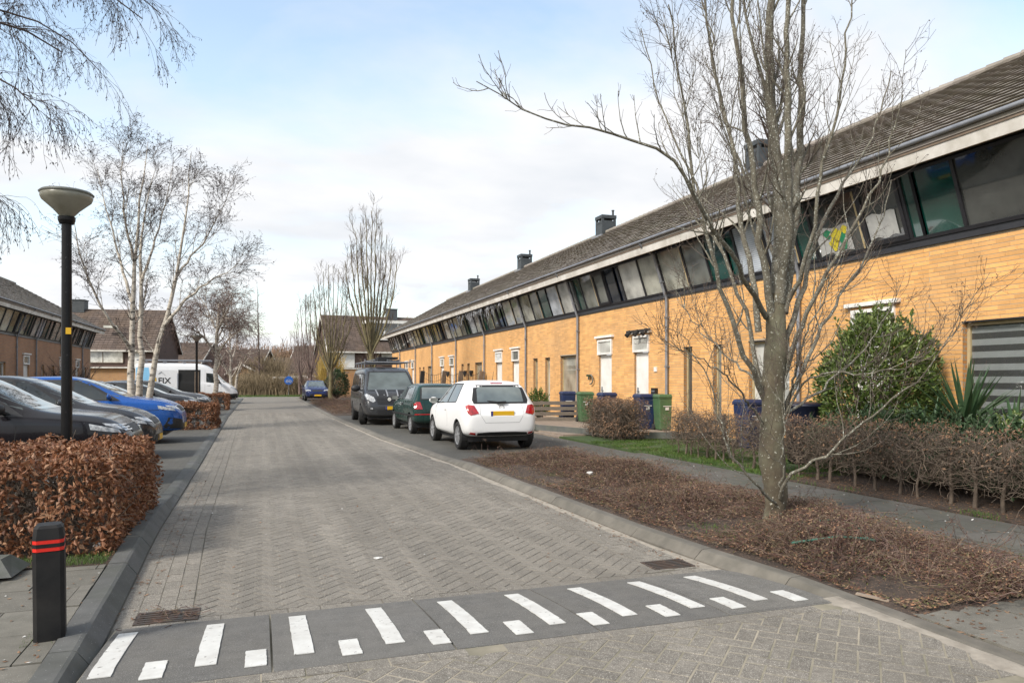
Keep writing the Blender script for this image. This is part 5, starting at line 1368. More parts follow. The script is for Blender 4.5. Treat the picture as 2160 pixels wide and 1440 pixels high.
def text(body, size, mat, loc, rot, parent, name, ext=.004, bold=0.0):
    cu = bpy.data.curves.new(name, 'FONT'); cu.body = body; cu.size = size; cu.extrude = ext; cu.offset = bold
    o = bpy.data.objects.new('t', cu); COL.objects.link(o); me = eval_mesh(o); bpy.data.objects.remove(o)
    me.materials.clear(); me.materials.append(mat)
    ob = bpy.data.objects.new(name, me); link(ob, parent, False); ob.location = loc; ob.rotation_euler = rot; return ob
text('FIX', .50, M['trimblack'], (1.32, -1.108, 1.28), (R(90), 0, 0), t, 'lettering', bold=.008)
text('I', .50, M['yellow'], (1.14, -1.108, 1.28), (R(90), 0, 0), t, 'letter_stroke', bold=.008)
lg = MB(); lg.beam((1.35, -1.112, 1.86), (1.52, -1.112, 2.0), .008, .03, (0, 1, 0)); lg.beam((1.52, -1.112, 2.0), (1.74, -1.112, 1.76), .008, .03, (0, 1, 0)); lg.build('roof_emblem', M['trimblack'], t, world=False)
place(t, -1.45 - 5.9, 50.5, 0)

# ================================================================== STREET FURNITURE
def lamp(x, y, label):
    t = thing('street_lamp', label, 'street lamp', (x, y, .1), group='black post lamps')
    MB().rod((x, y, .05), (x, y, 3.42), .062, 16, .052).build('post', M['blackpole'], t, smooth=False)
    MB().lathe([(.001, 3.36), (.075, 3.36), (.09, 3.40), (.092, 3.44), (.001, 3.44)], 24, c=(x, y, 0)).build('collar', M['blackpole'], t)
    MB().lathe([(.065, 3.44), (.08, 3.455), (.135, 3.52), (.255, 3.63), (.27, 3.665), (.27, 3.70), (.26, 3.705)], 36, c=(x, y, 0)).build('lamp_shade', M['lampglass'], t, smooth=True)
    MB().lathe([(.275, 3.70), (.285, 3.712), (.26, 3.735), (.10, 3.765), (.001, 3.772)], 36, c=(x, y, 0)).build('lamp_cap', M['lampcap'], t, smooth=True)
    MB().lathe([(.001, 3.45), (.045, 3.46), (.045, 3.60), (.001, 3.61)], 12, c=(x, y, 0)).build('bulb', M['lampcap'], t)
    return t
t = lamp(-2.15, 9.72, 'near black lamp post with a wide cone shade behind the nearest brown hedge')
p = MB().box(-2.145, -2.09, 9.650, 9.656, 2.075, 2.15).build('number_sticker', M['yellow'], t)
lamp(-3.05, 39.3, 'far black lamp post with cone shade beside the middle row of parked cars')

t = thing('bollard', 'square black bollard with two red bands standing on the slabs at the bottom left', 'bollard', (-1.12, 4.70, .1))
def octo(h, c):
    h *= .86; c *= .9
    return [(-h, -h + c), (-h + c, -h), (h - c, -h), (h, -h + c), (h, h - c), (h - c, h), (-h + c, h), (-h, h - c)]
def oprism(name, h0, h1, z0, z1, mat, par):
    a, b = octo(h0, .022), octo(h1, .022); v = [(x, y, z0) for x, y in a] + [(x, y, z1) for x, y in b]
    return MB().add(v, [tuple(range(8))[::-1], tuple(range(8, 16))] + [(i, (i + 1) % 8, 8 + (i + 1) % 8, 8 + i) for i in range(8)]).build(name, mat, par, world=False)
t['category'] = 'bollard'
oprism('post', .088, .088, -.05, .50, M['bollard'], t)
o = oprism('band_groove', .080, .080, .50, .575, M['bollard'], t)
for z in (.505, .547): oprism('red_band', .0865, .0865, z, z + .020, M['red'], t)
oprism('ring', .088, .088, .526, .546, M['bollard'], t)
oprism('cap', .088, .080, .568, .63, M['bollard'], t); oprism('cap_top', .080, .066, .63, .645, M['bollard'], t)
t.rotation_euler = (R(.6), R(-.5), R(9))

# round blue cycle sign far off
sx, sy, _z = W(609, 806, 72)
t = thing('road_sign', 'round blue cycle path sign on a grey pole at the far end of the street', 'road sign', (sx, sy, 0))
MB().rod((sx, sy + .05, 0), (sx, sy + .05, 2.1), .03, 8).build('pole', M['zinc'], t)
fc = MB().lathe([(.001, -.02), (.42, -.02), (.42, 0), (.001, 0)], 28, c=(sx, sy, 1.45), axis='y').build('sign_face', M['signblue'], t)
bk = MB(); 
for dx_ in (-.15, .15): bk.lathe([(.085, -.03), (.12, -.03), (.12, -.025), (.085, -.025)], 14, c=(sx + dx_, sy, 1.36), axis='y')
for a, b in (((-.15, 1.36), (-.05, 1.58)), ((-.05, 1.58), (.12, 1.58)), ((.15, 1.36), (.08, 1.65)), ((-.05, 1.58), (0, 1.36)), ((0, 1.36), (.12, 1.58))): bk.beam((sx + a[0], sy - .028, a[1]), (sx + b[0], sy - .028, b[1]), .006, .03, (0, 1, 0))
bk.build('cycle_symbol', M['white'], fc)
# white frame beyond the cross road
t = thing('white_frame', 'white post frame standing in the scrub beyond the end of the street', 'frame', (1.8, 74, 0))
fx0, fy0, _ = W(576, 800, 76); fx1, fy1, _ = W(652, 800, 76)
fm = MB(); fm.beam((fx0, fy0, 1.75), (fx1, fy1, 1.75), .12, .16)
fm.build('top_rail', M['white'], t)
for k, u in enumerate((0, .18, .46, .62, .97)):
    MB().beam((fx0 + (fx1 - fx0) * u, fy0 + (fy1 - fy0) * u, 0), (fx0 + (fx1 - fx0) * u, fy0 + (fy1 - fy0) * u, 1.68), .14, .14, (0, 1, 0)).build('post', M['white'], t)
t.location = (fx0, fy0, 0); WT[t.name] = Vector((0, 0, 0))
for ch in t.children: ch.matrix_parent_inverse = Matrix.Translation((-fx0, -fy0, 0))

# wheeled bins
def bin_mesh(t, mat, h=1.07, w_=.50, d=.55):
    a, b = .72, 1.0
    def q(z, s_): return [(-w_ / 2 * s_, -d / 2 * s_, z), (w_ / 2 * s_, -d / 2 * s_, z), (w_ / 2 * s_, d / 2 * s_, z), (-w_ / 2 * s_, d / 2 * s_, z)]
    o = MB().hexa(q(.04, .78) + q(h - .12, .97)).build('body', mat, t, world=False); bevel(o, .03)
    o = MB().hexa(q(h - .125, 1.03) + q(h - .085, 1.04)).build('rim', mat, t, world=False); bevel(o, .01)
    o = MB().hexa(q(h - .083, 1.08) + [(x * .9, y * .9, z) for x, y, z in q(h - .01, 1.0)]).build('lid', mat, t, world=False); bevel(o, .02)
    MB().rod((-w_ / 2 * .9, d / 2 * 1.12, h - .11), (w_ / 2 * .9, d / 2 * 1.12, h - .11), .018, 8).build('handle', mat, t, world=False)
    for s_ in (-1, 1):
        k = MB().rod((s_ * w_ * .42, d / 2 * .8, .10), (s_ * w_ * .52, d / 2 * .8, .10), .10, 16).build('wheel', M['rubber'], t, world=False)
    fl = MB(); fl.box(-.12, .12, -d / 2 * .945 - .012, -d / 2 * .93, h - .36, h - .34); fl.box(-.05, .05, -d / 2 * .93 - .012, -d / 2 * .9, h - .46, h - .38); fl.build('sticker', M['litter'], t, world=False)
bins = [('b', 1359, 21.3, .2, 'dark blue wheeled bin standing left of a green bin between the two hedges'), ('g', 1400, 20.9, .15, 'green wheeled bin beside the dark blue bin in the gap between the hedges'),
        ('b', 1197, 26.0, .1, 'blue wheeled bin behind the right end of the board fence, nearest the wide blinded window'), ('g', 1234, 25.0, .1, 'green wheeled bin between two blue bins behind the board fence'),
        ('b', 1280, 23.6, .2, 'blue wheeled bin whose lid shows above the withered hedge clump'), ('b', 1582, 15.4, .25, 'blue wheeled bin half hidden by the hedge just left of the big bare tree')]
for c, px, D, rz, lb in bins:
    x, y, _ = W(px, 900, D)
    t = thing('wheeled_bin', lb, 'wheeled bin', (x, y, .07), group='wheeled bins in the front gardens', rz=rz - .3)
    bin_mesh(t, M['bin_blue' if c == 'b' else 'bin_green'])
x, y, _ = W(1694, 860, 12.9)
t = thing('round_tub', 'dark blue round tub lid showing above the hedge right of the tree trunk', 'tub', (x, y, .1))
MB().lathe([(.001, 0), (.26, 0), (.30, .75), (.36, .93), (.40, .98), (.41, 1.0), (.36, 1.03), (.20, 1.055), (.001, 1.06)], 32).build('tub', M['tub'], t, world=False, smooth=True)

# board fence between front gardens
t = thing('board_fence', 'low weathered fence of four horizontal boards right of the white hatchback', 'fence', (0, 0, 0))
fa, fb = Vector((7.9, 24.2)), Vector((10.7, 23.4))
for k in range(4):
    z = .16 + k * .185
    MB().beam((fa.x, fa.y, z), (fb.x, fb.y, z + .01 * (k % 2)), .03, .125).build('board', M['wood'], t)
for u in (.02, .5, .98):
    p = fa.lerp(fb, u); MB().box(p.x - .04, p.x + .04, p.y + .02, p.y + .09, .02, .80).build('post', M['wood'], t)
t.location = (fa.x, fa.y, .1)
for ch in t.children: ch.matrix_parent_inverse = Matrix.Translation((-fa.x, -fa.y, -.1))
# edging stones
def edging(pts, name, label, h=.16, mat='stone', L_=.8):
    t = thing(name, label, 'edging', (0, 0, 0))
    for a, b in zip(pts[:-1], pts[1:]):
        a, b = Vector(a), Vector(b); n = max(1, int((b - a).length / L_)); d = (b - a) / n
        for i in range(n):
            p, q = a + d * i + d.normalized() * .004, a + d * (i + 1) - d.normalized() * .004
            MB().beam((p.x, p.y, .09 + h / 2), (q.x, q.y, .09 + h / 2 + rng.normal() * .004), .10, h).build('edging_stone', M[mat], t)
    return t
edging([(7.45, 24.0), (7.5, 19.6), (8.75, 16.0), (10.6, 15.4)], 'garden_edging', 'low dark stone edging around the paved front garden right of the white hatchback')
struct('gravel_garden', MB().prism([(7.5, 17.7), (8.2, 17.7), (8.8, 16.1), (11, 15.6), (11, 24), (7.5, 24)], .02, .10), M['stonewarm'])
# door fittings and lights on the houses
def onwall(name, label, cat, y, z, build, loc_d=0):
    t = thing(name, label, cat, (AX, y, z)); build(t); return t
y3 = 19.83
t = thing('spot_light_rail', 'dark rail with three small spot lamps over the white door seen left of the tree', 'lamp', (AX - .12, y3, 3.0))
MB().beam((0, -.72, .04), (0, .72, .04), .05, .05).build('rail', M['trimblack'], t, world=False)
for k in (-.5, 0, .5):
    MB().rod((0, k, .04), (-.14, k - .03, -.10), .055, 10, .075).build('spot_lamp', M['trimblack'], t, world=False)
t = thing('letter_box', 'small dark letter box on the wall right of the white door with three spot lamps', 'letter box', (AX - .05, 18.95, 1.15)); MB().box(-.05, .045, -.12, .12, -.2, .15).build('body', M['trimblack'], t, world=False); MB().box(-.056, -.05, -.09, .09, .04, .07).build('slot', M['zinc'], t, world=False)
t = thing('house_number', 'small white house number plate right of the door with spot lamps', 'number plate', (AX - .02, 18.95, 1.85)); MB().box(-.012, .018, -.08, .08, -.07, .07).build('plate', M['white'], t, world=False)
t = thing('hanging_planter', 'small curled green ornament hanging on the wall left of the second white door', 'ornament', (AX - .08, 23.3, 1.55))
a = np.linspace(0, 5, 14); MB().tubes(np.stack([0 * a, .18 * np.cos(a), .16 * np.sin(a)], 1), np.full(14, .025), 6).build('ring', M['bark_up'], t, world=False)
MB().box(-.05, .04, -.02, .25, .1, .17).build('leaf_bunch', M['deepgreen'], t, world=False)
for i, (y, s_) in enumerate(((38.6, 1), (43.9, 1), (39.9, -1))):
    t = thing('wall_lantern', ['dark wall lantern left of the curtained wide window beyond the white hatchback', 'dark wall lantern by the netting posts', 'small dark wall lantern above the white hatchback roof'][i], 'lantern', (AX - .12, y, 1.9))
    MB().lathe([(.001, .16), (.10, .12), (.11, .08), (.04, -.20), (.001, -.22)], 8).build('shade', M['trimblack'], t, world=False); MB().box(0, .12, -.02, .02, .10, .14).build('arm', M['trimblack'], t, world=False)
# leaning dark posts with netting in a far front garden
t = thing('netting_frame', 'four dark leaning posts with sagging netting in front of the far houses', 'netting', (9.2, 38, .1))
tops = []
for i, px in enumerate((884, 930, 965, 1008)):
    D = 42 - i * 1.5; x0, y0, _ = W(px, 850, D); x1, y1, z1 = W(px + 8, 782, D)
    MB().beam((x0, y0, 0), (x1, y1, z1), .22, .16, (0, 1, 0)).build('post', M['browntrim'] if i else M['trimblack'], t); tops.append(Vector((x1, y1, z1)))
nt_ = MB()
for a, b in zip(tops[:-1], tops[1:]):
    for k in range(5):
        pts = [a.lerp(b, u) - Vector((0, 0, .25 * math.sin(math.pi * u) + k * .35)) for u in np.linspace(0, 1, 7)]; nt_.tubes([tuple(p) for p in pts], [.012] * 7, 3)
    for k in range(12):
        u = k / 11; p = a.lerp(b, u); nt_.tubes([(p.x, p.y, p.z - .25 * math.sin(math.pi * u)), (p.x, p.y, p.z - 1.6)], [.008, .008], 3)
nt_.build('netting', M['trimblack'], t, kind='stuff')
t.location = (9.2, 38, .1); 
# garden wall and brown fence of the far end
t = thing('garden_wall', 'orange brick garden wall with a brown gate behind the graphite van', 'garden wall', (6.8, 62, 0))
MB().box(6.2, 11.0, 65.5, 65.8, 0, 2.1).build('wall', M['brick_x'], t); MB().box(5.4, 6.2, 65.52, 65.7, .1, 2.6).build('gate', M['browntrim'], t)
# stone slabs dumped at the left edge
t = thing('stone_slab', 'grey bevelled stone lying at the left edge behind the bollard', 'stone', (-2.02, 6.30, .13))
MB().hexa([(-.7, -.16, 0), (.30, -.22, 0), (.36, .18, 0), (-.7, .22, 0), (-.7, -.12, .13), (.22, -.14, .12), (.24, .12, .10), (-.7, .16, .13)]).build('stone', M['stone'], t, world=False)
t.rotation_euler = (0, 0, R(6))
t = thing('stone_slab', 'flat reddish brown stone slab in front of the grey one at the left edge', 'stone', (-2.10, 5.88, .11))
MB().hexa([(-.8, -.16, 0), (.30, -.10, 0), (.33, .20, 0), (-.8, .24, 0), (-.8, -.12, .10), (.24, -.07, .07), (.30, .17, .08), (-.8, .20, .11)]).build('stone', M['stonewarm'], t, world=False)
t.rotation_euler = (0, R(-3), R(14))
# hose, litter, plank bits
cx, cy, cz = 4.62, 5.02, .25
a = np.linspace(-2.2, 2.0, 26); P_ = np.stack([cx + .30 * np.cos(a) + .06 * np.sin(3 * a), cy + .36 * np.sin(a), cz + .03 * np.sin(2 * a)], 1)
tail = np.stack([np.linspace(P_[0, 0], 4.02, 8), np.linspace(P_[0, 1], 4.80, 8), np.linspace(P_[0, 2], .24, 8)], 1)[::-1]
tag(MB().tubes(np.concatenate([tail[:-1], P_]), np.full(33, .010), 8).build('garden_hose', M['hose'], smooth=True), 'loop of thin green hose lying in the planting bed near the tree', 'hose')
for nm, lb, (x, y), z, s_, mk in (('paper_scrap', 'crumpled white paper scrap at the edge of the planting bed', (4.35, 9.3), .24, .035, 'litter'), ('paper_scrap', 'white paper scrap by the left kerb in front of the hedge', (-1.30, 7.0), .14, .035, 'litter'),
                                 ('paper_scrap', 'flattened pale scrap lying on the paving left of centre', (.95, 6.35), .006, .03, 'litter')):
    b_ = bmesh.new(); bmesh.ops.create_icosphere(b_, subdivisions=2, radius=1)
    for v in b_.verts: v.co = Vector((v.co.x * s_ * 1.3, v.co.y * s_, v.co.z * s_ * (.8 if z > .1 else .25))) * (1 + .45 * mnoise.noise(v.co * 2 + Vector((x, y, 0))))
    me = bpy.data.meshes.new(nm); b_.to_mesh(me); b_.free(); me.materials.append(M[mk]); o = bpy.data.objects.new(nm, me); COL.objects.link(o); o.location = (x, y, z); tag(o, lb, 'litter')
tag(MB().beam((3.80, 3.90, .106), (3.90, 3.72, .098), .035, .012).build('wood_splinter', M['stonewarm']), 'splinter of pale wood lying on the flush kerb at the right', 'wood')
# low dark uplighter / post in the lawn behind the hedge
x, y, _ = W(1527, 960, 14.5)
t = thing('garden_post', 'short dark green post in the grass left of the big bare tree', 'post', (x, y, .1)); MB().rod((0, 0, 0), (0, 0, .75), .045, 10, .035).build('post', M['trimblack'], t, world=False)

# ================================================================== FAR BUILDINGS
def far_house(name, label, cx, cy, wdt, dep, ze, zr, rz, wallm, upm, feats, chim=None, dormer=None, base_top=2.7):
    t = thing(name, label, 'house', (cx, cy, 0), rz=rz)
    h = wdt / 2
    MB().box(-h, h, 0, dep, 0, base_top).build('ground_floor_wall', wallm, t, world=False)
    up = MB(); v = [(x, y, z) for x in (-h, h) for y, z in ((.05, base_top + .005), (dep - .05, base_top + .005), (dep - .05, ze), (dep / 2, zr - .25), (.05, ze))]
    up.add(v, [(0, 1, 2, 3, 4)[::-1], (5, 6, 7, 8, 9), (0, 4, 9, 5), (4, 3, 8, 9), (3, 2, 7, 8), (2, 1, 6, 7), (1, 0, 5, 6)]); up.build('upper_wall', upm, t, world=False)
    rf = MB(); e = .35
    for s_ in (0, 1):
        y0, y1 = (-e, dep / 2) if s_ == 0 else (dep + e, dep / 2); z0 = ze - e * (zr - ze) / (dep / 2)
        q = [(-h - e, y0, z0), (h + e, y0, z0), (h + e, y1, zr), (-h - e, y1, zr)]
        rf.hexa([(x, y, z - .12) for x, y, z in q] + q)
    ro = rf.build('roof', M['tile_dark'], t, world=False)
    # tile courses
    tc_ = MB(); n = 18
    for k in range(n):
        y0 = -e + (dep / 2 + e) * k / n; z0 = (ze - e * (zr - ze) / (dep / 2)) + (zr - (ze - e * (zr - ze) / (dep / 2))) * k / n
        y1 = -e + (dep / 2 + e) * (k + 1) / n; z1 = (ze - e * (zr - ze) / (dep / 2)) + (zr - (ze - e * (zr - ze) / (dep / 2))) * (k + 1) / n
        x = -h - e
        while x < h + e - .02:
            x2 = min(x + .45, h + e); tc_.hexa([(x + .01, y0, z0), (x2 - .01, y0, z0), (x2 - .01, y1, z1), (x + .01, y1, z1), (x + .01, y0 - .02, z0 + .08), (x2 - .01, y0 - .02, z0 + .08), (x2 - .01, y1, z1 + .02), (x + .01, y1, z1 + .02)]); x = x2
    tc_.build('roof_tiles', M['tile_dark'], ro, kind='stuff', world=False)
    MB().box(-h - e - .05, h + e + .05, -e - .1, -e, ze - .45, ze - .28).build('fascia', M['fascia'], t, world=False)
    for s_ in (-1, 1):
        for (y0, y1) in ((-e, dep / 2), (dep + e, dep / 2)):
            z0 = ze - e * (zr - ze) / (dep / 2); MB().beam((s_ * (h + e + .03), y0, z0 - .06), (s_ * (h + e + .03), y1, zr - .06), .05, .2).build('verge_board', M['fascia'], t, world=False)
    for (x0, x1, z0, z1, n_, pm) in feats:
        f = MB(); w_ = (x1 - x0) / n_
        f.box(x0, x1, -.05, .0, z0, z0 + .08); f.box(x0, x1, -.05, .0, z1 - .08, z1)
        for i in range(n_ + 1): f.box(x0 + i * w_ - .04, x0 + i * w_ + .04, -.052, .0, z0 + .08, z1 - .08)
        fo = f.build('window', M['browntrim'] if pm != 'door' else M['white'], t, world=False)
        for i in range(n_): MB().box(x0 + i * w_ + .04, x0 + (i + 1) * w_ - .04, -.03, .0, z0 + .08, z1 - .08).build('pane', M[pm if pm != 'door' else 'white'], fo, world=False)
    if chim:
        c = MB(); c.box(chim - .6, chim + .6, dep / 2 - .6, dep / 2 + .6, zr - .6, zr + .9); c.build('chimney', M['slate'], ro, world=False)
        MB().box(chim - .66, chim + .66, dep / 2 - .66, dep / 2 + .66, zr + .9, zr + 1.0).build('chimney_cap', M['slate'], ro, world=False)
    return t, ro
gx, gy, _ = W(205, 800, 76)
t, ro = far_house('detached_house', 'brown tiled house behind the white birches on the left, orange brick below a brown storey', gx, gy, 11.0, 10, 4.9, 9.3, R(-8), M['brick_x'], M['brick_brown'],
          [(-1.4, 2.5, 3.25, 4.7, 2, 'pane_net'), (3.5, 4.3, 2.9, 4.7, 1, 'door')], chim=-3.4)
MB().box(-5.6, 5.6, -.35, -.0, 2.72, 2.86).build('storey_band', M['fascia'], t, world=False)
MB().box(.3, 1.6, .9, 1.4, 7.0, 7.25).build('skylight', M['pane_net'], ro, world=False)
gx, gy, _ = W(795, 800, 84)
t, ro = far_house('detached_house', 'brown tiled house with a white framed dormer, behind the columnar trees right of the street', gx, gy, 10.6, 10, 5.0, 9.2, R(4), M['brick_x'], M['brick_brown'],
          [(.5, 5.0, 3.2, 4.6, 3, 'pane_net'), (-4.6, -2.6, 2.9, 4.7, 2, 'door')], chim=2.9)
dm = MB(); dm.box(-.6, 4.4, 1.0, 4.5, 6.2, 8.1); dm = dm.build('dormer', M['brick_brown'], ro, world=False)
MB().box(-1.0, 4.8, .7, 4.6, 8.1, 8.45).build('dormer_fascia', M['white'], dm, world=False)
wn = MB(); 
for x in (-.6, 1.0, 2.6, 4.2): wn.box(x, x + .18, .9, 1.0, 6.3, 8.1)
wn.box(-.6, 4.4, .9, 1.0, 6.15, 6.3); wn.build('dormer_frame', M['white'], dm, world=False)
for x in (-.42, 1.18, 2.78): MB().box(x, x + 1.42, .93, 1.0, 6.3, 8.1).build('pane', M['pane_dark'], dm, world=False)
MB().box(-5.4, 5.4, -.1, -.0, 2.72, 2.86).build('storey_band', M['fascia'], t, world=False)
MB().box(-4.9, -3.2, -.06, 0, .1, 2.4).build('garage_door', M['browntrim'], t, world=False)
for (px0, px1, D, ze, zr, lb, wm_, um) in ((375, 545, 108, 3.6, 6.2, 'low brown tiled houses beyond the scrub left of the street end', 'brick_brown', 'brick_brown'),
                                   (612, 668, 92, 3.2, 6.0, 'small brown tiled house right of the street end behind the far trees', 'brick_brown', 'brick_brown'),
                                   (340, 420, 100, 4.0, 6.8, 'brown roofed house partly hidden behind the first white birch', 'brick_x', 'brick_brown')):
    a = W(px0, 800, D); b = W(px1, 800, D); wd_ = math.hypot(a[0] - b[0], a[1] - b[1])
    far_house('far_house', lb, (a[0] + b[0]) / 2, (a[1] + b[1]) / 2, wd_, 9, ze, zr, R(-16), M[wm_], M[um], [(wd_ * .1, wd_ * .22, 1.2, 2.2, 2, 'pane_grey'), (-wd_ * .3, -wd_ * .15, 1.2, 2.2, 2, 'pane_grey')], base_top=1.0 if wm_ == 'brick_brown' else 2.5)
a = W(560, 800, 84)
t, ro = far_house('far_shed', 'small orange gabled shed among the scrub at the end of the street', a[0], a[1], 2.6, 4, 2.2, 3.3, R(70), M['brick_x'], M['brick_x'], [], base_top=1.0)
a = W(600, 800, 88)
t, ro = far_house('far_shed', 'low shed with a pale sunlit roof edge behind the blue cycle sign', a[0] + 1.0, a[1], 6.0, 4, 2.3, 4.2, R(-30), M['brick_x'], M['brick_x'], [], base_top=1.0)

# ================================================================== TREES AND PLANTS
def unit(v): return v / (np.linalg.norm(v, axis=-1, keepdims=True) + 1e-9)
def resample(P, k):
    P = np.asarray(P, float); d = np.concatenate([[0], np.cumsum(np.linalg.norm(np.diff(P, axis=0), axis=1))]); t = np.linspace(0, d[-1], k)
    # smooth cubic through the points
    out = np.stack([np.interp(t, d, P[:, i]) for i in range(3)], 1)
    for _ in range(2): out[1:-1] = (out[:-2] + 2 * out[1:-1] + out[2:]) / 4
    return out
def grow(P, Rr, n, length, K=7, ang=(25, 60), rr=.55, rmin=.002, up=0.0, wig=.12, t0=.25, t1=1.0, bias=None, taper=.25, lenfall=.5, r=rng):
    """children of polylines P (N,K0,3): n each (float ok), returns (M,K,3),(M,K)"""
    Nn, K0, _ = P.shape
    cnt = np.floor(n + r.random(Nn)).astype(int) if np.isscalar(n) else n
    idx = np.repeat(np.arange(Nn), cnt); Mm = len(idx)
    t = t0 + (t1 - t0) * r.random(Mm); f = t * (K0 - 1); i = np.minimum(f.astype(int), K0 - 2); u = (f - i)[:, None]
    s_ = P[idx, i] * (1 - u) + P[idx, i + 1] * u; T = unit(P[idx, i + 1] - P[idx, i])
    r0 = Rr[idx, i] * (1 - u[:, 0]) + Rr[idx, i + 1] * u[:, 0]
    q = r.normal(size=(Mm, 3)); q = unit(q - (q * T).sum(1, keepdims=True) * T)
    a = np.radians(r.uniform(ang[0], ang[1], Mm))[:, None]; d = T * np.cos(a) + q * np.sin(a)
    if bias is not None: d = unit(d + np.array(bias))
    L_ = length * r.uniform(.55, 1.25, Mm) * (1 - lenfall * (t - t0) / max(.01, t1 - t0))
    step = (L_ / (K - 1))[:, None]; pts = [s_]; p = s_
    for k in range(K - 1):
        d = unit(d + r.normal(0, wig, (Mm, 3)) + np.array([0, 0, up])); p = p + d * step; pts.append(p)
    C = np.stack(pts, 1); rb = np.maximum(r0 * rr, rmin); tt = np.linspace(0, 1, K)[None]
    RR = np.maximum(rb[:, None] * (1 - tt * (1 - taper)), rmin * .6)
    return C, RR
def limbs(spec, K=14):
    Ps, Rs = [], []
    for pts, r0, r1 in spec:
        Q = resample([W(*p) for p in pts], K); Ps.append(Q); Rs.append(r0 + (r1 - r0) * np.linspace(0, 1, K) ** .8)
    return np.stack(Ps), np.stack(Rs)
def addbuds(mb, P, n, ln=.03, wd=.012, r=rng):
    idx = r.integers(0, len(P), n); k = r.integers(1, P.shape[1], n); c = P[idx, k]; d = unit(P[idx, k] - P[idx, k - 1] + r.normal(0, .5, (n, 3))); u = unit(np.cross(d, r.normal(size=(n, 3))))
    mb.leaves(c + d * ln / 2, d, u, np.full(n, ln) * r.uniform(.6, 1.4, n), np.full(n, wd))

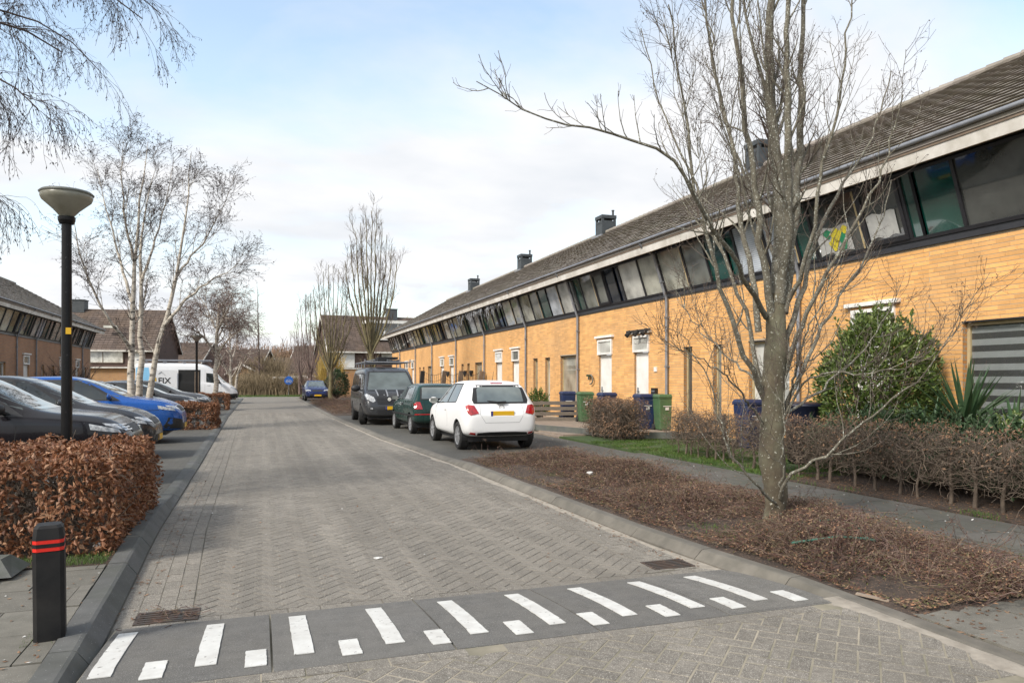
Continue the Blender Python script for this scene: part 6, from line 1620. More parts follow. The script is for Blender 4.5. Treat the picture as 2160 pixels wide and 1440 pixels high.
# --- the big bare tree in the planting bed
def bigtree():
    D = 7.25
    t = thing('bare_tree', 'large bare multi-stemmed tree with lichened bark standing in the planting bed on the right', 'tree', (4.83, 6.0, .08))
    tr = [((1634, 1135, D), (1633, 1090, D), (1640, 1040, D), (1632, 985, D), (1626, 930, D), (1632, 870, D), (1630, 800, D), (1640, 740, D), (1636, 680, D), (1640, 620, D))]
    P, Rr = limbs([(tr[0], .13, .125)], 24); 
    k = np.linspace(0, 1, 24); Rr[0] = np.interp(k, [0, .05, .12, .22, .40, .6, .8, 1], [.160, .125, .100, .113, .128, .104, .105, .080])
    Rr[0] += .006 * np.sin(np.arange(24) * 1.9)
    m = MB(); m.tubes(P, Rr, 20)
    # wobble the surface, knots
    v = m.v[0]; nz = np.array([mnoise.noise((x * 5, y * 5, z * 2.2)) for x, y, z in v]); c = P[0][np.repeat(np.arange(24), 20)]
    m.v[0] = c + (v - c) * (1 + .24 * nz[:, None])
    m.build('trunk', M['bark'], t, smooth=True)
    up = [
        ([(1638, 640, D), (1652, 520, D), (1642, 380, D + .1), (1625, 230, D + .1), (1622, 90, D), (1632, -60, D), (1640, -220, D)], .105, .030),
        ([(1632, 690, D), (1612, 560, D - .15), (1596, 420, D - .3), (1578, 290, D - .35), (1562, 150, D - .4), (1545, 20, D - .4), (1530, -120, D - .4)], .060, .018),
        ([(1650, 660, D), (1668, 540, D + .1), (1682, 400, D + .25), (1688, 260, D + .35), (1690, 110, D + .4), (1702, -40, D + .4)], .085, .025),
        ([(1646, 600, D), (1664, 470, D - .2), (1662, 330, D - .35), (1664, 180, D - .4), (1658, 40, D - .5), (1660, -100, D - .5)], .075, .022),
        ([(1600, 700, D - .1), (1590, 600, D - .1), (1560, 470, D + .1), (1552, 330, D + .3), (1520, 200, D + .4), (1490, 60, D + .5), (1480, -60, D + .5)], .060, .016),
        ([(1650, 730, D), (1690, 640, D + .1), (1716, 520, D + .3), (1752, 430, D + .5), (1800, 350, D + .7), (1850, 280, D + .8), (1880, 150, D + .9)], .055, .010),
        ([(1655, 790, D), (1690, 690, D - .2), (1730, 590, D - .4), (1790, 500, D - .5), (1840, 400, D - .6), (1880, 320, D - .6), (1905, 200, D - .7)], .050, .009),
        ([(1655, 860, D), (1700, 760, D + .2), (1760, 640, D + .5), (1820, 560, D + .7), (1860, 470, D + .9), (1880, 380, D + 1)], .045, .009),
        ([(1612, 840, D), (1580, 770, D - .2), (1545, 700, D - .3), (1520, 610, D - .4), (1490, 500, D - .5), (1462, 400, D - .6), (1450, 270, D - .7), (1430, 130, D - .7), (1410, 10, D - .8)], .055, .010),
        ([(1618, 860, D), (1598, 760, D + .2), (1570, 660, D + .4), (1535, 560, D + .5), (1495, 470, D + .6), (1478, 400, D + .7), (1400, 260, D + .8), (1370, 130, D + .9), (1352, 60, D + .9)], .05, .008),
        ([(1617, 670, D), (1580, 607, D - .4), (1537, 515, D - .9), (1483, 456, D - 1.2), (1456, 392, D - 1.4), (1430, 328, D - 1.5), (1322, 279, D - 1.6), (1231, 277, D - 1.7), (1161, 255, D - 1.8), (1097, 226, D - 1.9), (1005, 172, D - 2)], .052, .006),
        ([(1660, 640, D), (1700, 560, D - .3), (1720, 440, D - .5), (1740, 330, D - .6), (1772, 220, D - .7), (1790, 80, D - .8), (1800, -30, D - .8)], .045, .010),
        ([(1640, 560, D), (1600, 440, D + .5), (1540, 300, D + .8), (1510, 180, D + 1), (1500, 60, D + 1.1), (1470, -40, D + 1.2)], .040, .010),
        ([(1645, 1050, D - .12), (1653, 1010, D - .25), (1690, 983, D - .4), (1733, 963, D - .5), (1767, 940, D - .6), (1820, 885, D - .8), (1880, 850, D - 1), (1950, 790, D - 1.2), (2000, 720, D - 1.3), (2030, 640, D - 1.4)], .040, .005),
        ([(1640, 905, D), (1700, 800, D - .4), (1745, 785, D - .6), (1830, 792, D - .9), (1900, 775, D - 1.1), (1960, 730, D - 1.2)], .028, .005),
        ([(1645, 880, D), (1720, 830, D + .3), (1800, 760, D + .6), (1860, 690, D + .8), (1900, 600, D + 1)], .03, .005),
        ([(1635, 1060, D - .12), (1600, 1035, D - .3), (1560, 985, D - .4), (1530, 935, D - .5), (1515, 870, D - .5), (1490, 780, D - .6), (1440, 700, D - .7), (1390, 680, D - .8)], .028, .004),
        ([(1615, 900, D), (1570, 840, D - .3), (1540, 790, D - .5), (1480, 760, D - .6), (1420, 730, D - .7)], .028, .005),
        ([(1612, 820, D), (1560, 770, D + .3), (1520, 740, D + .5), (1460, 680, D + .7), (1420, 600, D + .8)], .026, .005),
        ([(1660, 870, D), (1675, 800, D - .4), (1690, 720, D - .6), (1745, 620, D - .8), (1760, 560, D - .9)], .03, .006),
        ([(1650, 1045, D - .15), (1650, 960, D - .3), (1652, 860, D - .4), (1668, 760, D - .5)], .022, .006),
    ]
    P, Rr = limbs(up, 22)
    Rr[0] *= .8; Rr[4:] *= .56; Rr[1:4] *= .72; Rr[13] *= .85
    P[:, 2:-1] += rng.normal(0, .012, (len(up), 19, 3))
    mb = MB(); mb.tubes(P, Rr, 9); mb.build('limbs', M['bark_up'], t, smooth=True)
    oth = np.arange(len(up)) != 10
    P0, R0 = grow(P[[0, 1, 2, 3, 4, 8, 9]], Rr[[0, 1, 2, 3, 4, 8, 9]], 1.6, 2.1, 22, (6, 14), .40, .005, up=.04, wig=.035, t0=.08, t1=.65, taper=.25, lenfall=.35)
    MB().tubes(P0, R0, 7).build('upright_stems', M['bark_up'], t, kind='stuff', smooth=True)
    c1, r1 = grow(np.concatenate([P[oth], P0]), np.concatenate([Rr[oth], R0]), 9.5, .78, 9, (18, 50), .45, .0042, up=.16, wig=.11, t0=.18, t1=.97)
    c1b, r1b = grow(P[10:11], Rr[10:11], 26, .55, 8, (25, 60), .5, .004, up=.10, wig=.12, t0=.25)
    c2, r2 = grow(c1, r1, 5.0, .50, 6, (22, 58), .5, .0026, up=.10, wig=.16, t0=.15)
    c3, r3 = grow(np.concatenate([c2]), np.concatenate([r2]), 2.2, .19, 4, (25, 60), .6, .0016, up=.08, wig=.2, t0=.2)
    c2b, r2b = grow(c1b, r1b, 4, .16, 6, (22, 58), .55, .0024, up=.08, wig=.18)
    mb = MB(); mb.tubes(c1, r1, 5); mb.tubes(c1b, r1b, 5); mb.build('branches', M['bark_up'], t, kind='stuff')
    mb = MB(); mb.tubes(c2, r2, 3); mb.tubes(c3, r3, 3); mb.tubes(c2b, r2b, 3)
    addbuds(mb, c3, 2600, .020, .009); addbuds(mb, c2, 1500, .02, .009)
    mb.build('twigs', M['twigdark'], t, kind='stuff')
bigtree()

def tree(name, label, base, spec, K, lv, mats, group=None, buds=0, sides=7, blen=.03):
    t = thing(name, label, 'tree', base, group=group)
    P, Rr = limbs(spec, K); P[:, 1:-1] += rng.normal(0, .02, (len(spec), K - 2, 3))
    MB().tubes(P, Rr, sides).build('trunk', M[mats[0]], t, smooth=True)
    mb = MB(); cur, cr = P, Rr; allc = []
    for i, kw in enumerate(lv):
        cur, cr = grow(cur, cr, **kw)
        if i == 0 and len(mats) > 2: MB().tubes(cur, cr, 4).build('branches', M[mats[1]], t, kind='stuff')
        else: mb.tubes(cur, cr, 3)
    if buds: addbuds(mb, cur, buds, blen, blen * .35)
    mb.build('twigs', M[mats[-1]], t, kind='stuff')
    return t
# white birches
D = 22.0; b0 = W(292, 860, D)
tree('birch_tree', 'group of slender white birch stems rising behind the bright blue car', (b0[0], b0[1], .1), [
    ([(277, 880, D), (276, 780, D), (277, 680, D), (283, 600, D), (290, 480, D), (300, 380, D), (312, 300, D + .5)], .125, .006),
    ([(292, 880, D + .4), (297, 760, D + .4), (298, 650, D + .5), (296, 560, D + .6), (305, 440, D + .8), (330, 350, D + 1)], .12, .006),
    ([(308, 880, D - .2), (318, 800, D - .2), (335, 730, D - .3), (348, 680, D - .3), (368, 600, D - .4), (388, 500, D - .5), (398, 400, D - .6), (404, 320, D - .6)], .11, .006),
    ([(345, 690, D - .3), (385, 640, D - .6), (430, 600, D - .9), (470, 578, D - 1.2), (505, 555, D - 1.4)], .06, .006),
    ([(278, 740, D), (255, 700, D - .5), (225, 670, D - .9), (190, 610, D - 1.2), (165, 520, D - 1.4), (150, 440, D - 1.5)], .06, .006),
    ([(280, 640, D), (250, 540, D + .6), (225, 440, D + .9), (205, 350, D + 1.2)], .055, .006),
    ([(298, 600, D + .5), (330, 500, D + 1), (352, 420, D + 1.4), (365, 350, D + 1.6)], .05, .006),
    ([(285, 560, D), (262, 450, D - .5), (255, 360, D - .8), (260, 300, D - 1)], .05, .006),
    ([(375, 580, D - .4), (425, 520, D - .2), (465, 450, D), (485, 400, D + .2)], .04, .006)], 14,
    [dict(n=13, length=1.25, K=8, ang=(18, 42), rr=.33, rmin=.006, up=.10, wig=.10, t0=.22), dict(n=8, length=.85, K=7, ang=(20, 50), rr=.5, rmin=.005, up=.03, wig=.14), dict(n=4, length=.42, K=5, ang=(20, 55), rr=.6, rmin=.0038, up=-.10, wig=.18)],
    ('birch', 'birch', 'twigbirch'), buds=8000, blen=.06)
D = 37; b0 = W(454, 842, D)
tree('birch_tree', 'round-crowned birch with dense hanging twigs beyond the far lamp post', (b0[0], b0[1], .1), [
    ([(455, 855, D), (455, 800, D), (456, 740, D), (458, 690, D), (462, 640, D)], .15, .05),
    ([(456, 745, D), (430, 710, D), (400, 690, D - 1), (380, 680, D - 1.2)], .07, .02), ([(457, 740, D), (490, 710, D), (515, 690, D + .6)], .07, .02),
    ([(458, 700, D), (440, 660, D + 1), (425, 630, D + 1.2)], .06, .02), ([(458, 700, D), (480, 650, D - 1), (492, 625, D - 1)], .06, .02), ([(457, 720, D), (470, 690, D + 1.5), (500, 650, D + 2)], .06, .02)], 10,
    [dict(n=14, length=1.7, K=8, ang=(25, 70), rr=.45, rmin=.014, up=.06, wig=.16, t0=.3), dict(n=10, length=1.1, K=7, ang=(25, 60), rr=.5, rmin=.010, up=-.08, wig=.16), dict(n=5, length=.55, K=5, ang=(20, 55), rr=.6, rmin=.007, up=-.28, wig=.16)],
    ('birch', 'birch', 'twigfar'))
D = 47; b0 = W(488, 838, D)
tree('birch_tree', 'leaning far birch with a forked white trunk at the left edge of the cross road', (b0[0], b0[1], .1), [
    ([(488, 842, D), (488, 800, D), (486, 740, D), (484, 690, D)], .12, .04), ([(494, 842, D), (500, 800, D), (510, 760, D), (530, 740, D - 1)], .11, .03), ([(487, 770, D), (500, 720, D + 1), (505, 690, D + 1)], .06, .02)], 9,
    [dict(n=9, length=1.6, K=7, ang=(25, 60), rr=.45, rmin=.016, up=.08, wig=.14), dict(n=6, length=1.0, K=6, ang=(25, 60), rr=.5, rmin=.010, up=-.05, wig=.16), dict(n=3, length=.5, K=4, ang=(20, 55), rr=.6, rmin=.008, up=-.2)],
    ('birch', 'birch', 'twigfar'))
D = 80; b0 = W(545, 830, D)
tree('slim_tree', 'thin dark spindly tree standing alone at the far end of the street', (b0[0], b0[1], 0), [([(546, 832, D), (546, 760, D), (545, 700, D), (543, 650, D), (544, 610, D)], .16, .03)], 9,
    [dict(n=36, length=1.6, K=6, ang=(40, 80), rr=.3, rmin=.016, up=.05, wig=.15, t0=.1), dict(n=4, length=.8, K=4, ang=(25, 60), rr=.5, rmin=.012)], ('twigdark', 'twigfar'))
# columnar trees on the right
def columnar(label, px, D, top, half, nst, base_y, fork_y, mats, dens=1.0, seed=1):
    r = np.random.default_rng(seed); b0 = W(px, base_y, D); zb = .1
    y0 = HY + (EYE - zb) * FPX / D
    spec = [([(px, y0, D), (px - 1, (y0 + fork_y) / 2, D), (px, fork_y, D)], .16, .13)]
    for i in range(nst):
        u = (i / (nst - 1) - .5) * 2 if nst > 1 else 0; dd = r.uniform(-1, 1) * half * D / FPX
        tt = top + abs(u) ** 1.6 * (fork_y - top) * .35 + r.uniform(0, 14)
        spec.append(([(px, fork_y + r.uniform(-8, 12), D), (px + u * half * .45, fork_y - (fork_y - tt) * .25, D + dd * .4), (px + u * half * .8, fork_y - (fork_y - tt) * .6, D + dd * .8), (px + u * half * .95, tt, D + dd)], .065, .014))
    return tree('columnar_tree', label, (b0[0], b0[1], zb), spec, 12, [dict(n=8 * dens, length=1.5, K=7, ang=(12, 35), rr=.42, rmin=.011, up=.22, wig=.08, t0=.15), dict(n=6, length=.75, K=6, ang=(15, 45), rr=.5, rmin=.0075, up=.15, wig=.14), dict(n=2.5, length=.35, K=4, ang=(20, 50), rr=.6, rmin=.006, up=.1)], mats, group='upright bare trees along the right side', sides=6)
columnar('tall upright bare tree behind the graphite van, the tallest of the street row', 783, 36, 440, 58, 11, 850, 745, ('twiggreen', 'twiggreen', 'twigdark'), 1.1, 3)
columnar('upright bare tree in the far planting bed beside the dark blue car', 698, 46, 545, 50, 10, 848, 785, ('twiggreen', 'twiggreen', 'twigdark'), 1.0, 4)
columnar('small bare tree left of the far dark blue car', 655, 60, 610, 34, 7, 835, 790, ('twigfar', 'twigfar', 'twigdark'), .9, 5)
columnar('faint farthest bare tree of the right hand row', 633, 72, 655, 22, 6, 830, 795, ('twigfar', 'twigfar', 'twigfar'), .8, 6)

# overhanging birch from the left, outside the frame
def overhang():
    D = 8.5
    t = thing('birch_tree', 'birch overhanging from the top left with drooping catkin-hung twigs', 'tree', (-6.4, 7.2, .1))
    base = Vector((-6.4, 7.2, .1)); sp = []
    def wl(pts, r0, r1):
        Q = resample([p if not isinstance(p, str) else p for p in pts], 16); return Q, r0 + (r1 - r0) * np.linspace(0, 1, 16)
    tp = (-6.2, 7.6, 4.6)
    trunk = MB(); q, rr_ = wl([tuple(base), (-6.45, 7.3, 1.6), (-6.3, 7.4, 3.2), tp, (-6.0, 7.9, 6.6), (-5.9, 8.0, 9.0)], .20, .06); trunk.tubes(q, rr_, 14); trunk.build('trunk', M['birch'], t, smooth=True)
    ls = [wl([tp, W(-500, -60, 8.0), W(-150, 30, 8.2), W(60, 40, 8.4), W(130, 110, 8.6)], .06, .008), wl([(-6.1, 7.8, 5.4), W(-300, -120, 9), W(0, -80, 9.2), W(230, -40, 9.3), W(300, 40, 9.4)], .06, .007),
          wl([(-6.1, 7.8, 5.8), W(-200, -220, 9.4), W(120, -140, 9.6), W(270, -30, 9.6), W(340, 30, 9.7)], .05, .006), wl([tp, W(-400, 120, 7.4), W(-120, 130, 7.6), W(20, 150, 7.8), W(80, 230, 7.8)], .05, .006),
          wl([(-6.2, 7.6, 4.0), W(-350, 250, 8.4), W(-120, 330, 8.6), W(-30, 380, 8.8), W(10, 430, 8.8)], .03, .004), wl([(-6.1, 7.8, 5.0), W(-300, -20, 10), W(-20, 10, 10.3), W(160, 60, 10.5), W(210, 150, 10.6)], .045, .006),
          wl([(-6.0, 7.9, 6.4), W(-260, -300, 8.6), W(40, -220, 8.8), W(200, -120, 8.9), W(250, -10, 9)], .045, .006), wl([tp, W(-420, 40, 9.2), W(-160, 60, 9.4), W(-20, 120, 9.5), W(10, 230, 9.6)], .04, .006)]
    P = np.stack([a for a, b in ls]); Rr = np.stack([b for a, b in ls])
    mb = MB(); mb.tubes(P, Rr, 6); mb.build('limbs', M['twigbirch'], t, smooth=True)
    c1, r1 = grow(P, Rr, 32, .95, 9, (20, 70), .4, .0040, up=-.10, wig=.12, t0=.30, lenfall=.35)
    c2, r2 = grow(c1, r1, 6.5, .62, 9, (15, 50), .6, .0030, up=-.20, wig=.13, t0=.1)
    c3, r3 = grow(c2, r2, 2.2, .28, 5, (15, 50), .6, .0023, up=-.2, wig=.14)
    mb = MB(); mb.tubes(c1, r1, 4); mb.tubes(c2, r2, 3); mb.tubes(c3, r3, 3)
    n = 12000; idx = rng.integers(0, len(c3), n // 2); idx2 = rng.integers(0, len(c2), n // 2)
    c = np.concatenate([c3[idx, rng.integers(2, 5, n // 2)], c2[idx2, rng.integers(3, 9, n // 2)]]); c = c + rng.normal(0, .004, c.shape)
    d = unit(rng.normal(0, .45, (n, 3)) + [0, 0, -1]); u = unit(np.cross(d, rng.normal(size=(n, 3))))
    ln = rng.uniform(.025, .055, n)
    mb.leaves(c + d * ln[:, None] / 2, d, u, ln, np.full(n, .0105), fold=.4)
    mb.build('drooping_twigs', M['twigbirch'], t, kind='stuff')
overhang()

# --- hedges
def hedge(label, x0, x1, y0, y1, h, n, size, z0=.1, leafm='leaf_beech', ntw=900, stems=None, dense=1.0, open_low=0.0, seed=0, group=None, inner=True):
    r = np.random.default_rng(100 + seed)
    t = thing('hedge', label, 'hedge', ((x0 + x1) / 2, (y0 + y1) / 2, z0), group=group)
    def surf(n):
        f = r.random(n); ar = np.array([(x1 - x0) * h, (x1 - x0) * h * .3, (y1 - y0) * h, (y1 - y0) * h, (x1 - x0) * (y1 - y0)]); k = r.choice(5, n, p=ar / ar.sum())
        u, v = r.random(n), r.random(n); P = np.zeros((n, 3)); Nn = np.zeros((n, 3))
        for kk, (ax, sgn) in enumerate(((1, -1), (1, 1), (0, -1), (0, 1), (2, 1))):
            s_ = k == kk
            P[s_] = np.stack([u[s_], v[s_], v[s_]], 1)
            if ax == 1: P[s_, 0] = u[s_]; P[s_, 2] = v[s_]; P[s_, 1] = 0 if sgn < 0 else 1
            if ax == 0: P[s_, 1] = u[s_]; P[s_, 2] = v[s_]; P[s_, 0] = 0 if sgn < 0 else 1
            if ax == 2: P[s_, 0] = u[s_]; P[s_, 1] = v[s_]; P[s_, 2] = 1
            Nn[s_, ax] = sgn
        return P, Nn
    P, Nn = surf(n)
    w_ = np.array([x1 - x0, y1 - y0, h]); Q = np.array([x0, y0, z0]) + P * w_
    nz = np.array([mnoise.noise((a * 2.3 + seed, b * 2.3, c * 2.3)) for a, b, c in Q])
    n2 = np.array([mnoise.noise((a * 7 + seed, b * 7, c * 7)) for a, b, c in Q])
    Q += Nn * (nz[:, None] * .14 + n2[:, None] * .08) - Nn * np.abs(r.normal(0, .07, (n, 1)))
    keep = (n2 + nz * 1.1 > -.30 + .35 * (1 - dense)) & (P[:, 2] > open_low * (.7 + .5 * r.random(n)))
    Q, Nn = Q[keep], Nn[keep]; m_ = len(Q)
    d = unit(Nn * .4 + r.normal(0, .55, (m_, 3)) + [0, 0, -.35]); u = unit(np.cross(d, unit(Nn + r.normal(0, .6, (m_, 3)))))
    MB().leaves(Q, d, u, size * r.uniform(.6, 1.35, m_), size * .55 * r.uniform(.7, 1.2, m_), fold=.28).build('leaves', M[leafm], t, kind='stuff')
    mb = MB()
    # twigs: from inside outwards
    ns = ntw
    s0 = np.array([x0, y0, z0]) + np.stack([r.random(ns), r.random(ns), open_low * .4 + (.85 - open_low * .4) * r.random(ns)], 1) * w_ ; 
    cen = np.array([(x0 + x1) / 2, (y0 + y1) / 2, z0 + h * .4])
    d = unit(r.normal(0, 1, (ns, 3)) * [1, 1, .6] + [0, 0, .5]); L_ = r.uniform(.12, .42, ns) * min(1, h)
    pts = [s0]; p = s0
    for k in range(4):
        d = unit(d + r.normal(0, .35, (ns, 3))); p = p + d * (L_ / 4)[:, None]
        p = np.minimum(np.maximum(p, [x0 - .06, y0 - .06, z0]), [x1 + .10, y1 + .10, z0 + h + .16]); pts.append(p)
    T = np.stack(pts, 1); rr0 = r.uniform(.002, .006, ns) * (size / .05) ** .5
    mb.tubes(T, rr0[:, None] * np.linspace(1, .45, 5)[None], 3); mb.build('twigs', M['twig'], t, kind='stuff')
    st = stems or max(2, int((max(x1 - x0, y1 - y0)) / .35))
    along_x = (x1 - x0) > (y1 - y0)
    sb = []
    rows = max(1, int(round((min(x1 - x0, y1 - y0) - .2) / .5)))
    for j in range(rows):
        for i in range(st):
            u = (i + .5 + r.uniform(-.2, .2)) / st; v = (j + .5) / rows
            x = x0 + (x1 - x0) * (u if along_x else v); y = y0 + (y1 - y0) * (v if along_x else u)
            rad = r.uniform(.014, .026)
            Pp = np.array([[x + r.normal(0, .015) * k, y + r.normal(0, .015) * k, z0 - .03 + h * .8 * k / 4] for k in range(5)])
            o = MB().tubes(Pp[None], (rad * np.linspace(1.15, .5, 5))[None], 7).build('stem', M['twig'], t, smooth=True) if rows * st <= 40 else sb.append((Pp, rad))
    if sb:
        MB().tubes(np.stack([a for a, b in sb]), np.stack([b * np.linspace(1.15, .5, 5) for a, b in sb]), 7).build('stems', M['twig'], t, kind='stuff')
    if inner:      # thicket of fine wood inside
        ns = int(ntw * (1.2 if open_low < .2 else .5)); s0 = np.array([x0 + .1, y0 + .1, z0 + open_low * h * .7]) + r.random((ns, 3)) * (w_ * [1, 1, 1 - open_low * .7] - [.2, .2, .05]); d = unit(r.normal(0, 1, (ns, 3)))
        T = np.stack([s0, s0 + d * .1, s0 + d * .18 + r.normal(0, .03, (ns, 3))], 1); T[..., 2] = np.clip(T[..., 2], z0, z0 + h)
        MB().tubes(T, np.tile([[.004, .003, .002]], (ns, 1)), 3).build('inner_wood', M['twig'], t, kind='stuff')
    return t
hedge('nearest clipped beech hedge with copper brown dry leaves behind the bollard', -6.5, -1.16, 6.80, 9.3, .78, 44000, .060, ntw=4200, seed=1)
hedge('clipped beech hedge with brown leaves in front of the navy car and the birch stems', -5.2, -1.30, 23.9, 25.1, .78, 22000, .065, z0=.03, ntw=900, seed=2)
hedge('far clipped beech hedge with brown leaves beside the mid grey estate car', -5.2, -1.55, 38.7, 39.9, .80, 12000, .08, z0=.03, ntw=400, seed=3)
# bare-stemmed garden hedge along the right footpath
hedge('long straggly garden hedge with bare lower stems along the right footpath', 7.45, 8.05, 4.9, 10.4, .92, 5200, .040, z0=.06, leafm='leaf_beech_dull', ntw=3300, open_low=.58, dense=.5, seed=4, stems=15)
hedge('straggly brown hedge between the bins and the big bare tree', 7.65, 8.15, 10.8, 12.9, .88, 1600, .040, z0=.06, leafm='leaf_beech_dull', ntw=1500, open_low=.5, dense=.55, seed=5, stems=8)
hedge('short withered hedge clump in front of the two white doors', 7.95, 8.9, 15.6, 17.5, .98, 4200, .05, z0=.06, leafm='leaf_beech_dull', ntw=2600, open_low=.15, dense=.5, seed=6, stems=5)

# --- planting bed: low thorny ground cover
def bedz(x, y): return .17 + .10 * mnoise.noise((x * 1.3, y * 1.3, 0))
def groundcover(name, label, x0f, x1f, y0, y1, n, ln, nl, leaf, seed, zf, hgt, mats=('twig_red', 'bedleaf')):
    r = np.random.default_rng(seed)
    t = thing(name, label, 'ground cover', ((x0f(y0) + x1f(y0)) / 2, (y0 + y1) / 2, .1))
    def pts(n, inset=.05):
        y = y0 + (y1 - y0) * r.random(n) ** 1.15; u = r.random(n); a = np.interp(y, np.linspace(y0, y1, 60), [x0f(q) for q in np.linspace(y0, y1, 60)]) + inset; b = np.interp(y, np.linspace(y0, y1, 60), [x1f(q) for q in np.linspace(y0, y1, 60)]) - inset
        return a + (b - a) * u, y, np.minimum(u, 1 - u) * (b - a)
    x, y, e = pts(n); z = np.array([zf(a, b) for a, b in zip(x, y)]); K = 7
    patch_ = np.array([mnoise.noise((a * .9 + seed, b * .9, 4)) for a, b in zip(x, y)])
    kp = patch_ > -.20 - .25 * np.clip(e, 0, 1); x, y, e, z, patch_ = x[kp], y[kp], e[kp], z[kp], patch_[kp]; n = len(x)
    hh = hgt * np.clip(.8 + patch_ * 1.5, .2, 1.7) * np.clip(e / .35, .25, 1)
    az = r.uniform(0, 6.28, n); L_ = ln * r.uniform(.4, 1.3, n); P = []
    for k in range(K):
        u = k / (K - 1); P.append(np.stack([x + np.cos(az + .5 * np.sin(u * 3)) * L_ * u, y + np.sin(az + .5 * np.sin(u * 3)) * L_ * u, z + hh * np.sin(np.pi * u * r.uniform(.5, .95, n)) + r.normal(0, .006, n)], 1))
    P = np.stack(P, 1); lo = np.interp(P[..., 1], np.linspace(y0, y1, 60), [x0f(q) for q in np.linspace(y0, y1, 60)]); P[..., 0] = np.maximum(P[..., 0], lo - .02); P[..., 1] = np.clip(P[..., 1], y0 - .15, y1 + .15)
    rr0 = r.uniform(.0014, .0036, n)[:, None] * np.linspace(1, .5, K)[None]
    MB().tubes(P, rr0, 3).build('stems', M[mats[0]], t, kind='stuff')
    idx = r.integers(0, n, nl); k = r.integers(1, K, nl); c = P[idx, k] + r.normal(0, .012, (nl, 3)); d = unit(r.normal(0, 1, (nl, 3)) * [1, 1, .5]); u = unit(np.cross(d, unit(r.normal(0, .6, (nl, 3)) + [0, 0, 1])))
    mb = MB(); mb.leaves(c, d, u, leaf * r.uniform(.5, 1.4, nl), leaf * .5 * r.uniform(.6, 1.2, nl))
    # litter on the soil
    n2 = nl // 2; x, y, e = pts(n2, .0); z = np.array([zf(a, b) for a, b in zip(x, y)]) + .01; d = unit(r.normal(0, 1, (n2, 3)) * [1, 1, .25]); u = unit(np.cross(d, unit(r.normal(0, .3, (n2, 3)) + [0, 0, 1])))
    mb.leaves(np.stack([x, y, z], 1), d, u, leaf * 1.2 * r.uniform(.5, 1.5, n2), leaf * .6 * r.uniform(.6, 1.2, n2)); mb.build('leaves', M[mats[1]], t, kind='stuff')
    # long arching shoots, some reaching over the edge
    n3 = n // 45; x, y, e = pts(n3, .02); z = np.array([zf(a, b) for a, b in zip(x, y)]); az = r.uniform(0, 6.28, n3); L_ = ln * r.uniform(.7, 1.5, n3); P = []
    for k in range(K):
        u = k / (K - 1); P.append(np.stack([x + np.cos(az) * L_ * u, y + np.sin(az) * L_ * u, z + hgt * r.uniform(1.3, 2.0) * np.sin(np.pi * u * .8) + r.normal(0, .008, n3)], 1))
    P = np.stack(P, 1); P[..., 0] = np.maximum(P[..., 0], np.interp(P[..., 1], [3, 62], [x0f(5) - .1, x0f(60) - .1]) if False else P[..., 0])
    mb = MB(); mb.tubes(P, np.tile(np.linspace(.0022, .0012, K), (n3, 1)), 3); c, cr = grow(P, np.full(P.shape[:2], .002), 3, .10, 4, (25, 60), .7, .0012, r=r); mb.tubes(c, cr, 3); addbuds(mb, c, n3 * 8, .02, .01, r=r); mb.build('arching_stems', M[mats[0]], t, kind='stuff')
    return t
gt = groundcover('ground_cover', 'reddish brown thorny ground cover around the base of the big bare tree', lambda y: bedL(y) + .08, lambda y: bedR(y), 3.48, 12.5, 10000, .34, 42000, .026, 11, lambda a, b: .10 + .05 * mnoise.noise((a * 1.3, b * 1.3, 0)), .15)
groundcover('ground_cover', 'reddish brown ground cover in the far bed between the van and the dark blue car', lambda y: XRi(y) + .1, C_(7.4), 32, 49, 5200, .6, 8000, .05, 12, lambda a, b: .08, .26)
groundcover('ground_cover', 'brown ground cover at the far corner left of the dark blue car', lambda y: XRi(y) + .1, C_(7.4), 58.6, 62, 900, .5, 1500, .06, 13, lambda a, b: .08, .25)

def tufts(name, label, x0, x1, y0, y1, n, ln, mat='grass', z=.11, seed=0, poly=None, cl=.5, mask=None):
    r = np.random.default_rng(500 + seed)
    x = r.uniform(x0, x1, n * 2); y = r.uniform(y0, y1, n * 2); nz = np.array([mnoise.noise((a * 2.1 + seed, b * 2.1, 0)) for a, b in zip(x, y)])
    k = nz > -cl + r.random(n * 2) * .5 - .1; x, y = x[k][:n], y[k][:n]; n = len(x)
    az = r.uniform(0, 6.28, n); l = ln * r.uniform(.4, 1.3, n); b = r.uniform(.1, .8, n); w_ = .0035 * (ln / .08)
    p0 = np.stack([x, y, np.full(n, z)], 1); d = np.stack([np.cos(az) * b, np.sin(az) * b, np.ones(n)], 1); s_ = np.stack([-np.sin(az), np.cos(az), np.zeros(n)], 1) * w_
    p1 = p0 + d * (l * .55)[:, None]; p2 = p1 + (d * [1.6, 1.6, .35]) * (l * .5)[:, None]
    v = np.stack([p0 - s_, p0 + s_, p1 + s_ * .8, p1 - s_ * .8, p2], 1).reshape(-1, 3); i = 5 * np.arange(n)[:, None]
    m_ = MB(); m_.v.append(v); m_.n = len(v); m_.f[4] = [i + np.array([[0, 1, 2, 3]])]; m_.f[3] = [i + np.array([[3, 2, 4]])]
    return tag(m_.build(name, M[mat], kind='stuff'), label, 'grass')
tufts('grass', 'fresh green grass in the front garden behind the footpath', 7.36, 10.9, 8.9, 15.8, 30000, .07, seed=1, cl=.15, z=.06)
tufts('grass', 'tufts of grass along the garden edge of the footpath', 7.3, 7.5, 5.0, 15.8, 1800, .07, seed=2, cl=.0, z=.06)
tufts('weeds', 'green weeds at the foot of the nearest hedge by the left kerb', -2.4, -1.16, 6.43, 6.85, 2000, .04, seed=3, cl=.2)
tufts('weeds', 'green weeds growing through the planting bed', 3.95, 5.9, 4.1, 12.8, 6500, .055, seed=4, cl=.0, z=.10)
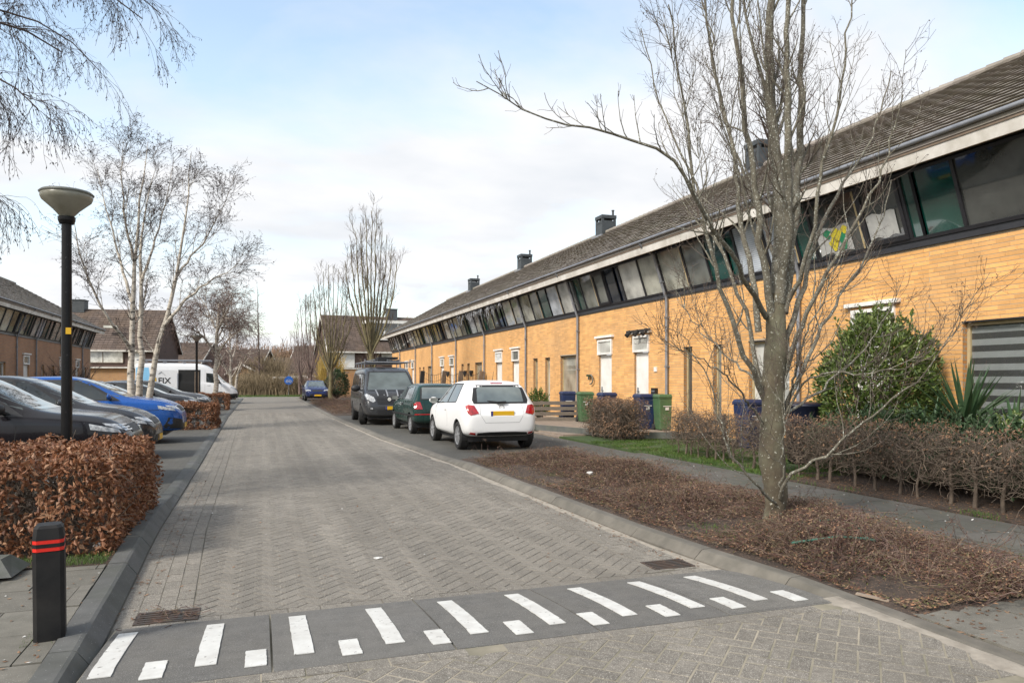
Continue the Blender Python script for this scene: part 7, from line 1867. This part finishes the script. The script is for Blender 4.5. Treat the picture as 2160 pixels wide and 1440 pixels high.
tufts('grass', 'green grass verge beyond the cross road', -14, 14, 68.5, 72, 9000, .22, seed=5, z=-.04)
tufts('weeds', 'moss and weeds at the foot of the bollard', -1.25, -.99, 4.56, 4.86, 220, .022, seed=6, z=.10, cl=.6)

# --- laurel
def bush(name, label, cx, cy, rx, ry, h, n, size, mat, z0=.1, seed=0, cat='bush', clump=1.0, asp=.42):
    r = np.random.default_rng(900 + seed); t = thing(name, label, cat, (cx, cy, z0))
    m_ = MB(); nst = 46; st = []
    for i in range(nst):
        a = r.uniform(0, 6.28); e = math.acos(r.uniform(-.35, 1)); q = np.array([math.sin(e) * math.cos(a) * rx, math.sin(e) * math.sin(a) * ry, h * .5 + math.cos(e) * h * .5]) * r.uniform(.88, 1.10)
        st.append(np.stack([np.array([0, 0, .0]) * (1 - u) + q * u + np.array([0, 0, -.12 * h * u * (1 - u) * 0]) + r.normal(0, .02, 3) * (0 < u < 1) for u in np.linspace(0, 1, 6)]))
    st = np.stack(st) + np.array([cx, cy, z0]); m_.tubes(st, np.tile(np.linspace(.022, .007, 6), (nst, 1)), 5); m_.build('stems', M['twig'], t, kind='stuff')
    e = np.arccos(r.uniform(-.75, 1, n)); a = r.uniform(0, 6.28, n)
    dirn = np.stack([np.sin(e) * np.cos(a), np.sin(e) * np.sin(a), np.cos(e)], 1)
    nz = np.array([mnoise.noise((x * 2.4 + seed, y * 2.4, z * 2.4)) for x, y, z in dirn]); nz2 = np.array([mnoise.noise((x * 7 + seed, y * 7, z * 7)) for x, y, z in dirn])
    rad = (1 + .22 * nz + .20 * nz2) * (1 - np.abs(r.normal(0, .13, n)))
    Q = dirn * rad[:, None] * [rx, ry, h * .52] + [cx, cy, z0 + h * .50]
    keep = (Q[:, 2] > z0 + .03); Q, dirn = Q[keep], dirn[keep]; k = len(Q)
    d = unit(dirn * .7 + r.normal(0, .5, (k, 3)) + [0, 0, .35]); u = unit(np.cross(d, unit(r.normal(0, .5, (k, 3)) + [0, 0, 1])))
    m_ = MB(); m_.leaves(Q, d, u, size * r.uniform(.6, 1.3, k), size * asp * r.uniform(.8, 1.2, k), fold=.18)
    # shoots sticking out of the top
    for i in range(26):
        a = r.uniform(0, 6.28); e = r.uniform(.05, 1.0); c = np.array([math.sin(e) * math.cos(a) * rx, math.sin(e) * math.sin(a) * ry, math.cos(e) * h * .52]) + [cx, cy, z0 + h * .5]; up_ = unit(np.array([math.sin(e) * math.cos(a) * .5, math.sin(e) * math.sin(a) * .5, 1]))
        L_ = r.uniform(.10, .26); kk = 14; q = c + up_ * (np.linspace(-.05, 1, kk) * L_)[:, None]; dd = unit(up_ * .8 + r.normal(0, .5, (kk, 3))); uu = unit(np.cross(dd, r.normal(size=(kk, 3)))); m_.leaves(q + dd * size * .4, dd, uu, size * r.uniform(.6, 1, kk), np.full(kk, size * asp))
    m_.build('leaves', M[mat], t, kind='stuff'); return t
bx_, by_, _ = W(1852, 800, 12.3)
bush('laurel_bush', 'big glossy green laurel bush in front of the white framed window on the right', bx_, by_, .98, .9, 2.46, 17000, .095, 'laurel', seed=1)
bx_, by_, _ = W(728, 800, 50); 
bush('conifer_bush', 'dark green shrub between the dark blue car and the far garden wall', 5.1 + .2, 55.5, .9, .9, 2.0, 5000, .12, 'deepgreen', seed=2)
for i, (px, D, s_, lb) in enumerate(((1135, 27.5, .45, 'pale green strap-leaved plant behind the board fence'), (840, 58, .6, 'low green shrub behind the graphite van by the orange garden wall'), (2145, 9.7, .45, 'yellow green shrub at the right edge behind the long hedge'))):
    x, y, _ = W(px, 860, D); bush('low_shrub', lb, x, y, s_, s_, s_ * 1.9, 1600, .09 if i < 2 else .06, 'laurel' if i != 0 else 'grass', seed=10 + i, cat='shrub')
# --- yucca
def yucca(label, px, D, zc, n, L_, seed, lean=0):
    r = np.random.default_rng(seed); x, y, _ = W(px, 860, D); t = thing('yucca_plant', label, 'yucca', (x, y, .1))
    MB().rod((0, 0, 0), (0, 0, zc), .07, 8, .06).build('trunk', M['twig'], t, world=False)
    for i in range(n):
        a = r.uniform(0, 6.28); e = math.radians(r.uniform(8, 82)); l = L_ * r.uniform(.8, 1.12); K = 7; w0 = .030
        d = np.array([math.cos(a) * math.cos(e) + lean * .3, math.sin(a) * math.cos(e), math.sin(e)]); d /= np.linalg.norm(d); s_ = np.cross(d, [0, 0, 1]); s_ /= np.linalg.norm(s_); p = np.array([0, 0, zc]) + d * .03; v = []
        dr_ = r.uniform(.02, .10)
        for k in range(K):
            u = k / (K - 1); w_ = w0 * (1 - u ** 2.2) * (.6 + 1.2 * u * (1 - u) + .3) + .001; nn = np.cross(s_, d); v += [p - s_ * w_ + nn * w_ * .35, p, p + s_ * w_ + nn * w_ * .35]
            p = p + d * l / (K - 1); d = d + np.array([0, 0, -dr_ * (1 - abs(math.sin(e)) * .7)]); d /= np.linalg.norm(d)
        f = [q for k in range(K - 1) for q in ((3 * k, 3 * k + 1, 3 * k + 4, 3 * k + 3), (3 * k + 1, 3 * k + 2, 3 * k + 5, 3 * k + 4))]
        MB().add(v, f).build('leaf', M['yucca'], t, world=False)
yucca('large spiky yucca in front of the striped blind window', 2035, 10.9, .70, 70, 1.0, 31)
yucca('smaller broad-leaved yucca at the right edge of the picture below the striped blind', 2140, 10.3, .55, 30, .70, 32)
yucca('drooping yucca rosette left of the large one, low behind the hedge', 1965, 11.3, .50, 26, .70, 33)
# dark greenery behind the right end of the hedge
bush('dark_shrub', 'dark green leafy plants in shade behind the bare stems of the long hedge', 8.7, 6.4, .6, 1.3, .85, 5200, .10, 'deepgreen', seed=21, cat='shrub')
bush('dark_shrub', 'dark evergreen plants low behind the middle of the long hedge', 8.8, 8.9, .5, 1.2, .8, 4600, .09, 'deepgreen', seed=22, cat='shrub')

bush('dark_shrub', 'dark green leafy plants deep behind the middle of the long hedge stems', 8.75, 7.7, .5, 1.4, .85, 5200, .09, 'deepgreen', seed=23, cat='shrub')
bush('dark_shrub', 'dark fern-like plants behind the right end of the long hedge', 8.4, 5.3, .45, .8, .8, 3200, .09, 'deepgreen', seed=24, cat='shrub')
# --- scrub and woods beyond the street
def scrub(name, label, px0, px1, D0, D1, top, n, mat, seed, K=6, w_=.012, base=-.05, kind='stuff', spread=.25):
    r = np.random.default_rng(seed); px = r.uniform(px0, px1, n); D = r.uniform(D0, D1, n)
    L = (px - 1080) / FPX * D; x = L * CS + D * SN; y = D * CS - L * SN
    hz_ = top * r.uniform(.35, 1.0, n) * (1 + .35 * np.array([mnoise.noise((a * .25 + seed, b * .25, 0)) for a, b in zip(x, y)]))
    az = r.uniform(0, 6.28, n); P = []
    for k in range(K):
        u = k / (K - 1); P.append(np.stack([x + np.cos(az) * hz_ * spread * u ** 1.5 + r.normal(0, .05, n) * u, y + np.sin(az) * hz_ * spread * u ** 1.5 + r.normal(0, .05, n) * u, base + hz_ * u * (1 - .15 * u)], 1))
    P = np.stack(P, 1); rr0 = w_ * r.uniform(.6, 1.6, n)[:, None] * np.linspace(1, .35, K)[None]
    m_ = MB(); m_.tubes(P, rr0, 3); c, cr = grow(P, rr0, 3, top * .28, 4, (20, 60), .6, w_ * .4, up=.05, wig=.2, r=r); m_.tubes(c, cr, 3)
    return tag(m_.build(name, M[mat], kind=kind), label, 'scrub')
scrub('dry_scrub', 'pale dry scrub and reeds across the end of the street', 490, 640, 72, 80, 2.6, 2600, 'scrub', 41, w_=.022)
scrub('dry_scrub', 'taller pale bushes behind the scrub at the street end', 520, 600, 80, 88, 5.0, 900, 'scrub', 42, w_=.028)
scrub('dry_scrub', 'brown leafless bushes left of the cross road behind the white van', 330, 500, 78, 92, 4.0, 1500, 'twigfar', 43, w_=.03)
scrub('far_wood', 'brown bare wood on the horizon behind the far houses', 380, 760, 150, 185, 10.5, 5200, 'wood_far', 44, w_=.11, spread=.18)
scrub('willow_bush', 'yellow twigged willow glowing behind the upright trees right of the street', 735, 840, 96, 104, 11.5, 1100, 'yellowtwig', 45, w_=.05, spread=.2)
scrub('willow_bush', 'yellow green bush at the foot of the upright tree beside the dark blue car', 678, 716, 66, 70, 5.2, 500, 'yellowtwig', 46, w_=.03, spread=.15)
scrub('bramble', 'bare branched shrub in front of the left terraced houses by the near lamp post', 60, 175, 44, 48, 3.0, 420, 'twigdark', 47, w_=.018, spread=.4)
scrub('dry_scrub', 'dry scrub right of the street end under the far bare trees', 640, 720, 70, 76, 2.8, 900, 'twigfar', 48, w_=.022)

# leaf litter blown onto the paving
def litter(name, label, regions, size, mat, seed):
    r = np.random.default_rng(seed); m_ = MB()
    for (x0, x1, y0, y1, z, n) in regions:
        c = np.stack([r.uniform(x0, x1, n), r.uniform(y0, y1, n), np.full(n, z + .004)], 1); d = unit(r.normal(0, 1, (n, 3)) * [1, 1, .12]); u = unit(np.cross(d, unit(r.normal(0, .12, (n, 3)) + [0, 0, 1])))
        m_.leaves(c, d, u, size * r.uniform(.4, 1.4, n), size * .55 * r.uniform(.6, 1.2, n), fold=.15)
    return tag(m_.build(name, M[mat], kind='stuff'), label, 'leaves')
litter('fallen_leaves', 'dry leaves and crumbs scattered on the pavement, path and gutters', [(-.95, -.72, 5.2, 12, .002, 160), (3.2, 3.5, 5.2, 9, .004, 160), (3.8, 5.6, 2.7, 3.5, .088, 260), (5.8, 7.3, 4.2, 12.5, .063, 420), (-2.4, -1.1, 3.8, 6.4, .107, 130), (7.35, 8.2, 4.6, 9.4, .08, 1500), (7.4, 8.2, 9.4, 15.5, .07, 900), (-.7, 3.4, 5.2, 14, .002, 130), (4.2, 7.2, 13.2, 13.9, .032, 50)], .035, 'leaf_beech_dull', 71)
litter('white_specks', 'pale chewing gum and dropping specks on the paving slabs', [(5.9, 7.3, 4.2, 13, .0625, 60), (-2.4, -1.1, 3.8, 6.4, .1065, 22), (-.6, 3.4, 3.9, 12, .001, 30), (4.0, 7.2, 13.2, 20, .0305, 60)], .032, 'litter', 72)
